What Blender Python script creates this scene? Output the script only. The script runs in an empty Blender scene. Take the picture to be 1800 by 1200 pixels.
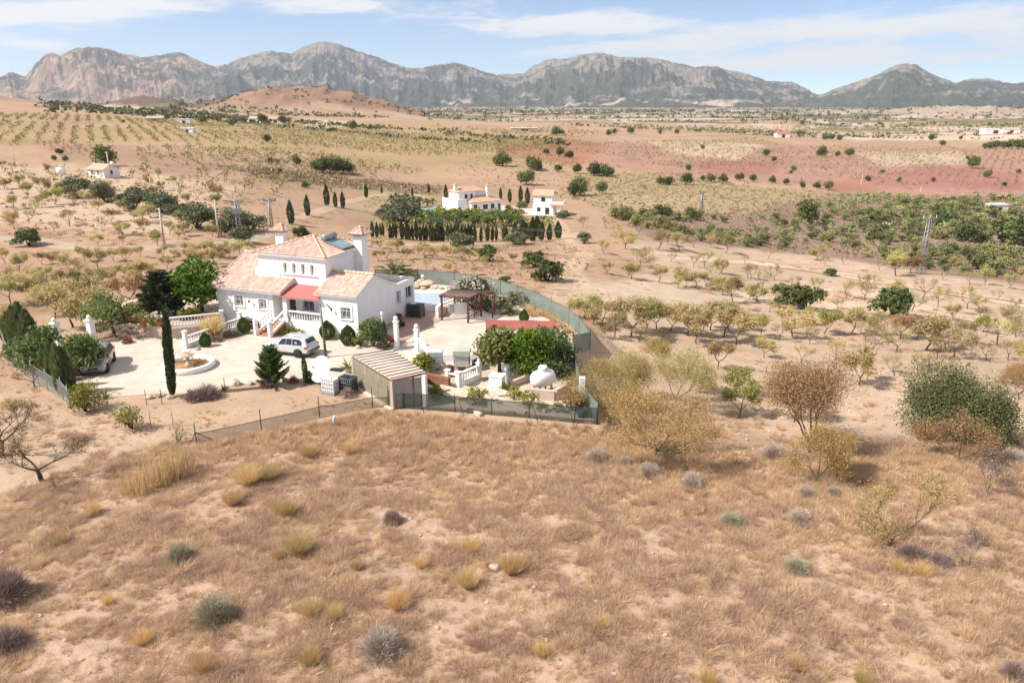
import bpy, math, random
import numpy as np
from mathutils import Matrix, Vector, Euler

S = bpy.context.scene
COL = S.collection
rad = math.radians

# ------------------------------------------------------------------ camera
F_PX, PITCH, CAM_H = 1300.0, math.atan(417 / 1300.0), 20.0
cam_data = bpy.data.cameras.new("camera")
cam_data.sensor_width = 36.0
cam_data.lens = F_PX / 1800.0 * 36.0
cam_data.clip_start = 0.5
cam_data.clip_end = 60000.0
cam = bpy.data.objects.new("camera", cam_data)
COL.objects.link(cam)
cam.location = (0, 0, CAM_H)
cam.rotation_euler = (rad(90) - PITCH, 0, 0)
S.camera = cam

# ------------------------------------------------------------------ light and exposure
SUN_EL, SUN_FRONT = rad(46), rad(18)          # the sun stands to the left, a little to the front
sun_dir = Vector((-math.cos(SUN_EL) * math.cos(SUN_FRONT), -math.cos(SUN_EL) * math.sin(SUN_FRONT), math.sin(SUN_EL)))
sun_data = bpy.data.lights.new("sun", 'SUN')
sun_data.energy = 4.2
sun_data.angle = rad(0.5)
sun_data.color = (1.0, 0.93, 0.83)
sun = bpy.data.objects.new("sun", sun_data)
COL.objects.link(sun)
sun.rotation_euler = sun_dir.to_track_quat('Z', 'Y').to_euler()
S.view_settings.view_transform = 'Standard'
S.view_settings.look = 'None'
S.view_settings.exposure = 0.87
S.view_settings.gamma = 1.0
S.cycles.max_bounces = 6
S.cycles.diffuse_bounces = 3
S.cycles.transparent_max_bounces = 10
S.cycles.volume_bounces = 0

world = bpy.data.worlds.new("World")
S.world = world
world.use_nodes = True
WN, WL = world.node_tree.nodes, world.node_tree.links
WN.clear()


def wmath(op, a, b=None, c=None):
    n = WN.new('ShaderNodeMath'); n.operation = op
    for i, x in enumerate((a, b, c)):
        if x is None: continue
        if isinstance(x, (int, float)): n.inputs[i].default_value = x
        else: WL.new(x, n.inputs[i])
    return n.outputs[0]


def build_world():
    out = WN.new('ShaderNodeOutputWorld')
    bg = WN.new('ShaderNodeBackground')
    bg.inputs['Strength'].default_value = 0.09
    sky = WN.new('ShaderNodeTexSky'); sky.sky_type = 'NISHITA'; sky.sun_disc = False
    sky.sun_elevation = SUN_EL
    sky.sun_rotation = math.atan2(sun_dir.x, sun_dir.y)
    sky.altitude = 2500; sky.air_density = 0.75; sky.dust_density = 0.15; sky.ozone_density = 2.0
    tc = WN.new('ShaderNodeTexCoord')
    sp = WN.new('ShaderNodeSeparateXYZ'); WL.new(tc.outputs['Generated'], sp.inputs[0])
    az = wmath('ARCTAN2', sp.outputs[0], sp.outputs[1])
    el = wmath('ARCSINE', sp.outputs[2])

    def noise(sa, se, off, skew, detail=7, rough=0.6, dist=0.6):
        cx = WN.new('ShaderNodeCombineXYZ')
        WL.new(wmath('MULTIPLY', az, sa), cx.inputs[0])
        e2 = wmath('ADD', el, wmath('MULTIPLY', az, skew))
        WL.new(wmath('MULTIPLY', e2, se), cx.inputs[1])
        cx.inputs[2].default_value = off
        n = WN.new('ShaderNodeTexNoise'); n.inputs['Scale'].default_value = 1.0
        n.inputs['Detail'].default_value = detail; n.inputs['Roughness'].default_value = rough
        n.inputs['Distortion'].default_value = dist
        WL.new(cx.outputs[0], n.inputs['Vector'])
        return n.outputs['Fac']
    n1 = noise(9, 52, 3.3, -0.05)
    n2 = noise(28, 120, 8.1, -0.06, 5, 0.65)
    # (azimuth, elevation, half width, half height, tilt, weight) of the cirrus bands, in degrees
    bands = [(-34, 4.9, 7, .85, 0.07, 1.15), (-25, 6.0, 7, .7, .03, 1.0), (-13, 6.7, 8, 0.6, -0.04, .95), (-30.5, 3.5, 2.4, .38, 0.0, .75), (-36, 2.2, 3.5, .6, 0.05, .9),
             (4, 5.4, 8, .85, 0.0, .95), (26, 4.9, 13, .95, 0.02, 1.1), (9, 3.9, 9, .5, .05, .8),
             (26, 3.0, 13, .75, 0.02, .75), (14, 2.6, 9, .5, 0.02, .6), (20, 11, 40, 2.2, 0.02, .5), (-25, 12, 30, 2.5, 0.02, .5)]
    tot = None
    for a0, e0, w, h, tl, k in bands:
        da = wmath('SUBTRACT', az, rad(a0))
        de = wmath('SUBTRACT', wmath('SUBTRACT', el, rad(e0)), wmath('MULTIPLY', da, tl))
        q = wmath('ADD', wmath('POWER', wmath('ABSOLUTE', wmath('DIVIDE', da, rad(w))), 2.0),
                  wmath('POWER', wmath('ABSOLUTE', wmath('DIVIDE', de, rad(h))), 2.0))
        g = wmath('MULTIPLY', wmath('EXPONENT', wmath('MULTIPLY', q, -1.0)), k)
        tot = g if tot is None else wmath('ADD', tot, g)
    hi = WN.new('ShaderNodeMapRange'); hi.interpolation_type = 'SMOOTHSTEP'; WL.new(el, hi.inputs[0])      # added cloud overhead, out of view, to make the fill light whiter
    hi.inputs[1].default_value = rad(11); hi.inputs[2].default_value = rad(32); hi.inputs[3].default_value = 0; hi.inputs[4].default_value = .62
    tot = wmath('ADD', tot, hi.outputs[0])
    v = wmath('ADD', wmath('MULTIPLY', tot, 0.85), wmath('MULTIPLY', wmath('SUBTRACT', n1, 0.5), 1.7))
    v = wmath('ADD', v, wmath('MULTIPLY', wmath('SUBTRACT', n2, 0.5), 0.75))
    mr = WN.new('ShaderNodeMapRange'); mr.interpolation_type = 'SMOOTHERSTEP'
    WL.new(v, mr.inputs[0]); mr.inputs[1].default_value = 0.08; mr.inputs[2].default_value = 0.85
    mr.inputs[3].default_value = 0.0; mr.inputs[4].default_value = 0.86
    mix = WN.new('ShaderNodeMix'); mix.data_type = 'RGBA'
    WL.new(mr.outputs[0], mix.inputs['Factor'])
    WL.new(sky.outputs[0], mix.inputs[6])
    mix.inputs[7].default_value = (6.6, 6.4, 6.2, 1)
    WL.new(mix.outputs[2], bg.inputs['Color'])
    WL.new(bg.outputs[0], out.inputs[0])


build_world()

# ------------------------------------------------------------------ naming helpers


def tag(o, label, cat, group=None):
    o['label'] = label; o['category'] = cat
    if group: o['group'] = group
    return o


def thing(name, label, cat, loc=(0, 0, 0), rz=0.0, group=None, sc=1.0):
    o = bpy.data.objects.new(name, None); COL.objects.link(o)
    o.empty_display_size = 0.3
    o.location = loc; o.rotation_euler = (0, 0, rz)
    o.scale = (sc, sc, sc) if isinstance(sc, (int, float)) else sc
    return tag(o, label, cat, group)


def link(name, mesh, parent=None, loc=None, rz=None, sc=None):
    o = bpy.data.objects.new(name, mesh); COL.objects.link(o)
    if parent: o.parent = parent
    if loc is not None: o.location = loc
    if rz is not None: o.rotation_euler = (0, 0, rz)
    if sc is not None: o.scale = (sc, sc, sc) if isinstance(sc, (int, float)) else sc
    return o


def dup(o, loc=None, rz=None, sc=None, label=None, group=None, parent=None):
    c = o.copy(); COL.objects.link(c)
    if parent: c.parent = parent
    if loc is not None: c.location = loc
    if rz is not None: c.rotation_euler = (0, 0, rz)
    if sc is not None: c.scale = (sc, sc, sc) if isinstance(sc, (int, float)) else sc
    if label: c['label'] = label
    if group: c['group'] = group
    for ch in o.children:
        dup(ch, parent=c)
    return c


# ------------------------------------------------------------------ mesh builder
class MB:
    """collects geometry in chunks; build() links it as one mesh object; 'rnd' is a per-face tint value"""
    def __init__(self, M=None):
        self.V, self.F, self.n = [], [], 0
        self.M = M                                        # optional 4x4 applied to everything

    def add(self, V, F, mat=0, rnd=None, smooth=False):
        V = np.asarray(V, float).reshape(-1, 3)
        if self.M is not None:
            m = np.array(self.M); V = V @ m[:3, :3].T + m[:3, 3]
        byk = {}
        if isinstance(F, np.ndarray):
            byk[F.shape[1]] = (F, rnd)
        else:
            for i, f in enumerate(F):
                byk.setdefault(len(f), []).append(f)
            byk = {k: (np.array(v, int), rnd if not isinstance(rnd, np.ndarray) else None) for k, v in byk.items()}
        for k, (ff, r) in byk.items():
            if r is None: r = np.full(len(ff), 0.5)
            elif not isinstance(r, np.ndarray): r = np.full(len(ff), float(r))
            self.F.append((ff + self.n, mat, r, smooth))
        self.V.append(V); self.n += len(V)
        return self

    def box(self, c, s, rz=0.0, mat=0, rnd=None, M=None):
        x, y, z = s[0] / 2, s[1] / 2, s[2] / 2
        V = np.array([[-x, -y, -z], [x, -y, -z], [x, y, -z], [-x, y, -z], [-x, -y, z], [x, -y, z], [x, y, z], [-x, y, z]])
        if rz:
            ca, sa = math.cos(rz), math.sin(rz)
            V = V @ np.array([[ca, sa, 0], [-sa, ca, 0], [0, 0, 1]])
        if M is not None: V = V @ np.array(M)[:3, :3].T
        return self.add(V + np.array(c), [(0, 3, 2, 1), (4, 5, 6, 7), (0, 1, 5, 4), (1, 2, 6, 5), (2, 3, 7, 6), (3, 0, 4, 7)], mat, rnd)

    def b2(self, lo, hi, mat=0, rnd=None):
        lo, hi = np.array(lo, float), np.array(hi, float)
        return self.box((lo + hi) / 2, hi - lo, 0, mat, rnd)

    def prism(self, poly, z0, z1, mat=0, rnd=None):
        """poly: list of (x, y), counter-clockwise; extruded from z0 to z1"""
        n = len(poly)
        V = [(x, y, z0) for x, y in poly] + [(x, y, z1) for x, y in poly]
        F = [tuple(range(n - 1, -1, -1)), tuple(range(n, 2 * n))]
        F += [(i, (i + 1) % n, n + (i + 1) % n, n + i) for i in range(n)]
        return self.add(V, F, mat, rnd)

    def tube(self, pts, radii, k=6, mat=0, rnd=None, cap=True, smooth=True):
        pts = np.asarray(pts, float)
        m = len(pts)
        radii = np.broadcast_to(np.asarray(radii, float), (m,))
        tan = np.gradient(pts, axis=0)
        tan /= np.linalg.norm(tan, axis=1)[:, None] + 1e-9
        ref = np.array([0, 0, 1.0]) if abs(tan[0][2]) < 0.9 else np.array([1.0, 0, 0])
        V = []
        ang = np.linspace(0, 2 * np.pi, k, endpoint=False)
        for i in range(m):
            u = np.cross(tan[i], ref); nu = np.linalg.norm(u)
            if nu < 1e-4:
                ref = np.array([0, 1.0, 0]); u = np.cross(tan[i], ref); nu = np.linalg.norm(u)
            u /= nu; v = np.cross(tan[i], u)
            V.append(pts[i] + radii[i] * (np.cos(ang)[:, None] * u + np.sin(ang)[:, None] * v))
        V = np.concatenate(V)
        F = [(i * k + j, i * k + (j + 1) % k, (i + 1) * k + (j + 1) % k, (i + 1) * k + j) for i in range(m - 1) for j in range(k)]
        if cap: F += [tuple(range(k - 1, -1, -1)), tuple((m - 1) * k + j for j in range(k))]
        return self.add(V, F, mat, rnd, smooth)

    def lathe(self, prof, c=(0, 0, 0), k=16, mat=0, rnd=None, smooth=True, axis='z'):
        ang = np.linspace(0, 2 * np.pi, k, endpoint=False)
        V = np.concatenate([np.stack([r * np.cos(ang), r * np.sin(ang), np.full(k, z)], 1) for r, z in prof])
        if axis == 'x': V = V[:, [2, 0, 1]]
        if axis == 'y': V = V[:, [1, 2, 0]]
        m = len(prof)
        F = [(i * k + j, i * k + (j + 1) % k, (i + 1) * k + (j + 1) % k, (i + 1) * k + j) for i in range(m - 1) for j in range(k)]
        if prof[0][0] > 1e-4: F.append(tuple(range(k - 1, -1, -1)))
        if prof[-1][0] > 1e-4: F.append(tuple((m - 1) * k + j for j in range(k)))
        return self.add(V + np.array(c), F, mat, rnd, smooth)

    def ball(self, c, r, k=12, m=8, mat=0, rnd=None):
        r = np.broadcast_to(np.asarray(r, float), (3,))
        th = np.linspace(0, np.pi, m)
        prof = [(max(math.sin(t), 1e-5), -math.cos(t)) for t in th]
        ang = np.linspace(0, 2 * np.pi, k, endpoint=False)
        V = np.concatenate([np.stack([a * np.cos(ang), a * np.sin(ang), np.full(k, z)], 1) for a, z in prof]) * r + np.array(c)
        F = [(i * k + j, i * k + (j + 1) % k, (i + 1) * k + (j + 1) % k, (i + 1) * k + j) for i in range(m - 1) for j in range(k)]
        return self.add(V, F, mat, rnd, True)

    def rock(self, c, r, seed, mat=0, rnd=None):
        rg = np.random.default_rng(seed)
        b = MB(); b.ball((0, 0, 0), 1.0, 9, 7)
        V = b.V[0]
        dirs = rg.normal(size=(9, 3)); dirs /= np.linalg.norm(dirs, axis=1)[:, None]
        for d in dirs:                                    # cut facets
            h = V @ d; lim = rg.uniform(.55, .9)
            V = V - np.clip(h - lim, 0, None)[:, None] * d * .85
        V = V * np.array(r) + np.array(c)
        return self.add(V, b.F[0][0], mat, rg.random() if rnd is None else rnd, False)

    def mesh(self, name, mats):
        me = bpy.data.meshes.new(name)
        if not isinstance(mats, (list, tuple)): mats = [mats]
        for m in mats: me.materials.append(m)
        V = np.concatenate(self.V).astype(np.float32)
        me.vertices.add(len(V)); me.vertices.foreach_set('co', V.ravel())
        idx = np.concatenate([f.ravel() for f, *_ in self.F]).astype(np.int32)
        tot = np.concatenate([np.full(len(f), f.shape[1]) for f, *_ in self.F]).astype(np.int32)
        st = np.concatenate([[0], np.cumsum(tot)[:-1]]).astype(np.int32)
        me.loops.add(len(idx)); me.loops.foreach_set('vertex_index', idx)
        me.polygons.add(len(tot)); me.polygons.foreach_set('loop_start', st)
        me.polygons.foreach_set('material_index', np.concatenate([np.full(len(f), m) for f, m, *_ in self.F]).astype(np.int32))
        me.polygons.foreach_set('use_smooth', np.concatenate([np.full(len(f), s) for f, _, _, s in self.F]).astype(bool))
        a = me.attributes.new('rnd', 'FLOAT', 'FACE')
        a.data.foreach_set('value', np.concatenate([r for _, _, r, _ in self.F]).astype(np.float32))
        me.update(calc_edges=True); me.validate()
        return me

    def build(self, name, mats, parent=None, loc=None, rz=None):
        return link(name, self.mesh(name, mats), parent, loc, rz)


# ------------------------------------------------------------------ materials
def new_mat(name):
    m = bpy.data.materials.new(name); m.use_nodes = True
    nt = m.node_tree; nt.nodes.clear()
    o = nt.nodes.new('ShaderNodeOutputMaterial')
    b = nt.nodes.new('ShaderNodeBsdfPrincipled')
    nt.links.new(b.outputs[0], o.inputs[0])
    return m, nt, b, o


def N(nt, typ, **kw):
    n = nt.nodes.new(typ)
    for k, v in kw.items(): setattr(n, k, v)
    return n


def mixc(nt, fac, a, b, blend='MIX'):
    n = N(nt, 'ShaderNodeMix', data_type='RGBA', blend_type=blend)
    for sock, x in ((n.inputs['Factor'], fac), (n.inputs[6], a), (n.inputs[7], b)):
        if isinstance(x, (int, float)): sock.default_value = x
        elif isinstance(x, tuple): sock.default_value = x if len(x) == 4 else x + (1,)
        else: nt.links.new(x, sock)
    return n.outputs[2]


def noise_fac(nt, scale, detail=4, lo=0.35, hi=0.65, coord='Object', rough=0.6):
    tc = N(nt, 'ShaderNodeTexCoord')
    n = N(nt, 'ShaderNodeTexNoise'); n.inputs['Scale'].default_value = scale; n.inputs['Detail'].default_value = detail
    n.inputs['Roughness'].default_value = rough
    if coord == 'World':
        g = N(nt, 'ShaderNodeNewGeometry'); nt.links.new(g.outputs['Position'], n.inputs['Vector'])
    else:
        nt.links.new(tc.outputs[coord], n.inputs['Vector'])
    mr = N(nt, 'ShaderNodeMapRange'); nt.links.new(n.outputs['Fac'], mr.inputs[0])
    mr.inputs[1].default_value = lo; mr.inputs[2].default_value = hi
    return mr.outputs[0], n.outputs['Fac']


def bump(nt, b, h, strength=0.3, dist=0.02):
    n = N(nt, 'ShaderNodeBump'); n.inputs['Strength'].default_value = strength; n.inputs['Distance'].default_value = dist
    nt.links.new(h, n.inputs['Height']); nt.links.new(n.outputs[0], b.inputs['Normal'])


def mat(name, c1, c2=None, rough=0.8, scale=3.0, metal=0.0, bumps=0.0, rnd=0.0, spec=0.3, coord='Object', coat=0.0):
    """a procedural surface: noise between two colours, plus the face tint 'rnd' between them"""
    m, nt, b, o = new_mat(name)
    c2 = c2 or tuple(x * 0.85 for x in c1)
    f, raw = noise_fac(nt, scale, coord=coord)
    if rnd:
        at = N(nt, 'ShaderNodeAttribute', attribute_name='rnd')
        mx = N(nt, 'ShaderNodeMix'); mx.inputs[0].default_value = rnd
        nt.links.new(f, mx.inputs[2]); nt.links.new(at.outputs['Fac'], mx.inputs[3]); f = mx.outputs[0]
    nt.links.new(mixc(nt, f, c1, c2), b.inputs['Base Color'])
    b.inputs['Roughness'].default_value = rough; b.inputs['Metallic'].default_value = metal
    b.inputs['Specular IOR Level'].default_value = spec
    b.inputs['Coat Weight'].default_value = coat
    if bumps: bump(nt, b, raw, bumps, 0.03)
    return m


def leaf_mat(name, c1, c2, trans=0.25, vary=0.12, rough=0.65):
    """foliage: each leaf's own tint between two greens, a little different on every plant, slightly translucent"""
    m, nt, b, o = new_mat(name)
    at = N(nt, 'ShaderNodeAttribute', attribute_name='rnd')
    col = mixc(nt, at.outputs['Fac'], c1, c2)
    oi = N(nt, 'ShaderNodeObjectInfo')
    hs = N(nt, 'ShaderNodeHueSaturation')
    mr = N(nt, 'ShaderNodeMapRange'); nt.links.new(oi.outputs['Random'], mr.inputs[0])
    mr.inputs[3].default_value = 1 - vary * 1.6; mr.inputs[4].default_value = 1 + vary * 1.6
    nt.links.new(mr.outputs[0], hs.inputs['Value'])
    m2 = N(nt, 'ShaderNodeMath', operation='MULTIPLY_ADD'); nt.links.new(oi.outputs['Random'], m2.inputs[0])
    m2.inputs[1].default_value = 47.3; m2.inputs[2].default_value = 0.0
    m3 = N(nt, 'ShaderNodeMath', operation='FRACT'); nt.links.new(m2.outputs[0], m3.inputs[0])
    m4 = N(nt, 'ShaderNodeMapRange'); nt.links.new(m3.outputs[0], m4.inputs[0])
    m4.inputs[3].default_value = 0.5 - vary * 0.12; m4.inputs[4].default_value = 0.5 + vary * 0.12
    nt.links.new(m4.outputs[0], hs.inputs['Hue'])
    nt.links.new(col, hs.inputs['Color'])
    nt.links.new(hs.outputs[0], b.inputs['Base Color'])
    b.inputs['Roughness'].default_value = rough; b.inputs['Specular IOR Level'].default_value = 0.25
    if trans:
        t = N(nt, 'ShaderNodeBsdfTranslucent'); nt.links.new(hs.outputs[0], t.inputs['Color'])
        ms = N(nt, 'ShaderNodeMixShader'); ms.inputs[0].default_value = trans
        nt.links.new(b.outputs[0], ms.inputs[1]); nt.links.new(t.outputs[0], ms.inputs[2])
        nt.links.new(ms.outputs[0], o.inputs[0])
    return m


MT = {}
MT['white'] = mat('white_render', (.90, .875, .85), (.84, .81, .78), .85, 1.2, bumps=.08)
MT['trim'] = mat('white_trim', (.86, .84, .81), (.78, .75, .71), .8, 4)
MT['tile'] = mat('roof_tile', (.71, .535, .45), (.41, .27, .215), .85, 1.1, rnd=.8)
MT['tile_pale'] = mat('ridge_tile', (.72, .52, .38), (.55, .34, .24), .85, 2, rnd=.6)
MT['awning'] = mat('red_sheet', (.50, .15, .13), (.44, .13, .11), .6, 1.5)
MT['redroof'] = mat('red_brown_sheet', (.33, .105, .085), (.26, .085, .075), .7, 1.5)
MT['glass'] = mat('window_glass', (.05, .055, .06), (.02, .022, .025), .12, 2, spec=.6)
MT['iron'] = mat('dark_iron', (.05, .05, .052), (.03, .03, .03), .5, 6)
MT['steel'] = mat('galvanised_steel', (.42, .44, .45), (.3, .31, .32), .45, 6, metal=.6)
MT['wood'] = mat('brown_wood', (.17, .075, .05), (.11, .05, .035), .75, 5)
MT['door'] = mat('door_wood', (.16, .055, .035), (.11, .04, .028), .6, 5)
MT['terracotta'] = mat('terracotta', (.48, .22, .14), (.38, .16, .10), .85, 3)
MT['paving'] = mat('terrace_tile', (.46, .30, .25), (.38, .24, .2), .8, 1.5)
MT['stone'] = mat('field_stone', (.56, .44, .35), (.38, .28, .21), .9, 2.2, bumps=.5, rnd=.5)
MT['concrete'] = mat('pale_concrete', (.62, .52, .43), (.52, .42, .34), .9, 1.2, bumps=.2)
MT['pinkwall'] = mat('pink_render', (.58, .44, .37), (.5, .37, .31), .9, 1.5)
MT['bark'] = mat('bark', (.13, .09, .065), (.06, .042, .032), .95, 9, bumps=.6)
MT['greybark'] = mat('grey_bark', (.2, .165, .14), (.1, .08, .07), .95, 9, bumps=.5)
MT['deck'] = mat('roof_deck', (.5, .38, .28), (.42, .31, .23), .9, 2)
MT['plastic'] = mat('white_plastic', (.72, .74, .74), (.62, .65, .66), .5, 3)
MT['black'] = mat('black_plastic', (.035, .036, .038), (.02, .02, .022), .55, 3)
MT['rubber'] = mat('rubber', (.028, .028, .028), (.02, .02, .02), .85, 8)
MT['wire'] = mat('fence_wire', (.3, .31, .3), (.22, .23, .22), .5, 8, metal=.4)
MT['chrome'] = mat('bright_metal', (.6, .6, .62), (.5, .5, .52), .3, 4, metal=.9)


def net_mat(name, c1, c2, open_):
    m, nt, b, o = new_mat(name)
    f, raw = noise_fac(nt, 1.3)
    nt.links.new(mixc(nt, f, c1, c2), b.inputs['Base Color']); b.inputs['Roughness'].default_value = .9
    t = N(nt, 'ShaderNodeBsdfTransparent'); ms = N(nt, 'ShaderNodeMixShader'); ms.inputs[0].default_value = open_
    nt.links.new(b.outputs[0], ms.inputs[1]); nt.links.new(t.outputs[0], ms.inputs[2]); nt.links.new(ms.outputs[0], o.inputs[0])
    return m


MT['net'] = net_mat('green_shade_net', (.03, .047, .037), (.05, .07, .055), .28)
MT['netpale'] = net_mat('grey_green_shade_net', (.14, .18, .165), (.18, .22, .2), .12)
MT['netthin'] = net_mat('thin_wire_net', (.12, .12, .09), (.17, .15, .11), .5)
MT['chain'] = net_mat('chain_link', (.22, .25, .24), (.28, .3, .28), .55)

# ------------------------------------------------------------------ helpers that turn the survey of the site into terrain
def ray(u, v):
    u = np.asarray(u, float); v = np.asarray(v, float)
    r = (u - 900) / F_PX; up = -(v - 600) / F_PX
    return np.stack([r, math.cos(PITCH) + up * math.sin(PITCH), -math.sin(PITCH) + up * math.cos(PITCH)], -1)


def P(u, v, z=0.0):
    d = ray(u, v); t = (z - CAM_H) / d[..., 2]
    return np.array([0, 0, CAM_H]) + d * t[..., None] if d.ndim > 1 else np.array([0, 0, CAM_H]) + d * t


def to_px(X):
    X = np.asarray(X, float); q = X - np.array([0, 0, CAM_H])
    fw = q @ np.array([0, math.cos(PITCH), -math.sin(PITCH)]); up = q @ np.array([0, math.sin(PITCH), math.cos(PITCH)])
    fw = np.where(fw < .1, .1, fw)
    return 900 + F_PX * q[..., 0] / fw, 600 - F_PX * up / fw


def _hash(ix, iy, s):
    h = (ix.astype(np.int64) * 374761393 + iy.astype(np.int64) * 668265263 + s * 1442695041) & 0xFFFFFFFF
    h = ((h ^ (h >> 13)) * 1274126177) & 0xFFFFFFFF
    return ((h ^ (h >> 16)) & 0xFFFF) / 65535.0


def vnoise(x, y, s=0):
    ix, iy = np.floor(x), np.floor(y); fx, fy = x - ix, y - iy
    fx = fx * fx * fx * (fx * (fx * 6 - 15) + 10); fy = fy * fy * fy * (fy * (fy * 6 - 15) + 10)
    a, b = _hash(ix, iy, s), _hash(ix + 1, iy, s); c, d = _hash(ix, iy + 1, s), _hash(ix + 1, iy + 1, s)
    return (a * (1 - fx) + b * fx) * (1 - fy) + (c * (1 - fx) + d * fx) * fy


def fbm(x, y, s=0, o=5, gain=.5, ridged=False):
    t = np.zeros(np.shape(x)); a = 1.0; tot = 0
    for i in range(o):
        n = vnoise(x * 2 ** i + 17.3 * i, y * 2 ** i - 9.1 * i, s + i)
        if ridged: n = 1 - np.abs(2 * n - 1)
        t += a * n; tot += a; a *= gain
    return t / tot


def smooth(t): t = np.clip(t, 0, 1); return t * t * (3 - 2 * t)


def seg_dist(x, y, poly, closed=True):
    d = np.full(np.shape(x), 1e12)
    n = len(poly)
    for i in range(n if closed else n - 1):
        ax, ay = poly[i]; bx, by = poly[(i + 1) % n]
        ux, uy = bx - ax, by - ay
        t = np.clip(((x - ax) * ux + (y - ay) * uy) / (ux * ux + uy * uy + 1e-12), 0, 1)
        d = np.minimum(d, (x - ax - t * ux) ** 2 + (y - ay - t * uy) ** 2)
    return np.sqrt(d)


def inside(x, y, poly):
    r = np.zeros(np.shape(x), bool); n = len(poly)
    for i in range(n):
        ax, ay = poly[i]; bx, by = poly[(i + 1) % n]
        if ay == by: continue
        r ^= ((ay > y) != (by > y)) & (x < (bx - ax) * (y - ay) / (by - ay) + ax)
    return r


def sdist(x, y, poly):                      # positive inside
    d = seg_dist(x, y, poly); return np.where(inside(x, y, poly), d, -d)


# ------------------------------------------------------------------ terrain
PLOT = [(-46, 62), (-38, 54), (-32, 48.5), (-20, 41), (-9.2, 46.6), (5.9, 44.0), (6.3, 55), (5.6, 62), (7.8, 63.5), (6, 70),
        (3, 77.5), (-1, 83), (-6, 86), (-11.5, 88), (-28, 89), (-38, 80), (-47, 70)]
# surveyed ground heights: (image column, row, height)
CTRL = [(0, 1200, 0), (450, 1200, 0), (900, 1200, 0), (1350, 1200, .3), (1800, 1200, .4), (0, 950, 0), (400, 900, 0), (900, 850, 0), (1300, 900, .1), (1700, 950, 0),
        (1100, 800, -.2), (1440, 845, -.5), (1780, 820, -1.0), (1690, 765, -1.8), (1310, 735, -2.3), (1190, 600, -3), (1750, 680, -3.4), (1450, 640, -3.4),
        (1100, 640, -2.3), (1040, 520, -2.6), (850, 455, -3.2), (970, 490, -3), (1000, 440, -5), (1100, 400, -8), (1180, 480, -6), (1340, 470, -10), (1500, 560, -6),
        (1620, 482, -12), (1790, 560, -8), (1790, 480, -15), (1790, 620, -5), (1500, 430, -17), (1300, 420, -13), (1790, 425, -19), (1300, 370, -15), (1700, 370, -20),
        (1400, 335, -16), (1200, 305, -15), (1500, 300, -20), (1750, 300, -22), (1100, 300, -14), (1500, 250, -19), (1750, 250, -21), (1150, 250, -14), (1500, 225, -18), (1300, 215, -15),
        (1750, 220, -18), (60, 640, 0), (20, 780, 0), (40, 560, .5), (100, 460, .6), (0, 430, .8), (300, 440, 0), (450, 430, -.8), (200, 350, 2), (0, 330, 3), (180, 300, 4),
        (100, 250, 6), (20, 210, 12), (300, 215, 8), (420, 300, 1), (640, 430, -3.2), (580, 380, -3), (800, 376, -10), (970, 378, -11), (900, 420, -7), (1020, 400, -10), (700, 320, -9),
        (600, 290, -5), (480, 245, 2), (850, 270, -8), (700, 240, -5), (900, 230, -8), (700, 208, -3), (1000, 212, -10), (500, 208, 4), (200, 200, 12)]
AZ = np.concatenate([np.radians(np.arange(-75, -42, 1.5)), np.radians(np.arange(-42, 42, .115)), np.radians(np.arange(42, 76, 1.5))])
LR = np.linspace(math.log(1.5), math.log(9500), 640)


def make_tps():
    c = np.array(CTRL, float)
    X = P(c[:, 0], c[:, 1], 0 * c[:, 0]); d = ray(c[:, 0], c[:, 1]); t = (c[:, 2] - CAM_H) / d[:, 2]
    X = d * t[:, None]
    az = np.arctan2(X[:, 0], X[:, 1]); lr = np.log(np.hypot(X[:, 0], X[:, 1]))
    z = c[:, 2]
    ex = []                                                   # the level plain and the ground below and beside the camera
    for a in (-60, -40, -20, 0, 20, 40, 60):
        for r, zz in ((4, 0), (12, 0), (4500, -14 if a > -15 else 0), (8000, -9)):
            ex.append((math.radians(a), math.log(r), zz))
        if abs(a) > 50: ex += [(math.radians(a), math.log(60), 0 if a < 0 else -4), (math.radians(a), math.log(250), 2 if a < 0 else -20), (math.radians(a), math.log(1000), 10 if a < 0 else -20)]
    ex = np.array(ex)
    p = np.stack([np.concatenate([az, ex[:, 0]]) * 2.2, np.concatenate([lr, ex[:, 1]])], 1)
    z = np.concatenate([z, ex[:, 2]])
    D = np.linalg.norm(p[:, None] - p[None], axis=2)
    K = np.where(D > 0, D * D * np.log(D + 1e-12), 0) + np.eye(len(p)) * .006
    A = np.block([[K, np.ones((len(p), 1)), p], [np.ones((1, len(p))), np.zeros((1, 3))], [p.T, np.zeros((2, 3))]])
    w = np.linalg.solve(A, np.concatenate([z, [0, 0, 0]]))
    return p, w


TP, TW = make_tps()
# hills on the plain: (azimuth column, distance, height, half width across, half width along)
H1 = (30, 27, 20, 14, 6, 6, 11, 10, 18, 16)
HILLS = [(470, 1350, H1[0], 75, 130), (560, 1420, H1[1], 70, 130), (640, 1380, H1[2], 75, 120), (370, 1500, H1[3], 70, 150), (710, 1400, H1[4], 60, 110), (-40, 1050, H1[5], 95, 200), (-160, 1100, H1[6], 110, 220), (100, 1750, H1[7], 60, 120), (235, 1700, H1[8], 55, 110), (300, 1750, H1[9], 50, 110),
         (1650, 2600, 22, 170, 260), (1800, 2500, 20, 190, 260), (1480, 2700, 18, 150, 250), (1300, 2300, 9, 150, 200), (960, 1500, 10, 90, 110), (1380, 1500, 9, 60, 90), (1180, 2600, 12, 200, 200)]


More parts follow.
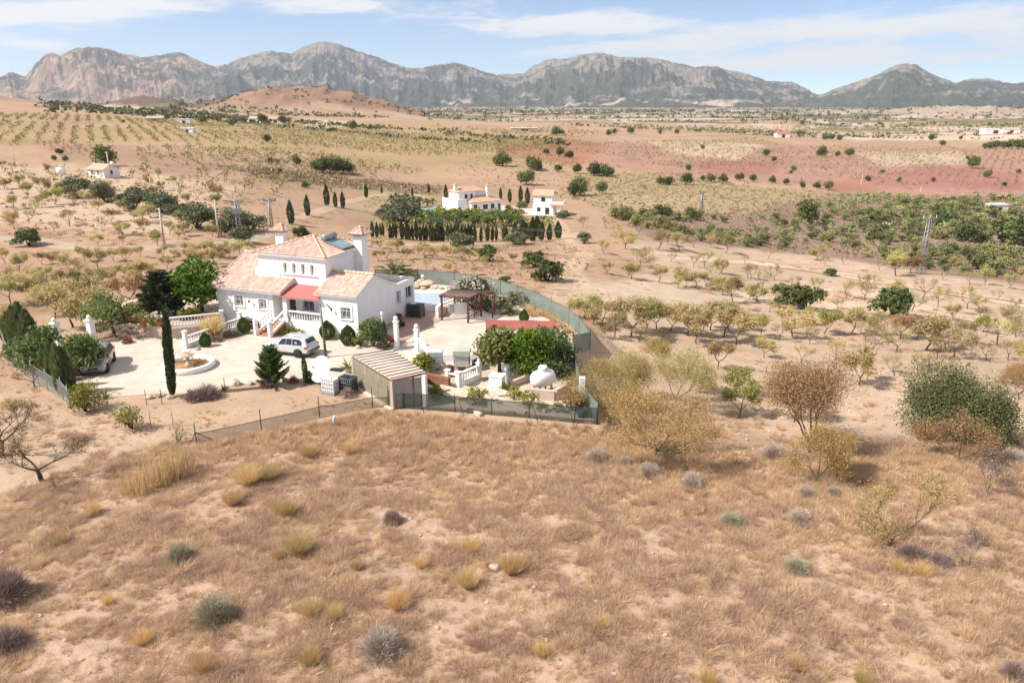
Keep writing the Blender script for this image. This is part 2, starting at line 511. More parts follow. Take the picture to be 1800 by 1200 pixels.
def height_raw(az, lr):
    sh = az.shape; a = az.ravel() * 2.2; l = lr.ravel()
    z = TW[-3] + TW[-2] * a + TW[-1] * l
    for i in range(len(TP)):
        d2 = (a - TP[i, 0]) ** 2 + (l - TP[i, 1]) ** 2 + 1e-12
        z += TW[i] * d2 * .5 * np.log(d2)
    z = z.reshape(sh); r = np.exp(lr); x, y = r * np.sin(az), r * np.cos(az)
    far = smooth((r - 180) / 500)
    z = z + far * (fbm(x / 260, y / 260, 3) - .5) * np.clip(r * .012, 0, 16) * (1 - smooth((r - 4500) / 2500) * .8)
    for u, d, h, wt, wd in HILLS:
        a0 = math.atan((u - 900) / F_PX * .953); cx, cy = d * math.sin(a0), d * math.cos(a0)
        da = (x - cx) * math.cos(a0) - (y - cy) * math.sin(a0); dd = (x - cx) * math.sin(a0) + (y - cy) * math.cos(a0)
        g = np.exp(-(da / wt) ** 2 - (dd / wd) ** 2)
        z = z + h * g * (.72 + .55 * fbm(x / 60, y / 60, 11, 4, ridged=True))
    near = smooth((r - 14) / 30) * (1 - smooth((r - 250) / 200))
    sd = sdist(x, y, PLOT)
    z = z + (fbm(x / 9, y / 9, 5, 4) - .5) * .5 * near + (fbm(x / 2.1, y / 2.1, 8, 3) - .5) * .16 * (1 - smooth((r - 70) / 60))
    w = smooth(1 + (sd - .4) / np.where(y > 48.5, 4.2, 1.6))       # inside the plot: level at 0, banked at its edge
    z = z * (1 - w) + 0.0 * w
    return z


GA, GL = np.meshgrid(AZ, LR, indexing='ij')
HZ = np.zeros_like(GA)
HZ[:] = height_raw(GA, GL)
GX, GY = np.exp(GL) * np.sin(GA), np.exp(GL) * np.cos(GA)


def ground_z(x, y):
    """height of the ground sheet at (x, y)"""
    x = np.asarray(x, float); y = np.asarray(y, float)
    az = np.arctan2(x, y); lr = np.log(np.hypot(x, y) + 1e-6)
    i = np.clip(np.searchsorted(AZ, az) - 1, 0, len(AZ) - 2)
    fa = np.clip((az - AZ[i]) / (AZ[i + 1] - AZ[i]), 0, 1)
    q = np.clip((lr - LR[0]) / (LR[1] - LR[0]), 0, len(LR) - 1.001); j = q.astype(int); fl = q - j
    return (HZ[i, j] * (1 - fa) + HZ[i + 1, j] * fa) * (1 - fl) + (HZ[i, j + 1] * (1 - fa) + HZ[i + 1, j + 1] * fa) * fl


def G(u, v):
    """the surveyed spot (u, v) on the ground sheet; works on arrays"""
    d = ray(u, v); one = d.ndim == 1
    d = np.atleast_2d(d); d = d / np.linalg.norm(d, axis=1)[:, None]
    t = np.full(len(d), 10.0); hit = np.full(len(d), np.nan); prev = t.copy()
    for k in range(700):
        X = d * t[:, None]; z = X[:, 2] + CAM_H - ground_z(X[:, 0], X[:, 1])
        new = np.isnan(hit) & (z < 0)
        if new.any():
            lo, hi = prev[new].copy(), t[new].copy(); dd = d[new]
            for _ in range(18):
                mid = (lo + hi) / 2; Y = dd * mid[:, None]
                b = Y[:, 2] + CAM_H - ground_z(Y[:, 0], Y[:, 1]) < 0
                hi = np.where(b, mid, hi); lo = np.where(b, lo, mid)
            hit[new] = hi
        prev = t.copy(); t = t * 1.01
        if not np.isnan(hit).any(): break
    hit = np.where(np.isnan(hit), 9000, hit)
    X = d * hit[:, None]; X[:, 2] = ground_z(X[:, 0], X[:, 1])
    return X[0] if one else X


def depth(X):
    X = np.asarray(X, float)
    return X[..., 1] * math.cos(PITCH) - (X[..., 2] - CAM_H) * math.sin(PITCH)


def size_at(X, px): return px * depth(X) / F_PX          # metres that px image pixels span at X


SAND, PALE, TAN, OCHRE = (.44, .32, .222), (.50, .385, .275), (.37, .24, .15), (.35, .245, .12)
RED, DEEPRED, PURPLE, KNOLL = (.35, .19, .14), (.32, .14, .11), (.25, .165, .13), (.35, .26, .14)
FIELD, ORANGE, GREENISH, DARKHILL, RUST = (.45, .31, .22), (.33, .145, .085), (.15, .135, .06), (.14, .095, .072), (.27, .155, .105)
PLAIN = (.46, .37, .29)
# (colour, outline in survey columns/rows, softness, grass cover)
ZONES = [
    (OCHRE, [(-400, 196), (400, 205), (760, 222), (1010, 240), (1020, 300), (640, 300), (300, 258), (-400, 300)], 14, .55),
    (TAN, [(-400, 262), (250, 250), (560, 268), (660, 320), (640, 420), (400, 470), (-400, 560)], 16, .2),
    (SAND, [(0, 290), (180, 296), (420, 330), (300, 420), (120, 400), (-100, 380)], 18, .15),
    ((.31, .195, .125), [(95, 262), (200, 258), (420, 290), (330, 312), (230, 290), (110, 280)], 8, .3),
    (RED, [(40, 248), (130, 247), (190, 262), (90, 268)], 6, .1),
    (PURPLE, [(380, 290), (520, 300), (680, 318), (780, 325), (770, 345), (640, 335), (480, 320)], 10, .4),
    (TAN, [(640, 430), (1010, 420), (1060, 460), (1000, 510), (760, 480), (650, 480)], 14, .15),
    (SAND, [(990, 400), (1150, 425), (1400, 440), (1810, 505), (2100, 560), (2100, 790), (1500, 770), (1180, 760), (1060, 640), (1060, 560), (960, 520)], 14, .08),
    (PALE, [(1000, 470), (1240, 500), (1500, 510), (1800, 560), (1800, 600), (1500, 560), (1200, 530), (1040, 520)], 18, .02),
    (TAN, [(985, 375), (1060, 375), (1100, 430), (1160, 470), (1060, 500), (1000, 470)], 14, .1),
    (KNOLL, [(1000, 305), (1180, 300), (1330, 330), (1480, 335), (1400, 375), (1240, 385), (1080, 370), (1000, 350)], 10, .8),
    (PURPLE, [(1060, 372), (1300, 378), (1480, 338), (2100, 330), (2100, 520), (1800, 498), (1620, 478), (1480, 455), (1330, 438), (1150, 420)], 8, .45),
    (RED, [(1020, 250), (1180, 243), (1330, 244), (1480, 262), (2100, 250), (2100, 345), (1560, 345), (1360, 320), (1240, 312), (1040, 292)], 9, .2),
    (DEEPRED, [(1220, 285), (1290, 275), (1370, 290), (1360, 306), (1235, 306)], 7, .0), (DEEPRED, [(1500, 310), (1650, 292), (1800, 300), (1800, 335), (1650, 332), (1530, 330)], 9, .05),
    (ORANGE, [(1400, 318), (1500, 316), (1560, 334), (1470, 338)], 7, .1), (ORANGE, [(860, 255), (1000, 240), (1060, 262), (1020, 290), (900, 275)], 9, .1),
    (SAND, [(1130, 246), (1290, 244), (1340, 255), (1300, 280), (1200, 275)], 9, .1), (SAND, [(1500, 268), (1680, 265), (1720, 285), (1560, 292)], 9, .1),
    (PALE, [(1380, 236), (1800, 231), (2100, 235), (2100, 250), (1500, 246)], 4, .0), (TAN, [(1020, 237), (1300, 232), (1500, 246), (1400, 254), (1100, 247)], 5, .3),
    (TAN, [(670, 305), (800, 309), (880, 325), (800, 330), (720, 320)], 8, .0), (PALE, [(540, 210), (640, 214), (600, 224), (530, 222)], 6, .1),
    (RED, [(75, 208), (150, 206), (180, 214), (90, 222)], 5, .1),
    (SAND, [(-60, 690), (40, 690), (120, 725), (200, 740), (350, 785), (240, 830), (110, 860), (-60, 905)], 24, .1),
    ((.29, .19, .115), [(1180, 447), (1340, 460), (1480, 479), (1640, 505), (1830, 536), (1830, 546), (1650, 516), (1520, 495), (1420, 478), (1300, 464)], 3, .9),
    (KNOLL, [(640, 330), (760, 345), (1000, 400), (980, 415), (780, 420), (640, 400)], 14, .5)]


def zone_mix(c, cover, u, v, ok, zones):
    for colr, poly, soft, cv in zones:
        us = [p[0] for p in poly]; vs = [p[1] for p in poly]
        m = ok & (u > min(us) - 40) & (u < max(us) + 40) & (v > min(vs) - 30) & (v < max(vs) + 30)
        if not m.any(): continue
        uu, vv = u[m], v[m]
        jit = (fbm(uu / 28, vv / 10, 21, 4) - .5) * soft * 2.4
        w = smooth((sdist(uu, vv * 2.0, [(a, b * 2.0) for a, b in poly]) + jit) / soft * .5 + .5)
        c[m] = c[m] * (1 - w[:, None]) + np.array(colr) * w[:, None]
        cover[m] = cover[m] * (1 - w) + cv * w


def field_mask(x, y):
    """1 where the dry grass field of the foreground grows"""
    edge = [(-60, 20), (-34, 30.5), (-30.5, 34), (-26, 37.6), (-21.5, 41.6), (-9.2, 47.8), (5.9, 45.4), (9.5, 44.3), (12, 42), (14.5, 42.2), (18, 42.0), (26, 44.0), (36, 46), (70, 52), (90, 2), (-60, 2)]
    return smooth((sdist(x, y, edge) + (fbm(x / 3, y / 3, 31) - .5) * 3) / 1.6 + .5)


def build_ground():
    X = np.stack([GX, GY, HZ], -1).reshape(-1, 3)
    x, y = X[:, 0], X[:, 1]
    r = np.hypot(x, y)
    u, v = to_px(X)
    ok = (y > 6) & (r > 22)
    c = np.tile(np.array(TAN), (len(X), 1)); cover = np.full(len(X), .2)
    far = smooth((r - 1000) / 500)
    pl = fbm(x / 420, y / 180, 41, 4)
    plain = np.where(pl[:, None] > .53, np.array((.16, .15, .085)), np.array(PLAIN))
    plain = np.where((pl[:, None] < .40), np.array((.36, .22, .15)), plain)
    c = c * (1 - far[:, None]) + plain * far[:, None]
    zone_mix(c, cover, u, v, ok, ZONES)
    for uu, d, h, wt, wd in HILLS:                              # bare soil of the hills
        a0 = math.atan((uu - 900) / F_PX * .953); cx, cy = d * math.sin(a0), d * math.cos(a0)
        g = np.exp(-(((x - cx) * math.cos(a0) - (y - cy) * math.sin(a0)) / (wt * 1.15)) ** 2 - (((x - cx) * math.sin(a0) + (y - cy) * math.cos(a0)) / (wd * 1.1)) ** 2)
        w = smooth((g - .22) * 3.2)[:, None]
        hc = RUST if uu > 330 and d < 1450 else (DARKHILL if d < 1800 and 50 < uu < 400 else ((.37, .29, .22) if d > 2000 else (.34, .22, .135)))
        c = c * (1 - w) + np.array(hc) * w; cover = cover * (1 - w[:, 0]) + .45 * w[:, 0]
    fm = field_mask(x, y) * (r < 75)
    c = c * (1 - fm[:, None]) + np.array(FIELD) * fm[:, None]; cover = cover * (1 - fm) + .8 * fm
    ip = smooth((sdist(x, y, PLOT) + .6) / 1.0)
    c = c * (1 - ip[:, None]) + np.array((.42, .29, .195)) * ip[:, None]; cover = cover * (1 - ip) + .25 * ip
    na, nl = GA.shape
    ii, jj = np.meshgrid(np.arange(na - 1), np.arange(nl - 1), indexing='ij')
    q = (ii * nl + jj).ravel()
    F = np.stack([q, q + nl, q + nl + 1, q + 1], 1)[:, ::-1]
    b = MB(); b.add(X, F[:, ::-1], smooth=True)
    m, nt, bs, o = new_mat('ground_soil')
    at = N(nt, 'ShaderNodeAttribute', attribute_name='soil')
    f1, r1 = noise_fac(nt, .45, 6, .3, .7, 'World'); f2, r2 = noise_fac(nt, 3.2, 6, .35, .65, 'World', .7); f3, r3 = noise_fac(nt, .02, 5, .35, .65, 'World')
    f4, r4 = noise_fac(nt, .9, 8, .5, .62, 'World', .75)
    f5, r5 = noise_fac(nt, 14, 3, .35, .7, 'World', .7)
    k = mixc(nt, f1, (.84, .82, .8), (1.12, 1.12, 1.13)); k2 = mixc(nt, f2, (.9, .88, .86), (1.08, 1.09, 1.1)); k3 = mixc(nt, f3, (.88, .87, .86), (1.1, 1.1, 1.1))
    k5 = mixc(nt, f5, (.88, .86, .85), (1.08, 1.08, 1.08))
    col = mixc(nt, 1.0, at.outputs['Color'], k, 'MULTIPLY'); col = mixc(nt, 1.0, col, k2, 'MULTIPLY'); col = mixc(nt, 1.0, col, k3, 'MULTIPLY'); col = mixc(nt, 1.0, col, k5, 'MULTIPLY')
    cov = N(nt, 'ShaderNodeMath', operation='MULTIPLY'); nt.links.new(f4, cov.inputs[0]); nt.links.new(at.outputs['Alpha'], cov.inputs[1])
    straw = mixc(nt, f2, (.2, .125, .065), (.31, .22, .1))
    col = mixc(nt, cov.outputs[0], col, straw)
    hs = N(nt, 'ShaderNodeHueSaturation'); hs.inputs['Saturation'].default_value = .90; hs.inputs['Value'].default_value = 1.02; nt.links.new(col, hs.inputs['Color']); col = hs.outputs[0]
    nt.links.new(col, bs.inputs['Base Color']); bs.inputs['Roughness'].default_value = .95; bs.inputs['Specular IOR Level'].default_value = .1
    bump(nt, bs, r2, .5, .12)
    me = b.mesh('ground', m)
    a = me.attributes.new('soil', 'FLOAT_COLOR', 'POINT')
    a.data.foreach_set('color', np.concatenate([np.clip(c, 0, 1), np.clip(cover, 0, 1)[:, None]], 1).astype(np.float32).ravel())
    o = link('ground', me); o['kind'] = 'structure'


build_ground()

# ------------------------------------------------------------------ the mountain range on the horizon
SKYLINE = [(-900, 120), (-500, 132), (-300, 118), (-120, 135), (0, 136), (20, 126), (45, 135), (62, 112), (80, 96), (90, 94), (106, 97), (130, 86), (155, 83), (185, 84), (220, 97), (250, 101), (280, 97), (310, 92), (325, 95), (350, 109), (380, 117), (400, 112),
           (430, 100), (470, 89), (495, 92), (512, 94), (530, 84), (548, 77), (568, 74), (600, 79), (625, 90), (650, 97), (675, 106), (695, 113), (712, 119), (740, 121), (770, 114), (798, 111), (820, 115), (842, 123), (870, 132), (900, 131), (920, 129), (938, 116), (955, 107), (980, 103),
           (1000, 103), (1020, 97), (1045, 93), (1060, 94), (1080, 99), (1095, 102), (1140, 101), (1165, 105), (1190, 112), (1220, 120), (1245, 117), (1262, 119), (1280, 124), (1315, 131), (1330, 136), (1350, 143), (1380, 144), (1395, 146), (1408, 152), (1425, 161), (1440, 167), (1455, 164), (1475, 155),
           (1500, 146), (1525, 138), (1545, 131), (1560, 122), (1575, 115), (1595, 112), (1612, 115), (1625, 123), (1645, 133), (1662, 140), (1680, 147), (1695, 142), (1712, 139), (1745, 140), (1765, 145), (1778, 148), (1800, 145), (1840, 138), (1900, 150), (2000, 140), (2200, 150), (2700, 140)]


def build_mountains():
    sk = np.array(SKYLINE, float)
    d = ray(sk[:, 0], sk[:, 1]); azs = np.arctan2(d[:, 0], d[:, 1]); tel = d[:, 2] / np.hypot(d[:, 0], d[:, 1])
    az = np.radians(np.arange(-52, 52, .075)); t = np.linspace(0, 1.45, 190)
    A, T = np.meshgrid(az, t, indexing='ij')
    te = np.interp(A, azs, tel) + (fbm(A * 150, A * 0, 131, 4, .6, True) - .55) * .0024
    r0 = 6900 + 500 * (fbm(A * 6, A * 0, 51, 3) - .5)
    r1 = 10200 + 1500 * np.sin(A * 9 + 1) * .4
    R = r0 + (r1 - r0) * T
    H = CAM_H + r1 * te                                               # height of the crest
    x, y = R * np.sin(A), R * np.cos(A)
    n = fbm(x / 1500, y / 1500, 61, 7, .52, True) - .55
    n2 = fbm(x / 420, y / 420, 71, 5, .55, True) - .55
    spur = fbm(A * 34, T * 1.2 + 3, 81, 4, .5, True) - .55
    up = np.where(T < 1, T ** 1.45, 1 - (T - 1) * .55)
    hump = np.sin(np.clip(T, 0, 1) * np.pi) ** .8                     # no noise at the foot and at the crest
    z = -14 + (H + 14) * np.clip(up, 0, None) + (H + 60) * hump * (n * .95 + n2 * .34 + spur * .26) * .9
    z += (fbm(x / 160, y / 160, 91, 4, ridged=True) - .5) * 48 * np.clip(T * 3, 0, 1) * np.where(T > .93, .35, 1)
    lim = CAM_H + R * te * np.where(T < 1, .985, 1.0)
    z = np.minimum(z, np.where(np.abs(T - 1) < .02, 1e9, np.maximum(lim, -14)))
    # rock and scrub
    gz = np.gradient(z, axis=1) / np.gradient(R, axis=1)
    rock = fbm(x / 330, y / 330, 101, 6, .6)
    hfrac = np.clip((z + 14) / (H + 30), 0, 1.2)
    fine = fbm(x / 75, y / 75, 103, 3)
    w = smooth((rock - .50) * 6 + (fine - .5) * 3.2 + .02 + (hfrac - .66) * 2.6 + np.clip(gz - .25, -.3, .4) * 1.3)
    um = 900 + F_PX * np.tan(A) / .953
    leftp = smooth((430 - um) / 160)                                   # the western massif is bare and pink
    veg = np.array((.062, .066, .05)); rk = np.array((.25, .215, .19)); pk = np.array((.36, .24, .185))
    rocc = rk * (1 - leftp[..., None]) + pk * leftp[..., None]
    w = np.clip(w * .85 + leftp * smooth((.9 - hfrac) * 2) * .8 * smooth((fbm(x / 600, y / 600, 111, 4) - .36) * 7), 0, 1)
    c = veg * (1 - w[..., None]) + rocc * w[..., None]
    fld = smooth((fbm(x / 500, y / 160, 121, 4) - .68) * 16) * smooth((.22 - hfrac) * 9)   # clearings at the foot
    c = c * (1 - fld[..., None]) + np.array((.42, .33, .26)) * fld[..., None]
    na, nl = A.shape
    ii, jj = np.meshgrid(np.arange(na - 1), np.arange(nl - 1), indexing='ij'); q = (ii * nl + jj).ravel()
    b = MB(); b.add(np.stack([x, y, z], -1).reshape(-1, 3), np.stack([q, q + nl, q + nl + 1, q + 1], 1), smooth=False)
    m, nt, bs, o = new_mat('mountain_rock')
    at = N(nt, 'ShaderNodeAttribute', attribute_name='soil')
    f1, r1_ = noise_fac(nt, .012, 7, .35, .65, 'World', .7)
    nt.links.new(mixc(nt, 1.0, at.outputs['Color'], mixc(nt, f1, (.6, .62, .62), (1.3, 1.28, 1.26)), 'MULTIPLY'), bs.inputs['Base Color'])
    bs.inputs['Roughness'].default_value = 1; bs.inputs['Specular IOR Level'].default_value = 0
    bump(nt, bs, r1_, .6, 30)
    me = b.mesh('mountains', m)
    a = me.attributes.new('soil', 'FLOAT_COLOR', 'POINT')
    a.data.foreach_set('color', np.concatenate([c, np.ones(c.shape[:2] + (1,))], -1).astype(np.float32).ravel())
    o = link('mountains', me); o['kind'] = 'structure'


build_mountains()


def build_haze():
    b = MB(); b.b2((-16000, -700, -80), (16000, 14500, 1040))
    m = bpy.data.materials.new('haze_air'); m.use_nodes = True; nt = m.node_tree; nt.nodes.clear()
    o = nt.nodes.new('ShaderNodeOutputMaterial'); v = nt.nodes.new('ShaderNodeVolumePrincipled')
    v.inputs['Color'].default_value = (.86, .92, 1.0, 1); v.inputs['Density'].default_value = 5.2e-5; v.inputs['Anisotropy'].default_value = .2
    nt.links.new(v.outputs[0], o.inputs['Volume'])
    h = b.build('haze', m); h['kind'] = 'stuff'


build_haze()

# ------------------------------------------------------------------ plants
LM = {}
LM['almond'] = leaf_mat('almond_leaf', (.41, .335, .14), (.58, .485, .245), .4, .16)
LM['almond_green'] = leaf_mat('almond_leaf_green', (.31, .29, .09), (.46, .42, .16), .4, .14)
LM['rusty'] = leaf_mat('rusty_leaf', (.33, .19, .09), (.45, .29, .15), .3, .14)
LM['dryolive'] = leaf_mat('dry_yellow_leaf', (.36, .25, .085), (.52, .39, .16), .35, .1)
LM['scrub'] = leaf_mat('scrub_leaf', (.15, .165, .06), (.30, .295, .125), .25, .3)
LM['darktree'] = leaf_mat('dark_green_leaf', (.085, .105, .032), (.175, .19, .065), .15, .2)
LM['oak'] = leaf_mat('oak_leaf', (.08, .092, .033), (.155, .168, .065), .2, .1)
LM['olive'] = leaf_mat('olive_leaf', (.10, .11, .055), (.19, .20, .11), .15, .1)
LM['bright'] = leaf_mat('bright_green_leaf', (.075, .15, .014), (.16, .26, .03), .3, .08)
LM['cypress'] = leaf_mat('cypress_leaf', (.055, .075, .03), (.115, .14, .055), .15, .12)
LM['hedgecyp'] = leaf_mat('hedge_cypress_leaf', (.13, .165, .06), (.24, .275, .11), .3, .1)
LM['conifer'] = leaf_mat('conifer_leaf', (.10, .14, .045), (.21, .26, .09), .25, .1)
LM['araucaria'] = leaf_mat('blackish_needle', (.06, .068, .036), (.13, .135, .07), .05, .05)
LM['topiary'] = leaf_mat('topiary_leaf', (.065, .105, .018), (.13, .18, .035), .15, .08)
LM['lime'] = leaf_mat('yellow_green_leaf', (.19, .20, .03), (.30, .29, .055), .25, .08)
LM['palm'] = leaf_mat('palm_leaf', (.14, .16, .065), (.27, .275, .13), .25, .08)
LM['yucca'] = leaf_mat('yucca_leaf', (.16, .2, .04), (.28, .3, .07), .15, .08)
LM['fresh'] = leaf_mat('fresh_green_leaf', (.14, .18, .055), (.25, .30, .10), .3, .05)
LM['citrus'] = leaf_mat('citrus_leaf', (.13, .145, .035), (.24, .23, .07), .25, .05)
LM['fig'] = leaf_mat('fig_leaf', (.075, .10, .032), (.15, .175, .06), .2, .12)
LM['ochre'] = leaf_mat('ochre_grass', (.56, .39, .175), (.69, .52, .27), .4, .12)
LM['greyshrub'] = leaf_mat('grey_green_twig', (.29, .265, .17), (.44, .40, .28), .1, .05)
LM['greydry'] = leaf_mat('grey_dry_twig', (.42, .33, .27), (.58, .48, .40), .1, .06)
LM['purple'] = leaf_mat('purple_dry_twig', (.24, .165, .15), (.37, .27, .24), .1, .06)
LM['redflower'] = leaf_mat('red_flower', (.36, .05, .05), (.16, .10, .04), .15, .05)
LM['rustshrub'] = leaf_mat('rust_shrub', (.28, .09, .04), (.36, .16, .07), .15, .06)
LM['oleander'] = leaf_mat('oleander_leaf', (.07, .10, .03), (.11, .15, .055), .15, .05)
LM['blossom'] = leaf_mat('pale_blossom', (.62, .52, .47), (.5, .4, .36), .2, .03)
LM['strawgrass'] = leaf_mat('straw', (.52, .36, .18), (.66, .48, .26), .4, .06)


def unit(n, rg):
    d = rg.normal(size=(n, 3)); return d / np.linalg.norm(d, axis=1)[:, None]


def leaves(b, C, size, rg, mat=0, rnd=None, up=0.0, stretch=1.7):
    """one small pointed quad per centre, turned at random (up > 0 leans the leaves towards the vertical)"""
    n = len(C); C = np.asarray(C, float)
    a = unit(n, rg); a[:, 2] += up; a /= np.linalg.norm(a, axis=1)[:, None]
    c = np.cross(a, unit(n, rg)); c /= np.linalg.norm(c, axis=1)[:, None] + 1e-9
    s = size * rg.uniform(.6, 1.35, n)[:, None]
    l, w = a * s * stretch * .5, c * s * .5
    V = np.stack([C - l, C + w, C + l, C - w], 1).reshape(-1, 3)
    F = np.arange(4 * n).reshape(-1, 4)
    r = rg.random(n) if rnd is None else np.clip(rnd + rg.normal(0, .16, n), 0, 1)
    return b.add(V, F, mat, r)


def blades(b, B, D, length, width, rg, mat=0, rnd=None, bend=.3):
    """tapering grass blades or twigs: base B, direction D"""
    n = len(B); L = length * rg.uniform(.55, 1.2, n)[:, None]
    D = D / (np.linalg.norm(D, axis=1)[:, None] + 1e-9)
    s = np.cross(D, unit(n, rg)); s /= np.linalg.norm(s, axis=1)[:, None] + 1e-9
    tip = D + np.array([0, 0, -1.0]) * bend * rg.uniform(0, 1, n)[:, None] + rg.normal(0, .12, (n, 3))
    mid = B + D * L * .55
    w = (width * rg.uniform(.6, 1.3, n))[:, None] * s
    V = np.stack([B - w * .5, B + w * .5, mid + w * .4, mid - w * .4, mid + tip * L * .5], 1).reshape(-1, 3)
    k = np.arange(n)[:, None] * 5
    r = rg.random(n) if rnd is None else rnd
    b.add(V, (k + np.array([[0, 1, 2, 3]])), mat, r)
    b.n -= len(V); b.V.pop()
    b.add(V, (k + np.array([[3, 2, 4]])), mat, r)
    return b


def limbs(b, rg, h, spread, trunk_h, r0, order=3, kids=(3, 4), lean=.1, mat=0, wiggle=.16, up=.35):
    """a trunk that forks again and again; returns the twig points the leaves sit on"""
    tips = []

    def grow(p, d, L, r, k):
        n = 4; pts = [p]; dd = d.copy()
        for i in range(n):
            dd = dd + rg.normal(0, wiggle, 3) + np.array([0, 0, up * .12]); dd /= np.linalg.norm(dd)
            pts.append(pts[-1] + dd * L / n)
        r1 = r * (.62 if k else .3)
        b.tube(pts, np.linspace(r, r1, n + 1), 6 if k >= order - 1 else 4, mat, rg.random(), cap=False)
        if k <= 1: tips.extend(pts[1:])
        if k == 0: return
        m = rg.integers(kids[0], kids[1] + 1)
        a0 = rg.uniform(0, 6.28)
        for i in range(m):
            a = a0 + 6.283 * i / m + rg.normal(0, .35)
            out = np.array([math.cos(a), math.sin(a), 0])
            if k == order: nd = out * spread + np.array([0, 0, 1.0]) * rg.uniform(.6, 1.1)
            else: nd = dd * 1.0 + out * .75 * rg.uniform(.5, 1.1) + np.array([0, 0, up * rg.uniform(-.2, .8)])
            nd /= np.linalg.norm(nd)
            grow(pts[-1] if i < m - 1 or k == order else pts[-2], nd, L * rg.uniform(.62, .95) if k < order else (h - trunk_h) * .48 * rg.uniform(.8, 1.15), r1 * rg.uniform(.6, .85), k - 1)
    grow(np.array([0, 0, -.15]), np.array([rg.normal(0, lean), rg.normal(0, lean), 1.0]), trunk_h + .15, r0, order)
    return np.array(tips)


VAR = {}


def branching(kind, seed, h, spread, trunk_h, r0, nleaf, size, leaf, order=3, kids=(3, 4), bark='bark', lean=.1, fuzz=.22, wiggle=.16, up=.35, twigs=0):
    """(trunk mesh, crown mesh) of one tree"""
    key = (kind, seed)
    if key in VAR: return VAR[key]
    rg = np.random.default_rng(seed * 7 + len(kind))
    t = MB(); tips = limbs(t, rg, h, spread, trunk_h, r0, order, kids, lean, wiggle=wiggle, up=up)
    zmax = tips[:, 2].max(); k = h / (zmax + .1)
    for i in range(len(t.V)): t.V[i] = t.V[i] * k
    tips = tips * k
    c = MB()
    pick = rg.integers(0, len(tips), nleaf)
    clump = rg.random(len(tips))
    C = tips[pick] + rg.normal(0, fuzz, (nleaf, 3)) * np.array([1, 1, .8])
    C[:, 2] = np.maximum(C[:, 2], trunk_h * .5)
    leaves(c, C, size, rg, 0, clump[pick])
    if twigs:
        p2 = rg.integers(0, len(tips), twigs)
        blades(t, tips[p2], unit(twigs, rg) + np.array([0, 0, .3]), h * .11, .0045, rg, 0, np.full(twigs, .6), .1)
    VAR[key] = (t.mesh(kind + '_trunk', MT[bark]), c.mesh(kind + '_crown', LM[leaf]))
    return VAR[key]


def put_tree(name, meshes, X, h, label, cat='tree', group=None, rz=None, base_h=None, wide=1.0, rnd=random.Random(1)):
    o = thing(name, label, cat, tuple(X), rnd.uniform(0, 6.28) if rz is None else rz, group, (h * wide, h * wide, h))
    link('trunk', meshes[0], o); link('crown', meshes[1], o)
    return o


def lobes(rg, n, R, flat=.75, base=.0):
    """centres and radii of the foliage lobes of a bush of about unit height"""
    c = []
    for i in range(n):
        a = rg.uniform(0, 6.28); q = R * math.sqrt(rg.uniform(0, 1)) * .72
        z = rg.uniform(.16, .78) * (1 - .55 * (q / R) ** 2)
        c.append((q * math.cos(a), q * math.sin(a), z + base, rg.uniform(.2, .36)))
    return np.array(c)


def bush_mesh(kind, seed, nleaf, size, leaf, R=.6, nl=16, up=.3, core=True, stretch=1.6):
    """a bush of height 1: leaves on the skin of uneven lobes and some deeper inside"""
    key = (kind, seed)
    if key in VAR: return VAR[key]
    rg = np.random.default_rng(seed * 13 + len(kind))
    L = lobes(rg, nl, R)
    b = MB()
    k = rg.choice(len(L), nleaf, p=(L[:, 3] ** 2 / (L[:, 3] ** 2).sum()))
    d = unit(nleaf, rg); d[:, 2] = np.where(d[:, 2] < -.3, -d[:, 2], d[:, 2])
    rr = rg.uniform(0, 1, nleaf) ** .35 * rg.uniform(.85, 1.12, nleaf)
    C = L[k, :3] + d * (L[k, 3] * rr)[:, None] * np.array([1, 1, .95])
    C[:, 2] = np.abs(C[:, 2]) + .01
    tint = rg.random(len(L))[k] * .6 + .2
    leaves(b, C, size, rg, 0, tint, up, stretch)
    if core:
        for i in range(7):
            a = rg.uniform(0, 6.28); e = L[i % len(L)]
            b.tube([(0, 0, -.05), (e[0] * .4, e[1] * .4, e[2] * .45), (e[0], e[1], e[2])], [.03, .02, .008], 4, 1, .4, cap=False)
    VAR[key] = b.mesh(kind, [LM[leaf], MT['bark']])
    return VAR[key]


def crown_tree(kind, seed, nleaf, size, leaf, R=.5, nl=22, trunk=.3, r0=.03, bark='bark', squash=1.0):
    """(trunk, crown) of a dense round-crowned tree of height 1"""
    key = (kind, seed)
    if key in VAR: return VAR[key]
    rg = np.random.default_rng(seed * 17 + len(kind))
    L = lobes(rg, nl, R); L[:, 2] = trunk * .75 + L[:, 2] * (1 - trunk * .7); L[:, 3] *= (1 - trunk * .45)
    t = MB()
    t.tube([(0, 0, -.05), (.01, .01, trunk * .5), (.0, .015, trunk * 1.1)], [r0 * 1.25, r0, r0 * .8], 7, 0, .5)
    for e in L[:9]:
        t.tube([(0, .01, trunk * .8), (e[0] * .5, e[1] * .5, trunk + (e[2] - trunk) * .4), tuple(e[:3])], [r0 * .6, r0 * .4, r0 * .12], 4, 0, .5, cap=False)
    c = MB()
    k = rg.choice(len(L), nleaf, p=(L[:, 3] ** 2 / (L[:, 3] ** 2).sum()))
    d = unit(nleaf, rg)
    rr = rg.uniform(0, 1, nleaf) ** .35 * rg.uniform(.85, 1.12, nleaf)
    C = L[k, :3] + d * (L[k, 3] * rr)[:, None]
    C[:, 2] = np.maximum(C[:, 2], trunk * .55)
    leaves(c, C, size, rg, 0, rg.random(len(L))[k] * .6 + .2, .2)
    VAR[key] = (t.mesh(kind + '_trunk', MT[bark]), c.mesh(kind + '_crown', LM[leaf]))
    return VAR[key]


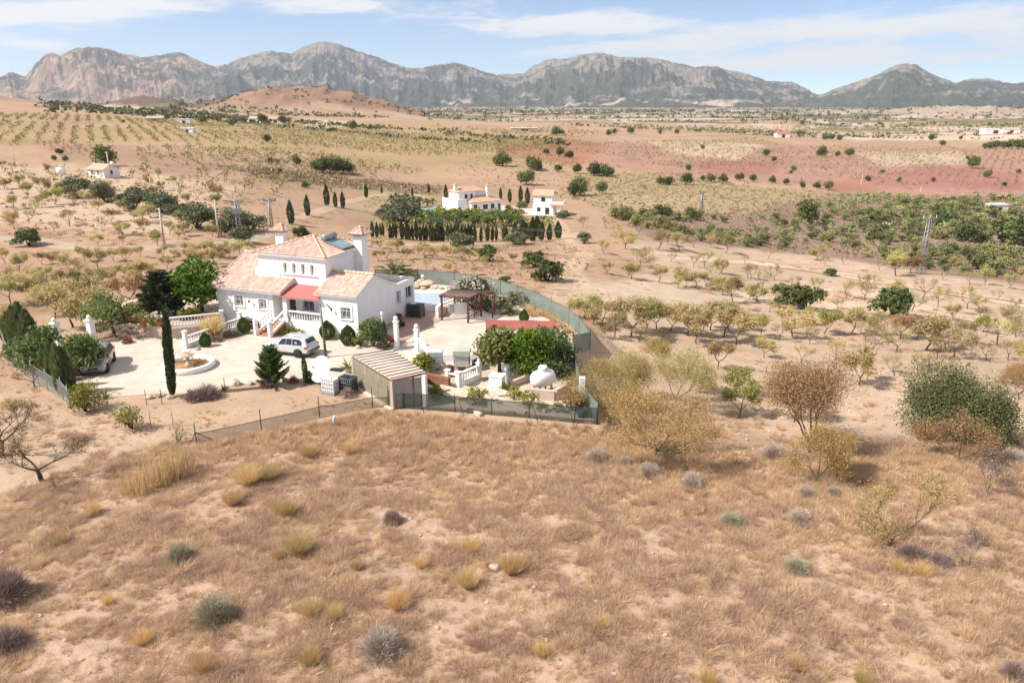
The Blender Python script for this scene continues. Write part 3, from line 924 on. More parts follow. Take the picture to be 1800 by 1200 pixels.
def cypress_mesh(seed, slim=.11, n=2600, leaf='cypress'):
    """(trunk, crown): a dark column of upright sprays, height 1"""
    key = ('cypress', seed, slim, leaf)
    if key in VAR: return VAR[key]
    rg = np.random.default_rng(seed + 400)
    t = MB(); t.tube([(0, 0, -.03), (0, 0, .12), (0, 0, .7)], [.018, .014, .005], 5, 0, .4)
    z = rg.uniform(.03, 1.0, n)
    prof = slim * np.clip(np.sin(np.clip((z + .10) / 1.12, 0, 1) * np.pi) ** .55, .04, 1) * np.where(z > .6, 1 - ((z - .6) / .42) ** 1.6 * .9, 1)
    a = rg.uniform(0, 6.28, n)
    lump = 1 + .22 * np.sin(a * 3 + z * 23 + seed) * np.sin(z * 31 + seed * 2)
    q = prof * lump * rg.uniform(.4, 1.05, n) ** .5
    B = np.stack([q * np.cos(a), q * np.sin(a), z * .95], 1)
    c = MB()
    D = np.stack([np.cos(a) * .35, np.sin(a) * .35, np.full(n, 1.0)], 1)
    blades(c, B, D, .085, .02, rg, 0, np.clip(.35 + .3 * np.sin(a * 3 + z * 23 + seed) + rg.normal(0, .2, n), 0, 1), 0)
    VAR[key] = (t.mesh('cypress_trunk', MT['greybark']), c.mesh('cypress_crown', LM[leaf]))
    return VAR[key]


def cone_topiary(seed, n=2600, R=.36, leaf='topiary', egg=True):
    """clipped conifer, height 1: egg or cone of short upright sprays"""
    key = ('topiary', seed, R, leaf)
    if key in VAR: return VAR[key]
    rg = np.random.default_rng(seed + 900)
    z = rg.uniform(0.0, 1, n) ** 1.15
    prof = R * (np.sin(np.clip(z * .86 + .17, 0, 1) * np.pi) ** .75 if egg else (1 - z) ** .8)
    a = rg.uniform(0, 6.28, n); q = prof * (1 + .09 * np.sin(a * 5 + z * 9)) * rg.uniform(.6, 1, n) ** .35
    c = MB(); blades(c, np.stack([q * np.cos(a), q * np.sin(a), z * .93], 1), np.stack([np.cos(a) * .5, np.sin(a) * .5, np.ones(n)], 1), .11, .035, rg, 0, None, 0)
    c.tube([(0, 0, -.05), (0, 0, .5)], [.035, .02], 5, 1, .4)
    VAR[key] = c.mesh('topiary', [LM[leaf], MT['bark']])
    return VAR[key]


def fir_mesh(seed, R=.45, tiers=13, leaf='conifer', start=.03, upk=.5, droop=0.0, nsp=36, wid=.03):
    """(trunk, crown): whorls of upswept branches with needle sprays, height 1"""
    key = ('fir', seed, leaf)
    if key in VAR: return VAR[key]
    rg = np.random.default_rng(seed + 77)
    t = MB(); t.tube([(0, 0, -.03), (0, 0, .5), (0, 0, .97)], [.025, .015, .004], 6, 0, .4)
    c = MB()
    for k in range(tiers):
        z = start + (1 - start - .04) * (k / tiers) ** .95
        L = R * (1 - (z - start) / (1 - start)) ** .8 * (1 if k > 1 else .85)
        m = rg.integers(6, 10)
        for j in range(m):
            a = 6.283 * j / m + rg.uniform(-.3, .3) + k
            ll = L * rg.uniform(.75, 1.15)
            d = np.array([math.cos(a), math.sin(a), upk * rg.uniform(.5, 1.1)])
            s = np.linspace(0, 1, 5)[:, None]
            pts = np.array([0, 0, z]) + d * s * ll - np.array([0, 0, 1]) * (s ** 2) * droop * ll
            t.tube(pts, np.linspace(.009, .003, 5), 3, 0, .4, cap=False)
            q = rg.uniform(.1, 1.0, nsp)
            B = np.array([0, 0, z]) + d * q[:, None] * ll - np.array([0, 0, 1]) * (q[:, None] ** 2) * droop * ll
            side = np.stack([-math.sin(a) * np.ones(nsp), math.cos(a) * np.ones(nsp), np.zeros(nsp)], 1) * rg.choice([-1, 1], nsp)[:, None]
            D = d * .9 + side * rg.uniform(0, .9, nsp)[:, None] + np.array([0, 0, .35])
            blades(c, B, D, .12, wid, rg, 0, None, .1)
    VAR[key] = (t.mesh('fir_trunk', MT['bark']), c.mesh('fir_crown', LM[leaf]))
    return VAR[key]


def palm_mesh(seed, n=34, trunk=.28, L=.75, leaf='palm', r0=.075, stiff=.5, wid=.05):
    """(trunk, crown): arching feather fronds, height about 1"""
    key = ('palm', seed, leaf, trunk)
    if key in VAR: return VAR[key]
    rg = np.random.default_rng(seed + 31)
    t = MB()
    prof = [(r0 * (1 + .12 * (i % 2)), trunk * i / 10) for i in range(11)]
    prof[0] = (r0 * 1.1, -.06); t.lathe(prof, k=10, mat=0, rnd=.5)
    c = MB()
    for j in range(n):
        a = 6.283 * j * .381966; e = rg.uniform(.05, 1.35)
        d = np.array([math.cos(a) * math.cos(e), math.sin(a) * math.cos(e), math.sin(e)])
        ll = L * rg.uniform(.8, 1.1); s = np.linspace(0, 1, 12)
        pts = np.array([0, 0, trunk]) + d * s[:, None] * ll - np.array([0, 0, 1]) * (s[:, None] ** 2.2) * ll * stiff * (.35 + math.cos(e))
        c.tube(pts, np.linspace(.012, .003, 12), 3, 0, .2, cap=False)
        tan = np.gradient(pts, axis=0); tan /= np.linalg.norm(tan, axis=1)[:, None]
        sd = np.cross(tan, [0, 0, 1.0]); sd /= np.linalg.norm(sd, axis=1)[:, None] + 1e-9
        q = rg.uniform(.12, 1, 44); ix = np.clip((q * 11).astype(int), 0, 10); fr = (q * 11 - ix)[:, None]
        B = pts[ix] * (1 - fr) + pts[np.minimum(ix + 1, 11)] * fr
        D = sd[ix] * rg.choice([-1, 1], 44)[:, None] + tan[ix] * .9 + np.array([0, 0, .25])
        blades(c, B, D, .17 * (1.05 - .5 * float(np.mean(q))), wid * .5, rg, 0, rg.uniform(0, .5, 44) + .5 * (e / 1.35), .5)
    VAR[key] = (t.mesh('palm_trunk', MT['greybark']), c.mesh('palm_crown', LM[leaf]))
    return VAR[key]


def rosette_mesh(seed, n=46, leaf='yucca', L=.9, wid=.07, stem=0.0, bend=.5, emin=.15):
    """spiky rosette (yucca, agave, cycad), height about 1"""
    key = ('rosette', seed, leaf)
    if key in VAR: return VAR[key]
    rg = np.random.default_rng(seed + 5)
    a = 6.283 * np.arange(n) * .381966; e = rg.uniform(emin, 1.45, n)
    D = np.stack([np.cos(a) * np.cos(e), np.sin(a) * np.cos(e), np.sin(e)], 1)
    c = MB(); blades(c, np.tile([0, 0, stem + .02], (n, 1)) + D * .03, D, L, wid, rg, 0, None, bend)
    c.tube([(0, 0, -.05), (0, 0, stem + .05)], [.05, .045], 6, 1, .4)
    VAR[key] = c.mesh('rosette', [LM[leaf], MT['greybark']])
    return VAR[key]


def tuft_mesh(kind, seed, n, leaf, spread=.35, width=.02, bend=.35, base=.12, lo=.5, upright=1.0, mats=None, short=.5):
    """grass tuft or twiggy cushion, height about 1"""
    key = (kind, seed)
    if key in VAR: return VAR[key]
    rg = np.random.default_rng(seed * 3 + len(kind) * 11)
    a = rg.uniform(0, 6.28, n); q = base * np.sqrt(rg.uniform(0, 1, n))
    B = np.stack([q * np.cos(a), q * np.sin(a), -.02 * np.ones(n)], 1)
    el = rg.uniform(0, 1, n) * spread
    a2 = a + rg.normal(0, .6, n)
    D = np.stack([np.cos(a2) * el * 2, np.sin(a2) * el * 2, upright * np.ones(n)], 1)
    c = MB(); blades(c, B, D, 1.0, width, rg, 0, None, bend)
    VAR[key] = c.mesh(kind, [LM[leaf]] if mats is None else mats)
    return VAR[key]


def twig_ball(kind, seed, n, leaf, R=.55, width=.018, inner=.35):
    """round twiggy shrub of height 1"""
    key = (kind, seed)
    if key in VAR: return VAR[key]
    rg = np.random.default_rng(seed * 5 + len(kind))
    d = unit(n, rg); d[:, 2] = np.abs(d[:, 2])
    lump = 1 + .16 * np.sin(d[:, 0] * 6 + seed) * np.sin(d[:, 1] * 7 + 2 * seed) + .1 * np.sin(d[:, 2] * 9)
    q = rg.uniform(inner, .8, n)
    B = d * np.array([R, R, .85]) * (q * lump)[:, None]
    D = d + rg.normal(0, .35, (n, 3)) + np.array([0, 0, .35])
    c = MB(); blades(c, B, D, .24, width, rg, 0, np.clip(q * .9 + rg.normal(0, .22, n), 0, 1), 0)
    for i in range(10):
        c.tube([(0, 0, -.04), tuple(d[i] * np.array([R, R, .85]) * .45), tuple(d[i] * np.array([R, R, .85]) * .8)], [.02, .012, .005], 3, 1, .4, cap=False)
    VAR[key] = c.mesh(kind, [LM[leaf], MT['greybark']])
    return VAR[key]


def put(name, me, X, s, label, cat, group=None, rz=None, wide=1.0, rnd=random.Random(4)):
    o = link(name, me, None, tuple(X), rnd.uniform(0, 6.28) if rz is None else rz, (s * wide, s * wide, s))
    return tag(o, label, cat, group)

# ------------------------------------------------------------------ surfaces of the plot
PLACE = {'z': 0.0}


def sheet(name, px, z, m, world=None):
    """flat paved surface from a surveyed outline"""
    poly = world if world is not None else [tuple(P(u, v, z)[:2]) for u, v in px]
    ar = sum(a[0] * b[1] - b[0] * a[1] for a, b in zip(poly, poly[1:] + poly[:1]))
    if ar < 0: poly = poly[::-1]
    b = MB(); b.prism(poly, z - .12, z, 0)
    o = b.build(name, m); o['kind'] = 'structure'
    return o


def gravel_mat(name, c1, c2):
    m, nt, b, o = new_mat(name)
    f1, r1 = noise_fac(nt, .25, 6, .3, .7, 'World'); f2, r2 = noise_fac(nt, 9, 4, .35, .65, 'World', .75)
    f3, r3 = noise_fac(nt, 1.1, 7, .35, .7, 'World', .7)
    c = mixc(nt, f1, c1, c2)
    c = mixc(nt, 1.0, c, mixc(nt, f2, (.88, .87, .86), (1.08, 1.08, 1.08)), 'MULTIPLY')
    c = mixc(nt, 1.0, c, mixc(nt, f3, (.86, .84, .82), (1.06, 1.06, 1.06)), 'MULTIPLY')
    f4, r4 = noise_fac(nt, .55, 5, .52, .62, 'World', .5); c = mixc(nt, 1.0, c, mixc(nt, f4, (1.0, 1.0, 1.0), (.90, .88, .86)), 'MULTIPLY')
    nt.links.new(c, b.inputs['Base Color']); b.inputs['Roughness'].default_value = .95; b.inputs['Specular IOR Level'].default_value = .1
    bump(nt, b, r2, .3, .02)
    return m


MT['gravel'] = gravel_mat('pale_gravel', (.60, .53, .465), (.53, .465, .40))
MT['gravel2'] = gravel_mat('garden_gravel', (.57, .49, .41), (.50, .415, .34))
MT['dirt'] = gravel_mat('dirt_track', (.50, .385, .28), (.42, .305, .21))
MT['asphalt'] = gravel_mat('pale_asphalt', (.46, .37, .30), (.38, .30, .24))

sheet('driveway', [(118, 640), (155, 676), (200, 696), (262, 692), (340, 690), (420, 674), (520, 668), (600, 664), (650, 656), (700, 640), (750, 655), (775, 660), (850, 650), (900, 634), (1002, 618), (1000, 598), (985, 577), (960, 555), (935, 537), (900, 520), (860, 508), (740, 497), (700, 500), (600, 500), (400, 530), (300, 566), (262, 585), (205, 597), (165, 600), (120, 615)], .012, MT['gravel'])
sheet('garden_bed', [(700, 640), (690, 660), (690, 706), (800, 714), (1040, 738), (1012, 690), (1003, 620), (900, 636), (850, 652), (770, 664)], .016, MT['gravel2'])
sheet('terrace', [(700, 606), (690, 590), (700, 560), (727, 549), (748, 545), (790, 548), (772, 564), (745, 577)], .05, MT['paving'])
sheet('pool_deck', [(700, 548), (735, 543), (802, 537), (838, 518), (800, 503), (735, 499), (690, 505)], .03, gravel_mat('pool_paving', (.68, .6, .52), (.6, .52, .44)))


def water_mat():
    m, nt, b, o = new_mat('pool_water_blue')
    f, r = noise_fac(nt, 2.2, 3, .3, .7, 'World')
    nt.links.new(mixc(nt, f, (.38, .45, .53), (.44, .51, .58)), b.inputs['Base Color']); b.inputs['Roughness'].default_value = .12
    bump(nt, b, r, .15, .05); return m


MT['water'] = water_mat()
POOLP = [tuple(P(u, v, .06)[:2]) for u, v in [(690, 536), (768, 536), (806, 522), (790, 515), (722, 513), (690, 515)]]
w_ = sheet('pool_water', None, .06, MT['water'], POOLP)
b = MB()
for i in range(len(POOLP)):
    p0, p1 = np.array(POOLP[i]), np.array(POOLP[(i + 1) % len(POOLP)]); d = p1 - p0; L = np.linalg.norm(d)
    nrm = np.array([d[1], -d[0]]) / L * .17; mid = (p0 + p1) / 2
    if np.dot(nrm, mid - np.mean(POOLP, 0)) < 0: nrm = -nrm
    b.box((mid[0] + nrm[0], mid[1] + nrm[1], .05 + .002 * i), (L + .3, .34, .12), math.atan2(d[1], d[0]), 0)
o = b.build('pool_coping', MT['trim']); o['kind'] = 'structure'

# ------------------------------------------------------------------ the villa (own axes: x along the front, y to the back)
VA = rad(-21); VC = np.array([-13.5, 62.35])
VX, VY = np.array([math.cos(VA), math.sin(VA)]), np.array([-math.sin(VA), math.cos(VA)])


def W(x, y, z=0.0): q = VC + VX * x + VY * y; return (q[0], q[1], z)


villa = thing('villa', 'large white villa with terracotta tiled roofs, red porch roof and two chimneys beside the driveway', 'house', W(0, 0), VA)


def wall_holes(b, o, ux, n, x0, x1, z0, z1, holes, depth=.22, mat=0, arch=()):
    """a wall face with real openings: o origin, ux direction along it, n outward normal; holes (xa, xb, za, zb)"""
    o, ux, n = np.array(o, float), np.array(ux, float), np.array(n, float); uz = np.array([0, 0, 1.0])
    xs = sorted({x0, x1, *[h[0] for h in holes], *[h[1] for h in holes]}); zs = sorted({z0, z1, *[h[2] for h in holes], *[h[3] for h in holes]})
    pt = lambda x, z, d=0: o + ux * x + uz * z - n * d
    flip = np.dot(np.cross(ux, uz), n) < 0
    def q(a): return a[::-1] if flip else a
    for i in range(len(xs) - 1):
        for j in range(len(zs) - 1):
            cx, cz = (xs[i] + xs[i + 1]) / 2, (zs[j] + zs[j + 1]) / 2
            if any(h[0] < cx < h[1] and h[2] < cz < h[3] for h in holes): continue
            b.add(q([pt(xs[i], zs[j]), pt(xs[i + 1], zs[j]), pt(xs[i + 1], zs[j + 1]), pt(xs[i], zs[j + 1])]), [(0, 1, 2, 3)], mat)
    for k, (xa, xb, za, zb) in enumerate(holes):
        ring = [(xa, za), (xb, za), (xb, zb), (xa, zb)]
        if k in arch:
            r = (xb - xa) / 2; cx = (xa + xb) / 2; zc = zb - r
            cur = [(cx + r * math.cos(t), zc + r * math.sin(t)) for t in np.linspace(0, math.pi, 13)]
            ring = [(xa, za), (xb, za)] + cur
            for side in (0, 1):
                half = cur[:7] if side == 0 else cur[6:]
                corner = (xb, zb) if side == 0 else (xa, zb)
                for a_, b_ in zip(half, half[1:]):
                    b.add(q([pt(*corner), pt(*b_), pt(*a_)]), [(0, 1, 2)], mat)
        m = len(ring)
        for i in range(m):
            a_, c_ = ring[i], ring[(i + 1) % m]
            b.add([pt(*a_), pt(*a_, depth), pt(*c_, depth), pt(*c_)], [(0, 1, 2, 3)], mat)


def window(parent, o, ux, n, xa, xb, za, zb, bars=5, depth=.2, arch=False, surround=.14, label=None, sill=True):
    """glazing, frame and grille inside an opening, raised surround and sill round it"""
    o, ux, n = np.array(o, float), np.array(ux, float), np.array(n, float)
    M = Matrix(((ux[0], -n[0], 0, o[0]), (ux[1], -n[1], 0, o[1]), (0, 0, 1, o[2]), (0, 0, 0, 1)))   # x along, y inward, z up
    w, h = xb - xa, zb - za
    r = w / 2 if arch else 0
    g = MB(M)
    def outline(d, y):
        a, c, e, f = xa + d, xb - d, za + d, zb - d
        if not arch: return [(a, y, e), (c, y, e), (c, y, f), (a, y, f)]
        return [(a, y, e), (c, y, e)] + [((a + c) / 2 + (c - a) / 2 * math.cos(t), y, f - r + d + (r - d) * math.sin(t)) for t in np.linspace(0, math.pi, 13)]
    ring = outline(0, depth - .02); g.add(ring, [tuple(range(len(ring)))], 0)
    win = g.build('window', [MT['glass']], parent)
    if label: win['label'] = label
    f = MB(M)
    ro, ri = outline(.0, depth - .08), outline(.07, depth - .08); m = len(ro)
    for i in range(m):
        j = (i + 1) % m; back = lambda p: (p[0], p[1] + .05, p[2])
        f.add([ro[i], ro[j], ri[j], ri[i]], [(0, 1, 2, 3)], 0); f.add([ri[i], ri[j], back(ri[j]), back(ri[i])], [(0, 1, 2, 3)], 0)
    f.b2((xa + w / 2 - .03, depth - .075, za + .07), (xa + w / 2 + .03, depth - .035, zb - (.07 if not arch else .1)), 0)
    f.build('window_frame', [MT['trim']], win)
    if bars:
        k = MB(M)
        for i in range(1, bars + 1):
            x = xa + w * i / (bars + 1); top = zb if not arch else zb - r + math.sqrt(max(r * r - (x - xa - w / 2) ** 2, 0))
            k.tube([(x, .03, za), (x, .03, top - .01)], .014, 4)
        for zz in (za + h * .2, za + h * .72): k.tube([(xa, .03, zz), (xb, .03, zz)], .014, 4)
        k.build('window_grille', [MT['trim']], win)
    if surround:
        s = MB(M); e = surround
        if arch:
            zc = zb - r
            for t0, t1 in zip(np.linspace(0, math.pi, 13), np.linspace(0, math.pi, 13)[1:]):
                c0 = (xa + w / 2, zc)
                V = []
                for y in (-.045, 0.01):
                    for rr, t in ((r, t0), (r + e, t0), (r + e, t1), (r, t1)): V.append((c0[0] + rr * math.cos(t), y, c0[1] + rr * math.sin(t)))
                s.add(V, [(0, 1, 2, 3), (4, 7, 6, 5), (1, 5, 6, 2), (0, 3, 7, 4)], 0)
            s.b2((xa - e, -.045, za), (xa, .01, zc), 0); s.b2((xb, -.045, za), (xb + e, .01, zc), 0)
        else:
            s.b2((xa - e, -.05, za), (xa, .01, zb), 0); s.b2((xb, -.05, za), (xb + e, .01, zb), 0); s.b2((xa - e, -.053, zb), (xb + e, .01, zb + e * 1.5), 0)
        s.build('window_surround', [MT['trim']], win)
    if sill:
        s = MB(M); s.b2((xa - .16, -.10, za - .09), (xb + .16, .06, za), 0); s.build('window_sill', [MT['trim']], win)
    return win


def tiled(b, o, s_dir, t_dir, nrm, poly, pitch=.27, row=.42, rg=None, mat=0, amp=.055):
    """barrel-tile roof slope: poly in (s along eave, t up the slope)"""
    rg = rg or np.random.default_rng(3)
    o, s_dir, t_dir, nrm = (np.array(x, float) for x in (o, s_dir, t_dir, nrm))
    P2 = np.array(poly, float); n = len(P2)
    def span(s):
        ts = []
        for i in range(n):
            a, c = P2[i], P2[(i + 1) % n]
            if (a[0] - s) * (c[0] - s) <= 0 and abs(a[0] - c[0]) > 1e-9: ts.append(a[1] + (c[1] - a[1]) * (s - a[0]) / (c[0] - a[0]))
        return (min(ts), max(ts)) if ts else (0, 0)
    s0, s1 = P2[:, 0].min(), P2[:, 0].max()
    ncol = max(2, int(round((s1 - s0) / pitch)))
    sub = 4
    g = np.linspace(s0 + 1e-4, s1 - 1e-4, ncol * sub + 1)
    hts = amp * np.abs(np.sin(np.arange(ncol * sub + 1) * math.pi / sub))
    for cidx in range(ncol):
        tone = rg.random()
        spn = [span(g[cidx * sub + i]) for i in range(sub + 1)]
        tmin, tmax = min(a for a, _ in spn), max(a for _, a in spn)
        for rr in range(int((tmax - tmin) / row) + 1):
            ta, tb = tmin + rr * row, tmin + (rr + 1) * row
            tint = np.clip(.72 * rg.random() + .28 * tone, 0, 1)
            V, F = [], []
            for i in range(sub + 1):
                a = min(max(ta, spn[i][0]), spn[i][1]); c = min(max(tb, spn[i][0]), spn[i][1])
                base = o + s_dir * g[cidx * sub + i]
                V += [base + t_dir * a + nrm * (hts[cidx * sub + i] + .022), base + t_dir * c + nrm * hts[cidx * sub + i]]
            for i in range(sub):
                k = 2 * i
                if np.linalg.norm(V[k + 1] - V[k]) + np.linalg.norm(V[k + 3] - V[k + 2]) < .02: continue
                F.append((k, k + 2, k + 3, k + 1))
            if F: b.add(V, F, mat, tint)
    # boards under the tiles
    u = [o + s_dir * p[0] + t_dir * p[1] - nrm * .02 for p in P2]; l = [q - nrm * .12 for q in u]
    F = [tuple(range(n)), tuple(range(2 * n - 1, n - 1, -1))] + [(i, n + i, n + (i + 1) % n, (i + 1) % n) for i in range(n)]
    b.add(u + l, F, 1)


def slope_frame(y0, z0, y1, z1, sgn=1):
    t = np.array([0, y1 - y0, z1 - z0]); L = np.linalg.norm(t); t = t / L
    n = np.array([0, -t[2], t[1]]) if t[1] > 0 else np.array([0, t[2], -t[1]])
    return t, n, L


def ridge_caps(b, pts, r=.12, mat=0, rg=np.random.default_rng(8)):
    pts = np.array(pts, float)
    for a, c in zip(pts, pts[1:]):
        L = np.linalg.norm(c - a); m = max(1, int(L / .42))
        for i in range(m):
            b.tube([a + (c - a) * i / m, a + (c - a) * (i + 1.12) / m], [r * 1.08, r * .92], 8, mat, rg.random())


def build_villa():
    # walls -------------------------------------------------------------
    b = MB(); fx, fn = (1, 0, 0), (0, -1, 0)
    holesA = [(-13.35, -12.35, 2.02, 2.98), (-10.6, -9.72, 1.98, 2.9)]
    wall_holes(b, (0, 0, 0), fx, fn, -15.35, -9.0, -.2, 3.55, holesA)
    b.add([(-9, 0, -.2), (-9, 1.8, -.2), (-9, 1.8, 4.55), (-9, 0, 3.80)], [(0, 1, 2, 3)])                       # right end of the left wing
    b.add([(-15.35, 9.4, -.2), (-15.35, 0, -.2), (-15.35, 0, 3.78), (-15.35, 5, 5.95), (-15.35, 9.4, 3.9)], [(0, 1, 2, 3, 4)])
    # upper block with four arched windows, its foot forms the back of the porch
    arcs = [(-8.86 + i * .985, -8.86 + i * .985 + .42, 5.12, 6.12) for i in range(4)]
    porch = [(-8.62, -7.85, 1.2, 3.0), (-7.1, -5.85, 1.75, 3.02)]
    wall_holes(b, (0, 1.8, 0), fx, fn, -11.7, -4.3, 0, 6.85, arcs + porch, arch=(0, 1, 2, 3, 4, 5))
    b.add([(-4.3, 1.8, 0), (-4.3, 9.2, 0), (-4.3, 9.2, 6.85), (-4.3, 1.8, 6.85)], [(0, 1, 2, 3)])
    b.add([(-11.7, 9.2, 0), (-11.7, 1.8, 0), (-11.7, 1.8, 6.85), (-11.7, 9.2, 6.85)], [(0, 1, 2, 3)])
    b.add([(-4.3, 9.2, 0), (-15.35, 9.2, 0), (-15.35, 9.2, 3.9), (-4.3, 9.2, 3.9)], [(0, 1, 2, 3)])
    b.add([(-4.3, 9.21, 3.9), (-11.7, 9.21, 3.9), (-11.7, 9.21, 6.85), (-4.3, 9.21, 6.85)], [(0, 1, 2, 3)])
    # right wing
    wall_holes(b, (0, 0, 0), fx, fn, -3.9, 0, -.2, 4.0, [(-1.72, -.72, 1.92, 2.98)])
    b.add([(-3.9, 1.8, 0), (-3.9, 0, 0), (-3.9, 0, 4.0), (-3.9, 1.8, 4.75)], [(0, 1, 2, 3)])
    # end wall: gable, then the flat-roofed part
    holesE = [(6.75, 7.55, 1.75, 2.95), (8.55, 9.95, 1.75, 2.95)]
    wall_holes(b, (0, 0, 0), (0, 1, 0), (1, 0, 0), 0, 10.4, -.2, 3.45, holesE)
    b.add([(0, 0, 3.45), (0, 5.95, 3.45), (0, 5.95, 3.9), (0, 2.9, 5.25), (0, 0, 4.02)], [(0, 1, 2, 3, 4)])
    wall_holes(b, (0, 10.4, 0), (-1, 0, 0), (0, 1, 0), 0, 9, -.2, 3.45, [])
    # parapet round the flat roof
    b.b2((-.24, 5.97, 3.12), (.004, 10.404, 3.62)); b.b2((-9, 10.16, 3.12), (-.24, 10.404, 3.62))
    b.add([(-.24, 5.96, 3.62), (.004, 5.96, 3.62), (.004, 5.96, 3.98), (-.24, 5.96, 3.98), (-.24, 7.3, 3.62), (.004, 7.3, 3.62)], [(0, 1, 2, 3), (1, 5, 2), (0, 3, 4), (3, 2, 5, 4)])
    # stepped parapet of the little roof terrace left of the arched windows
    b.b2((-12.1, 1.74, 4.3), (-9.3, 1.95, 5.42)); b.add([(-12.1, 1.76, 5.42), (-10.6, 1.76, 5.42), (-10.0, 1.76, 6.25), (-9.7, 1.76, 6.25), (-9.7, 1.76, 5.42)], [(0, 1, 2, 3, 4)])
    # porch: floor, pillar, beam, small end wall
    b.b2((-9.0, .02, -.2), (-3.9, 1.8, 1.2)); b.b2((-7.95, .02, 1.2), (-7.52, .45, 3.4)); b.b2((-7.95, .05, 3.2), (-3.9, .38, 3.42))
    b.b2((-9.0, 1.2, 3.0), (-7.95, 1.5, 3.4))
    walls = b.build('wall', [MT['white']], villa)
    pl = MB(); pl.b2((-3.92, -.05, -.2), (.04, -.004, .42)); pl.b2((.006, -.05, -.2), (.05, 10.4, .32)); pl.build('plinth', [MT['concrete']], villa)
    # openings -----------------------------------------------------------
    for h in holesA: window(villa, (0, 0, 0), fx, fn, *h, bars=6, surround=.2)
    for h in arcs: window(villa, (0, 1.8, 0), fx, fn, *h, bars=0, arch=True, surround=.16, sill=False, label='small arched upstairs window')
    sl = MB(); sl.b2((-9.15, 1.68, 5.03), (-5.15, 1.795, 5.115)); sl.build('sill_band', [MT['trim']], walls)
    window(villa, (0, 1.8, 0), fx, fn, *porch[1], bars=6, arch=True, surround=.0, label='wide arched porch window with a white grille', sill=True)
    window(villa, (0, 0, 0), fx, fn, -1.72, -.72, 1.92, 2.98, bars=6, surround=.2)
    for h, nb in zip(holesE, (3, 0)): window(villa, (0, 0, 0), (0, 1, 0), (1, 0, 0), *h, bars=nb, surround=.1)
    d = MB(); r = .385
    d.add([(-8.62, 1.93, 1.2), (-7.85, 1.93, 1.2)] + [(-8.235 + r * math.cos(t), 1.93, 2.615 + r * math.sin(t)) for t in np.linspace(0, math.pi, 13)], [tuple(range(15))])
    door = d.build('door', [MT['door']], villa)
    h = MB(); h.ball((-7.97, 1.87, 2.1), .045, 8, 6); h.build('handle', [MT['chrome']], door)
    # wall lamps and the wrought-iron ornament
    for x, y, z, n in ((-11.5, 0, 2.75, 'wall_lamp'), (-2.55, 0, 2.85, 'wall_lamp')):
        l = MB(); l.tube([(x, y, z), (x, y - .2, z + .08), (x, y - .25, z - .02)], .018, 5); l.lathe([(.02, .12), (.09, .06), (.07, -.12), (.02, -.16)], (x, y - .25, z - .1), 8); l.build(n, [MT['iron']], villa)
    l = MB()
    for i in range(4): l.ball((-3.1 + i * .13, -.05, 3.06 - i * .11), (.07, .03, .09), 6, 5)
    l.build('iron_ornament', [MT['iron']], villa)
    # roofs ----------------------------------------------------------------
    rg = np.random.default_rng(12)
    mats = [MT['tile'], MT['white']]
    t, n, L = slope_frame(-.5, 3.72, 5, 6.0)
    b = MB(); k = L / 5.5
    tiled(b, (0, -.5, 3.72), (1, 0, 0), t, n, [(-15.85, 0), (-12.1, 0), (-12.1, L), (-15.85, L)], rg=rg)
    tiled(b, (0, -.5, 3.72), (1, 0, 0), t, n, [(-12.1, 0), (-7.75, 0), (-7.75, 2.26 * k), (-12.1, 2.26 * k)], rg=rg)
    t2, n2, L2 = slope_frame(10, 3.72, 5, 6.0)
    tiled(b, (0, 10, 3.72), (1, 0, 0), t2, n2, [(-15.85, 0), (-11.72, 0), (-11.72, L2), (-15.85, L2)], rg=rg)
    rf = b.build('roof', mats, villa); rf['label'] = 'low tiled roof of the left wing'
    for pp_, r_ in (([(-15.85, 5, 6.08), (-11.8, 5, 6.08)], .15), ([(-15.8, -.45, 3.8), (-15.8, 5, 6.06)], .09), ([(-7.78, -.45, 3.8), (-7.78, 1.7, 4.7)], .09)):
        c = MB(); ridge_caps(c, pp_, r_); c.build('ridge_tile', [MT['tile_pale']], rf)
    # pyramid roof of the upper block
    b = MB(); e = .32; x0, x1, y0, y1 = -11.7 - e, -4.3 + e, 1.8 - e, 9.2 + e; ax, ay, az = -8.0, 5.5, 8.02; ez = 6.84; hw = (x1 - x0) / 2
    for o_, s_, tdir in (((ax, y0, ez), (1, 0, 0), (0, 1, 0)), ((x1, ay, ez), (0, 1, 0), (-1, 0, 0)), ((ax, y1, ez), (-1, 0, 0), (0, -1, 0)), ((x0, ay, ez), (0, -1, 0), (1, 0, 0))):
        td = np.array(tdir, float) * hw + np.array([0, 0, az - ez]); LL = np.linalg.norm(td); td /= LL
        nn = np.cross(np.array(s_, float), td)
        tiled(b, o_, s_, td, nn, [(-hw, 0), (hw, 0), (0, LL)], rg=rg)
    rf = b.build('roof', mats, villa); rf['label'] = 'pyramid tiled roof of the upper floor'
    c = MB()
    for cx, cy in ((x0, y0), (x1, y0), (x1, y1), (x0, y1)): ridge_caps(c, [(cx, cy, ez + .06), (ax, ay, az + .06)], .12)
    c.build('ridge_tile', [MT['tile_pale']], rf)
    # gable roof of the right wing
    b = MB(); t, n, L = slope_frame(-.32, 4.02, 2.9, 5.4)
    tiled(b, (0, -.32, 4.02), (1, 0, 0), t, n, [(-4.25, 0), (.12, 0), (.12, L), (-4.25, L)], rg=rg)
    t2, n2, L2 = slope_frame(6.0, 4.02, 2.9, 5.4)
    tiled(b, (0, 6.0, 4.02), (1, 0, 0), t2, n2, [(-4.25, 0), (.12, 0), (.12, L2), (-4.25, L2)], rg=rg)
    rf = b.build('roof', mats, villa); rf['label'] = 'gabled tiled roof of the right wing'
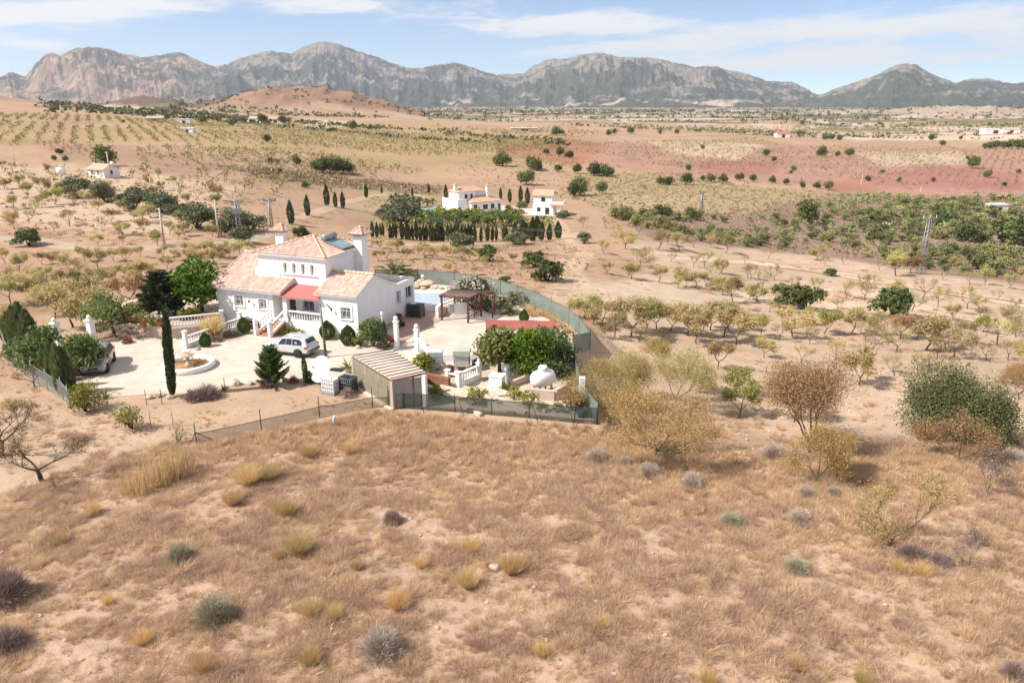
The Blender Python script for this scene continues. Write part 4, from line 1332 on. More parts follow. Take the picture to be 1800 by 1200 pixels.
    c = MB(); ridge_caps(c, [(-4.25, 2.9, 5.47), (.12, 2.9, 5.47)], .15); c.build('ridge_tile', [MT['tile_pale']], rf)
    # red sheet roof over the porch
    b = MB(); b.add([(-7.95, -.42, 3.45), (-3.75, -.42, 3.45), (-3.75, 1.78, 4.12), (-7.75, 1.78, 4.12), (-7.95, -.42, 3.52), (-3.75, -.42, 3.52), (-3.75, 1.78, 4.19), (-7.75, 1.78, 4.19)],
                  [(3, 2, 1, 0), (4, 5, 6, 7), (0, 1, 5, 4), (1, 2, 6, 5), (2, 3, 7, 6), (3, 0, 4, 7)])
    b.build('porch_roof', [MT['awning']], villa)
    b = MB(); b.b2((-9.0, 5.97, 3.0), (-.24, 10.16, 3.14), 0)
    fr = b.build('flat_roof', [MT['deck']], villa)
    b = MB(); b.b2((-2.6, 7.2, 3.141), (-1.2, 9.2, 3.2)); b.b2((-5, 8.9, 3.141), (-3.4, 9.9, 3.28)); b.build('roof_slab', [MT['white']], fr)
    # chimneys -------------------------------------------------------------
    for (xa, xb, ya, yb, zb_, zt, lab) in ((-4.28, -3.42, 6.65, 7.75, 3.0, 8.05, 'tall white chimney with a tiled cap'), (-12.75, -11.85, 5.9, 6.8, 5.0, 8.0, 'short white chimney with a tiled cap')):
        b = MB(); b.b2((xa, ya, zb_), (xb, yb, zt)); ch = b.build('chimney', [MT['white']], villa); ch['label'] = lab
        c = MB(); cx, cy = (xa + xb) / 2, (ya + yb) / 2; w = (xb - xa) / 2 + .35; w2 = (yb - ya) / 2 + .35; z0 = zt + .22; z1 = zt + .85
        for px_ in (xa + .1, cx, xb - .1):
            for py_ in (ya + .1, yb - .1): c.b2((px_ - .07, py_ - .07, zt), (px_ + .07, py_ + .07, z0), 0, .9)
        for o_, s_, tdir, hw_, run in (((cx, cy - w2, z0), (1, 0, 0), (0, 1, 0), w, w2), ((cx + w, cy, z0), (0, 1, 0), (-1, 0, 0), w2, w), ((cx, cy + w2, z0), (-1, 0, 0), (0, -1, 0), w, w2), ((cx - w, cy, z0), (0, -1, 0), (1, 0, 0), w2, w)):
            td = np.array(tdir, float) * run + np.array([0, 0, z1 - z0]); LL = np.linalg.norm(td); td /= LL
            tiled(c, o_, s_, td, np.cross(np.array(s_, float), td), [(-hw_, 0), (hw_, 0), (0, LL)], pitch=.24, row=.3, rg=rg)
        for qx, qy in ((cx - w, cy - w2), (cx + w, cy - w2), (cx + w, cy + w2), (cx - w, cy + w2)): ridge_caps(c, [(qx, qy, z0 + .05), (cx, cy, z1 + .05)], .07, 2)
        c.build('chimney_cap', [MT['tile'], MT['tile'], MT['tile_pale']], ch)
    # solar heater on the right slope of the pyramid roof -------------------
    td = np.array([-hw, 0, az - ez]); td /= np.linalg.norm(td); nn = np.cross((0, 1, 0), td)
    def sl(s, tt, h): return np.array([x1, ay, ez]) + np.array([0, 1.0, 0]) * s + td * tt + nn * h
    b = MB()
    c8 = [sl(s, tt, h) for h in (.16, .26) for s, tt in ((-.75, .35), (1.25, .35), (1.25, 2.35), (-.75, 2.35))]
    b.add(c8, [(3, 2, 1, 0), (4, 5, 6, 7), (0, 1, 5, 4), (1, 2, 6, 5), (2, 3, 7, 6), (3, 0, 4, 7)], 0)
    i8 = [sl(s, tt, .265) for s, tt in ((-.68, .42), (.22, .42), (.22, 2.28), (-.68, 2.28), (.28, .42), (1.18, .42), (1.18, 2.28), (.28, 2.28))]
    b.add(i8, [(0, 1, 2, 3), (4, 5, 6, 7)], 1)
    sp = b.build('solar_panel', [MT['steel'], mat('collector_glass', (.23, .34, .36), (.16, .26, .29), .25, 1.5, spec=.5)], villa)
    b = MB(); a0, a1 = sl(-.7, 2.62, .45), sl(1.15, 2.62, .45)
    b.tube([a0 - (a1 - a0) * .03, a0, a1, a1 + (a1 - a0) * .03], [.18, .31, .31, .18], 14, 0)
    for s in (-.4, .85): b.tube([sl(s, 2.62, .05), sl(s, 2.62, .35)], .05, 5, 0)
    b.build('water_cylinder', [MT['steel']], sp)
    # stairs up to the porch ----------------------------------------------
    b = MB(); n_ = 7
    for i in range(n_):
        z1_ = 1.2 - i * .165; y1_ = .02 - i * .27
        b.prism([(-9.0 - i * .11, y1_ - .27), (-7.85 - i * .06, y1_ - .27), (-7.79 - i * .06, y1_), (-8.89 - i * .11, y1_)], -.1, z1_ - .165 + .02)
    b.build('stairs', [MT['terracotta']], villa)


build_villa()

BAL = None


def baluster_mesh():
    global BAL
    if BAL is None:
        b = MB(); b.lathe([(.055, 0), (.055, .05), (.03, .08), (.062, .22), (.06, .3), (.028, .42), (.028, .5), (.05, .54), (.055, .58), (.055, .62)], k=8)
        BAL = b.mesh('baluster', [MT['trim']])
    return BAL


def balustrade(name, p0, p1, label, h=.95, posts=(True, True), base_h=.12, base_z=None, post_h=None, group='white balustrades of the villa', step=.24, parent=None, ball=False):
    """white balustrade from p0 to p1 (3-D points, may slope)"""
    p0, p1 = np.array(p0, float), np.array(p1, float); d = p1 - p0; L = np.hypot(d[0], d[1]); a = math.atan2(d[1], d[0]); k = d[2] / L
    if parent is None: o = thing(name, label, 'balustrade', tuple(p0), a, group)
    else: o = bpy.data.objects.new(name, None); COL.objects.link(o); o.parent = parent; o.location = p0; o.rotation_euler = (0, 0, a)
    def sloped(z0, z1, w, nm):
        b = MB(); x0, x1 = .1, L - .1
        V = [(x, y, z + x * k) for x in (x0, x1) for y in (-w, w) for z in (z0, z1)]
        b.add(V, [(0, 1, 3, 2), (4, 6, 7, 5), (0, 4, 5, 1), (2, 3, 7, 6), (1, 5, 7, 3), (0, 2, 6, 4)]); b.build(nm, [MT['trim']], o)
    bz = base_h if base_z is None else base_z
    sloped(-.1, bz, .11, 'plinth'); sloped(h - .1, h, .11, 'handrail')
    n = max(2, int((L - .3) / step)); s = (h - .1 - bz) / .62
    for i in range(n):
        x = .2 + (L - .4) * i / (n - 1)
        link('baluster', baluster_mesh(), o, (x, 0, bz + x * k), 0, (1, 1, s))
    for i, on in enumerate(posts):
        if not on: continue
        ph = (post_h or h + .15); b = MB(); b.b2((-.15, -.15, -.1), (.15, .15, ph)); b.b2((-.2, -.2, ph), (.2, .2, ph + .07))
        if ball: b.ball((0, 0, ph + .2), .14, 10, 7)
        b.build('post', [MT['trim']], o, (L * i, 0, k * L * i))
    return o


balustrade('balustrade', W(-7.52, .12, 1.2), W(-3.9, .12, 1.2), 'white balustrade along the front edge of the porch', .9, (False, False))
balustrade('balustrade', W(-9.05, -.05, 1.2), W(-9.75, -1.75, .15), 'white sloping balustrade on the left side of the porch stairs', .95, (False, True), post_h=1.25)
balustrade('balustrade', W(-7.72, -.05, 1.2), W(-8.15, -1.8, .15), 'white sloping balustrade on the right side of the porch stairs', .95, (False, True), post_h=1.25)

# ------------------------------------------------------------------ cars
def car(X, heading, label, paint, clad):
    o = thing('car', label, 'car', tuple(X), heading)
    ST = [(2.30, .36, .66, .60, .64, .58), (2.16, .28, .84, .70, .79, .72), (1.75, .26, .91, .82, .95, .78), (1.02, .26, .925, .95, 1.06, .80), (.22, .26, .925, .99, 1.60, .66),
          (-.6, .26, .925, 1.01, 1.68, .67), (-1.55, .27, .925, 1.03, 1.65, .65), (-1.92, .29, .91, 1.04, 1.57, .62), (-2.2, .32, .88, 1.02, 1.12, .74), (-2.30, .42, .80, .92, .97, .70)]
    def ring(s):
        x, zb, wl, be, ro, wr = s
        h = [(0.0, zb), (wl * .86, zb), (wl, zb + .17), (wl, be - .12), (wl * .975, be), (wr + .03, ro - .07), (wr - .10, ro), (0.0, ro + .015)]
        return np.array([(x, y, z) for y, z in h] + [(x, -y, z) for y, z in h[-2:0:-1]])
    R = [ring(s) for s in ST]; k = len(R[0])
    b = MB(); V = np.concatenate(R)
    for i in range(len(R) - 1):
        for j in range(k):
            m = 1 if j in (0, 1, k - 1, k - 2) else 0
            b.add([R[i][j], R[i][(j + 1) % k], R[i + 1][(j + 1) % k], R[i + 1][j]], [(3, 2, 1, 0)], m, .5, False)
    b.add(R[0], [tuple(range(k))], 0); b.add(R[-1], [tuple(range(k - 1, -1, -1))], 0)
    body = b.build('body', [paint, clad], o)
    def on(i, t, side, f, off=.012):
        """point on the greenhouse side: station i..i+1 at t, height fraction f between belt and roof edge"""
        a, c = R[i], R[i + 1]; lo = a[4] * (1 - t) + c[4] * t; hi = a[5] * (1 - t) + c[5] * t
        q = lo * (1 - f) + hi * f; q = q.copy(); q[1] += off; return (q[0], q[1] * side, q[2])
    for side in (1, -1):
        for spans in (((3, .62, 0.0), (4, .06, .9), (4, .52, .9)), ((4, .58, .9), (5, .2, .9)), ((5, .26, .9), (5, .98, .86), (6, .55, .55))):
            lo = [on(i, t, side, .07) for i, t, f in spans]; hi = [on(i, t, side, max(f, .08)) for i, t, f in spans]
            w = MB(); p = lo + hi[::-1]; w.add(p if side < 0 else p[::-1], [tuple(range(len(p)))], 0); w.build('side_window', [MT['glass']], o)
        for x in (1.42, -1.38):
            a = MB(); a.lathe([(.36, .0), (.44, .0), (.44, .03), (.36, .03), (.36, .0)], (x, side * .915 - (.03 if side < 0 else 0), .36), 20, 0, axis='y'); a.build('wheel_arch', [MT['black']], o)
            wl = bpy.data.objects.new('wheel', None); COL.objects.link(wl); wl.parent = o; wl.location = (x, side * .845, .35)
            t = MB(); t.lathe([(.2, -.12), (.32, -.12), (.35, -.08), (.35, .08), (.32, .12), (.2, .12)], (0, 0, 0), 22, 0, axis='y'); t.build('tyre', [MT['rubber']], wl)
            r = MB(); r.lathe([(.01, -.1), (.24, -.1), (.24, .1), (.2, .115), (.19, .07), (.01, .07)], (0, 0, 0), 18, 0, axis='y')
            for q in range(5):
                aa = q * 1.2566; r.box((math.cos(aa) * .11, side * .095, math.sin(aa) * .11), (.22, .03, .06), 0, 1, M=Matrix.Rotation(-aa, 3, 'Y'))
            r.build('rim', [MT['iron'], MT['chrome']], wl)
        m = MB(); m.ball((.78, side * 1.0, 1.04), (.09, .11, .075), 8, 6); m.build('wing_mirror', [paint], o)
        h = MB(); h.add([(2.2, side * .52, .62), (2.1, side * .83, .66), (1.95, side * .86, .78), (2.12, side * .55, .775)], [(0, 1, 2, 3), (3, 2, 1, 0)]); h.V[0][:, 0] += .04; h.V[0][:, 2] += .02
        h.build('headlight', [mat_head], o)
        t = MB(); t.b2((-2.29, side * .66 - .13, .78), (-2.2, side * .66 + .13, 1.0)); t.b2((-2.24, side * .85 - .06, .82), (-2.0, side * .85 + .06, .98)); t.build('tail_light', [mat_tail], o)
        rr = MB(); rr.tube([(.1, side * .6, 1.63), (-.6, side * .61, 1.74), (-1.6, side * .58, 1.69)], .022, 5); rr.build('roof_rail', [MT['chrome']], o)
    for nm, i, f0, f1 in (('windscreen', 3, .08, .9), ('rear_window', 7, .12, .82)):
        a, c = R[i], R[i + 1]
        def pt(t, s): q = a[6] * (1 - t) + c[6] * t; return np.array([q[0], q[1] * s, q[2]])
        n = np.array([1.0 if i == 3 else -1.0, 0, .9]); n /= np.linalg.norm(n)
        w = MB(); w.add([pt(f0, 1.0) + n * .02, pt(f0, -1.0) + n * .02, pt(f1, -.98) + n * .02, pt(f1, .98) + n * .02], [(0, 1, 2, 3)] if i == 3 else [(3, 2, 1, 0)]); w.build(nm, [MT['glass']], o)
    g = MB(); g.b2((2.22, -.4, .56), (2.325, .4, .70)); g.b2((2.2, -.6, .36), (2.31, .6, .46)); g.build('grille', [MT['black']], o)
    g = MB(); g.b2((-2.36, -.84, .42), (-2.1, .84, .66)); g.build('bumper', [clad], o)
    g = MB(); g.b2((-2.325, -.26, .8), (-2.28, .26, .91)); g.build('number_plate', [MT['plastic']], o)
    return o


mat_head = mat('headlamp', (.55, .58, .6), (.4, .42, .45), .15, 5, spec=.6)
mat_tail = mat('tail_lamp', (.33, .02, .025), (.25, .015, .02), .3, 5, spec=.6)
silver = mat('silver_paint', (.62, .64, .65), (.58, .6, .61), .32, 1, metal=.35, coat=.6)
grey_clad = mat('grey_cladding', (.2, .2, .21), (.16, .16, .17), .6, 3)
dark_paint = mat('beige_grey_paint', (.34, .30, .27), (.30, .265, .24), .3, 1, metal=.35, coat=.6)
pf, pr = P(496, 612), P(547, 618)
hd = math.atan2(pf[1] - pr[1], pf[0] - pr[0])
side = np.array([-math.sin(hd), math.cos(hd), 0])
car((pf + pr) / 2 - side * -.86 + np.array([0, 0, .012]), hd, 'silver estate car parked in front of the villa', silver, grey_clad)
pf, pr = P(184, 655), P(199, 640); hd = math.atan2(pf[1] - pr[1], pf[0] - pr[0]); hd = hd + rad(8); side = np.array([-math.sin(hd), math.cos(hd), 0])
car((pf + pr) / 2 + np.array([-.88, .2, .012]), hd, 'beige grey car half hidden behind the tall green bush', dark_paint, grey_clad)

# ------------------------------------------------------------------ drive: fountain, terrace walls, gate pillars
X = P(332, 645); o = thing('fountain', 'low white oval fountain basin with a small bird statue on the driveway', 'fountain', tuple(X))
b = MB(); b.lathe([(1.55, .02), (1.95, .0), (2.02, .12), (2.0, .38), (1.9, .46), (1.72, .44), (1.62, .36), (1.6, .15)], k=40); b.build('basin_rim', [MT['trim']], o)
b = MB(); b.lathe([(.01, .17), (1.6, .15)], k=30); b.build('basin_floor', [mat('brown_basin', (.34, .2, .09), (.24, .13, .06), .8, 2)], o)
b = MB(); b.lathe([(.32, .12), (.26, .3), (.14, .38), (.11, .75), (.2, .85), (.5, .98), (.56, 1.04), (.5, 1.05), (.12, .97)], k=16); b.build('pedestal', [MT['stone']], o)
b = MB(); b.ball((.05, 0, 1.25), (.2, .13, .16), 9, 7); b.ball((.25, 0, 1.42), (.08, .07, .09), 7, 6); b.tube([(.15, 0, 1.3), (.22, 0, 1.4)], .05, 6); b.ball((-.18, .14, 1.33), (.22, .05, .1), 7, 5); b.ball((-.18, -.14, 1.33), (.22, .05, .1), 7, 5)
b.build('bird_statue', [MT['trim']], o)
rg = np.random.default_rng(4); b = MB(); n = 160; a = rg.uniform(-1.2, 2.6, n); q = rg.uniform(1.0, 1.5, n)
blades(b, np.stack([q * np.cos(a), q * np.sin(a), np.full(n, .12)], 1), np.tile([0, 0, 1.0], (n, 1)), .4, .04, rg); b.build('reeds', [LM['ochre']], o)

# raised garden terrace left of the villa, with its two balustrades
pA, pB = P(290, 604), P(372, 600)
TZ = 1.05
tp = [tuple(P(u, v, TZ)[:2]) for u, v in [(286, 576), (392, 566), (398, 545), (380, 520), (320, 512), (240, 520), (196, 545), (208, 566)]]
b = MB(); b.prism(tp[::-1] if sum(a[0] * c[1] - c[0] * a[1] for a, c in zip(tp, tp[1:] + tp[:1])) < 0 else tp, -.3, TZ); o = b.build('raised_terrace', [MT['pinkwall']]); o['kind'] = 'structure'
p0, p1 = np.array([*P(290, 577, TZ)[:2], TZ]), np.array([*P(391, 567, TZ)[:2], TZ])
balustrade('balustrade', p0, p1, 'white balustrade on top of the pink retaining wall left of the villa', .95, (True, True))
balustrade('balustrade', P(328, 612), P(424, 577), 'white balustrade from the tall white post by the driveway towards the stairs', 1.05, (True, True), base_h=.4, post_h=1.5)
balustrade('balustrade', P(427, 576), P(452, 569), 'short white balustrade beside the barbecue at the foot of the stairs', 1.0, (False, True), base_h=.25)
X = P(447, 578); o = thing('barbecue', 'dark barbecue with brown firewood box at the foot of the stairs', 'barbecue', tuple(X), VA)
b = MB(); b.b2((-.45, -.3, 0), (.45, .3, .62)); b.build('firebox', [MT['wood']], o); b = MB(); b.ball((-.25, 0, .78), (.3, .3, .2), 10, 7); b.build('lid', [MT['black']], o)
for dx in (-.5, -.1): b = MB(); b.tube([(dx, -.36, 0), (dx, -.36, .6)], .03, 5); b.build('leg', [MT['trim']], o)
# stone retaining wall, dark gate and pillars at the drive's far end
o = thing('stone_wall', 'rough dry stone retaining wall at the far left corner of the driveway', 'wall', (0, 0, 0))
b = MB(); q0, q1 = P(207, 595), P(272, 592); rg = np.random.default_rng(9)
for i in range(130):
    t = rg.random(); z = rg.uniform(.05, 1.25); p = q0 * (1 - t) + q1 * t; b.rock((p[0], p[1] + rg.uniform(-.15, .15), z), (rg.uniform(.16, .32), .22, rg.uniform(.12, .22)), i)
b.b2((q0[0], (q0[1] + q1[1]) / 2 + .02, -.1), (q1[0], (q0[1] + q1[1]) / 2 + .5, 1.2), 0, .3); b.build('stonework', [MT['stone']], o)


def pillar(X, h, label, w=.42, ball=True, group=None, m='trim', name='gate_pillar'):
    o = thing(name, label, 'pillar', tuple(X), VA, group)
    b = MB(); b.b2((-w / 2, -w / 2, -.1), (w / 2, w / 2, h)); b.b2((-w * .62, -w * .62, -.1), (w * .62, w * .62, .16)); b.build('shaft', [MT[m]], o)
    b = MB(); b.b2((-w * .66, -w * .66, h), (w * .66, w * .66, h + .1)); b.b2((-w * .5, -w * .5, h + .1), (w * .5, w * .5, h + .18))
    if ball: b.ball((0, 0, h + .34), .2, 12, 8)
    b.build('cap', [MT['trim']], o)
    return o


pillar(P(103, 606), 1.9, 'grey and white gate pillar behind the tall cypress hedge', .5)
pillar(P(164, 602), 2.0, 'white gate pillar beside the dark drive gate', .5)
o = thing('drive_gate', 'dark open railing gate between white pillar and stone wall', 'gate', tuple(P(167, 601)), 0)
q = P(206, 592) - P(167, 601); L = np.hypot(q[0], q[1]); o.rotation_euler = (0, 0, math.atan2(q[1], q[0]))
b = MB(); b.b2((.1, -.03, .1), (L, .03, .18)); b.b2((.1, -.03, 1.5), (L, .03, 1.56)); b.b2((.1, -.04, 0), (.18, .04, 1.75)); b.b2((L - .1, -.04, 0), (L, .04, 1.75)); b.build('gate_frame', [MT['iron']], o)
b = MB(); [b.tube([(x, 0, .15), (x, 0, 1.5)], .016, 4) for x in np.arange(.3, L - .1, .14)]; b.build('gate_bars', [MT['iron']], o)
pillar(P(698, 612), 2.35, 'white gate pillar with ball finial next to the red flower bed', .34)
pillar(P(734, 628), 2.35, 'white gate pillar with ball finial at the end of the curved white fence', .34)
# curved white fence falling from the pillar
o = thing('curved_fence', 'white curved garden fence sweeping down from the gate pillar', 'fence', (0, 0, 0))
q0, q1 = P(736, 628), P(758, 650); pts = [q0 * (1 - t) + q1 * t for t in np.linspace(0, 1, 10)]
rails = (MB(), MB())
for i, (p, p2) in enumerate(zip(pts, pts[1:])):
    t = i / 9; t2 = (i + 1) / 9; h = 1.75 - .55 * t * t; h2 = 1.75 - .55 * t2 * t2; nn = np.array([.09, .06, 0])
    V = [p - nn, p + nn, p2 + nn, p2 - nn]
    for b, za, zb, zc, zd in ((rails[0], -.1, .5, -.1, .5), (rails[1], h - .16, h, h2 - .16, h2)):
        b.add([V[0] + [0, 0, za], V[1] + [0, 0, za], V[2] + [0, 0, zc], V[3] + [0, 0, zc], V[0] + [0, 0, zb], V[1] + [0, 0, zb], V[2] + [0, 0, zd], V[3] + [0, 0, zd]], [(3, 2, 1, 0), (4, 5, 6, 7), (0, 1, 5, 4), (1, 2, 6, 5), (2, 3, 7, 6), (3, 0, 4, 7)])
rails[0].build('plinth', [MT['trim']], o); rails[1].build('handrail', [MT['trim']], o)
b = MB()
for t in np.linspace(.04, .96, 13): p = q0 * (1 - t) + q1 * t; b.tube([(p[0], p[1], .45), (p[0], p[1], 1.68 - .55 * t * t)], .04, 6)
b.build('balusters', [MT['trim']], o)
b = MB(); b.box((q1[0] + .1, q1[1] - .1, .62), (.3, .3, 1.4), VA); b.build('post', [MT['trim']], o)


def ibc(X, rz, label, covered=False, dark=False, legs=True):
    o = thing('water_tank', label, 'water tank', tuple(X), rz)
    z = .55 if legs else .14
    b = MB()
    if legs:
        for x in (-.42, .42): b.b2((x - .13, -.4, 0), (x + .13, .4, .42))
    b.b2((-.6, -.5, z - .13), (.6, .5, z)); b.build('base', [MT['concrete'] if legs else MT['steel']], o)
    b = MB(); b.b2((-.55, -.45, z), (.55, .45, z + 1.0)); b.lathe([(.12, 0), (.12, .06)], (0, 0, z + 1.0), 10); b.build('bottle', [MT['black'] if dark else MT['plastic']], o)
    b = MB()
    for k in range(7):
        x = -.58 + k * .1933
        for y in (-.48, .48): b.tube([(x, y, z), (x, y, z + 1.02)], .013, 4)
    for k in range(6):
        y = -.48 + k * .192
        for x in (-.58, .58): b.tube([(x, y, z), (x, y, z + 1.02)], .013, 4)
    for zz in (.1, .4, .7, 1.02):
        b.tube([(-.58, -.48, z + zz), (.58, -.48, z + zz), (.58, .48, z + zz), (-.58, .48, z + zz), (-.58, -.48, z + zz)], .015, 4)
    b.build('cage', [MT['steel']], o)
    if covered:
        b = MB(); b.b2((-.66, -.56, z + .98), (.66, .56, z + 1.12)); b.b2((-.66, -.57, z + .7), (.66, -.5, z + 1.0)); b.b2((-.66, .5, z + .75), (.66, .57, z + 1.0)); b.build('cover', [mat('pale_green_tarpaulin', (.42, .46, .36), (.34, .38, .3), .8, 3)], o)
    return o


ibc(P(765, 652) + np.array([0, .4, 0]), rad(4), 'white caged water tank on concrete blocks beside the curved fence')
ibc(P(812, 652) + np.array([0, .4, 0]), rad(-3), 'pale water tank under a green cover behind the white balustrade', True)
ibc(P(583, 690), rad(-24), 'white caged water tank standing in front of the dark tank by the lattice carport', False, False, False)
ibc(P(612, 688), rad(-24), 'dark caged water tank between the white tank and the lattice carport', False, True, False)
# fallen panels resting on the tanks
b = MB(); b.box((0, 0, 0), (1.1, .5, .05)); b.box((.15, .1, .06), (.9, .4, .05), .2); o = b.build('board', [MT['iron']], None, tuple(P(597, 672) + np.array([0, -.6, 1.22])), rad(-20)); tag(o, 'dark flat board lying on top of the caged tanks', 'board')
# white block wall behind the tanks
o = thing('garden_wall', 'long low white wall at the back edge of the water tank yard', 'wall', (0, 0, 0))
q0, q1 = P(762, 645), P(842, 645); b = MB(); b.b2((q0[0], q0[1] + .9, -.1), (q1[0], q0[1] + 1.1, .75)); b.build('wall', [MT['white']], o)
o = thing('brown_barrel', 'dark brown round barrel lying between the two water tanks', 'barrel', tuple(P(789, 660)), rad(90))
b = MB(); b.lathe([(.01, -.45), (.34, -.45), (.4, -.2), (.42, 0), (.4, .2), (.34, .45), (.01, .45)], (0, 0, .42), 16, 0, axis='x'); b.build('staves', [MT['wood']], o); b = MB(); [b.lathe([(.405, x), (.42, x), (.42, x + .04), (.405, x + .04)], (0, 0, .42), 16, 0, axis='x') for x in (-.22, .18)]; b.build('hoop', [MT['iron']], o)
# planter, balustrades, steps of the front garden
o = thing('planter', 'long brown curved planter wall in front of the water tanks', 'planter', (0, 0, 0))
ppts = [P(u, v) for u, v in [(744, 672), (762, 676), (778, 679), (790, 682)]]
b = MB()
for p, p2 in zip(ppts, ppts[1:]):
    d = p2 - p; b.box(tuple((p + p2) / 2 + np.array([0, 0, .4])), (np.hypot(d[0], d[1]) + .02, .3, .8), math.atan2(d[1], d[0]))
b.build('wall', [mat('brown_brick', (.28, .14, .075), (.2, .09, .05), .9, 4, bumps=.3)], o)
balustrade('balustrade', P(787, 676), P(806, 680), 'white corner balustrade by the brown planter', 1.0, (True, True), base_h=.2, ball=False)
balustrade('balustrade', P(808, 681), P(842, 666), 'white balustrade behind the garden steps with arched openings', 1.15, (False, True), base_h=.45, ball=True)
balustrade('balustrade', P(889, 671), P(926, 654), 'white balustrade between the orange tree and the gas tank', 1.15, (True, True), base_h=.25)
b = MB(); b.b2((-.5, -.45, 0), (.5, .45, 1.05)); b.b2((-.54, -.49, 1.05), (.54, .49, 1.1)); o = b.build('meter_box', [MT['trim']], None, tuple(P(874, 683)), rad(-18)); tag(o, 'plain white masonry cabinet at the top of the garden steps', 'cabinet')
o = thing('garden_steps', 'pale stepped garden terraces going down to the front fence', 'steps', (0, 0, 0))
b = MB(); rows = [[(742, 676), (800, 706), (846, 732)], [(775, 680), (840, 700), (905, 730)], [(815, 683), (870, 700), (925, 728)], [(846, 676), (905, 698), (960, 726)]]
for r_ in rows:
    pts = [P(u, v) for u, v in r_]
    for p, p2 in zip(pts, pts[1:]):
        d = p2 - p; b.box(tuple((p + p2) / 2 + np.array([0, 0, .06])), (np.hypot(d[0], d[1]) - .05, .24, .32), math.atan2(d[1], d[0]))
for (u, v), (u2, v2) in (((800, 704), (838, 698)), ((858, 713), (893, 706)), ((870, 698), (905, 695)), ((768, 690), (792, 686))):
    p, p2 = P(u, v), P(u2, v2); d = p2 - p; b.box(tuple((p + p2) / 2 + np.array([0, 0, .03])), (np.hypot(d[0], d[1]) - .3, .2, .3), math.atan2(d[1], d[0]))
b.build('edging', [MT['concrete']], o)
# gas tank on its walled terrace
o = thing('tank_terrace', 'pink low walled terrace corner under the white gas tank', 'wall', (0, 0, 0))
b = MB()
for (u, v), (u2, v2), h in (((900, 690), (935, 700), .35), ((935, 700), (975, 704), .75), ((975, 704), (1003, 690), .85), ((895, 682), (930, 668), .5)):
    p, p2 = P(u, v), P(u2, v2); d = p2 - p; b.box(tuple((p + p2) / 2 + np.array([0, 0, h / 2 - .05])), (np.hypot(d[0], d[1]) - .02, .3, h + .1), math.atan2(d[1], d[0]))
b.build('wall', [MT['pinkwall']], o)
X = P(954, 690); o = thing('gas_tank', 'round white gas tank on short legs at the front right of the garden', 'tank', tuple(X), rad(35))
b = MB(); b.lathe([(.01, -1.0), (.25, -.97), (.48, -.82), (.62, -.55), (.66, -.2), (.66, .2), (.62, .55), (.48, .82), (.25, .97), (.01, 1.0)], (0, 0, 1.15), 22, axis='x'); b.build('shell', [mat('white_tank_paint', (.86, .85, .82), (.78, .77, .74), .45, 2)], o)
b = MB(); b.lathe([(.36, 0), (.34, .28), (.26, .36), (.01, .38)], (0, 0, 1.72), 16); b.build('dome', [MT['trim']], o)
for x in (-.5, .5):
    for y in (-.35, .35): b = MB(); b.b2((x - .06, y - .06, 0), (x + .06, y + .06, .75)); b.build('leg', [MT['steel']], o)
# round barrels near the fence corner
for i, (u, v) in enumerate(((1018, 720), (1024, 732))):
    b = MB(); b.lathe([(.33, 0), (.38, .3), (.4, .55), (.42, .6), (.36, .6), (.34, .35), (.01, .32)], k=16)
    o = b.build('plant_tub', [MT['black'] if i == 0 else MT['iron']], None, tuple(P(u, v))); tag(o, ('grey plant tub near the front right corner of the fence, the farther of two', 'black plant tub in the front right corner of the fence, the nearer of two')[i], 'tub')
b = MB(); b.b2((-.2, -.14, 0), (.2, .14, 2.1)); o = b.build('white_post', [MT['trim']], None, tuple(P(1022, 712))); tag(o, 'thick white post against the right side fence by the plant tubs', 'post')

# ------------------------------------------------------------------ satellite dish
X = P(571, 672); o = thing('satellite_dish', 'large white satellite dish facing the sky beside the lattice carport', 'dish', tuple(X), rad(-35))
b = MB(); prof = [(r, .32 * r * r) for r in np.linspace(.01, 1.0, 9)]; prof2 = [(r, z - .03) for r, z in prof[::-1]]
b.lathe(prof + [(1.02, .32)] + prof2, k=32)
M = Matrix.Translation((0, -.1, 1.05)) @ Matrix.Rotation(rad(62), 4, 'X')
b2 = MB(M); b2.add(b.V[0], b.F[0][0], 0, None, True); b2.build('reflector', [MT['plastic']], o)
b = MB(M); [b.tube([(math.cos(a) * .95, math.sin(a) * .95, .3), (0, 0, 1.0)], .015, 4) for a in (.5, 2.6, 4.7)]; b.lathe([(.05, .9), (.07, 1.08)], k=8); b.build('feed_horn', [MT['steel']], o)
b = MB(); b.tube([(0, .25, 0), (0, .25, .6), (0, .05, 1.0)], .06, 8); b.build('mast', [MT['steel']], o)

# ------------------------------------------------------------------ lattice carport
o = thing('lattice_carport', 'lean-to shelter with pale slatted roof and lattice sides near the front fence', 'shelter', (0, 0, 0))
cA, cB, cC, cD = (np.array([*P(u, v, z)[:2], z]) for u, v, z in ((619, 626, 2.25), (688, 668, 2.15), (749, 655, 2.45), (688, 614, 2.5)))
b = MB(); up = np.array([0, 0, .05])
b.add([cA, cB, cC, cD, cA + up, cB + up, cC + up, cD + up], [(3, 2, 1, 0), (4, 5, 6, 7), (0, 1, 5, 4), (1, 2, 6, 5), (2, 3, 7, 6), (3, 0, 4, 7)])
rf = b.build('roof', [mat('pale_roof_board', (.55, .46, .40), (.46, .38, .33), .85, 2)], o)
b = MB()
for t in np.linspace(.03, .97, 11):
    p, q = cA * (1 - t) + cB * t + up, cD * (1 - t) + cC * t + up; b.tube([p + [0, 0, .02], q + [0, 0, .02]], .055, 4)
b.build('roof_batten', [mat('brown_batten', (.2, .14, .12), (.15, .1, .09), .85, 3)], rf)
wood = mat('weathered_lattice', (.42, .38, .28), (.32, .29, .2), .9, 3)
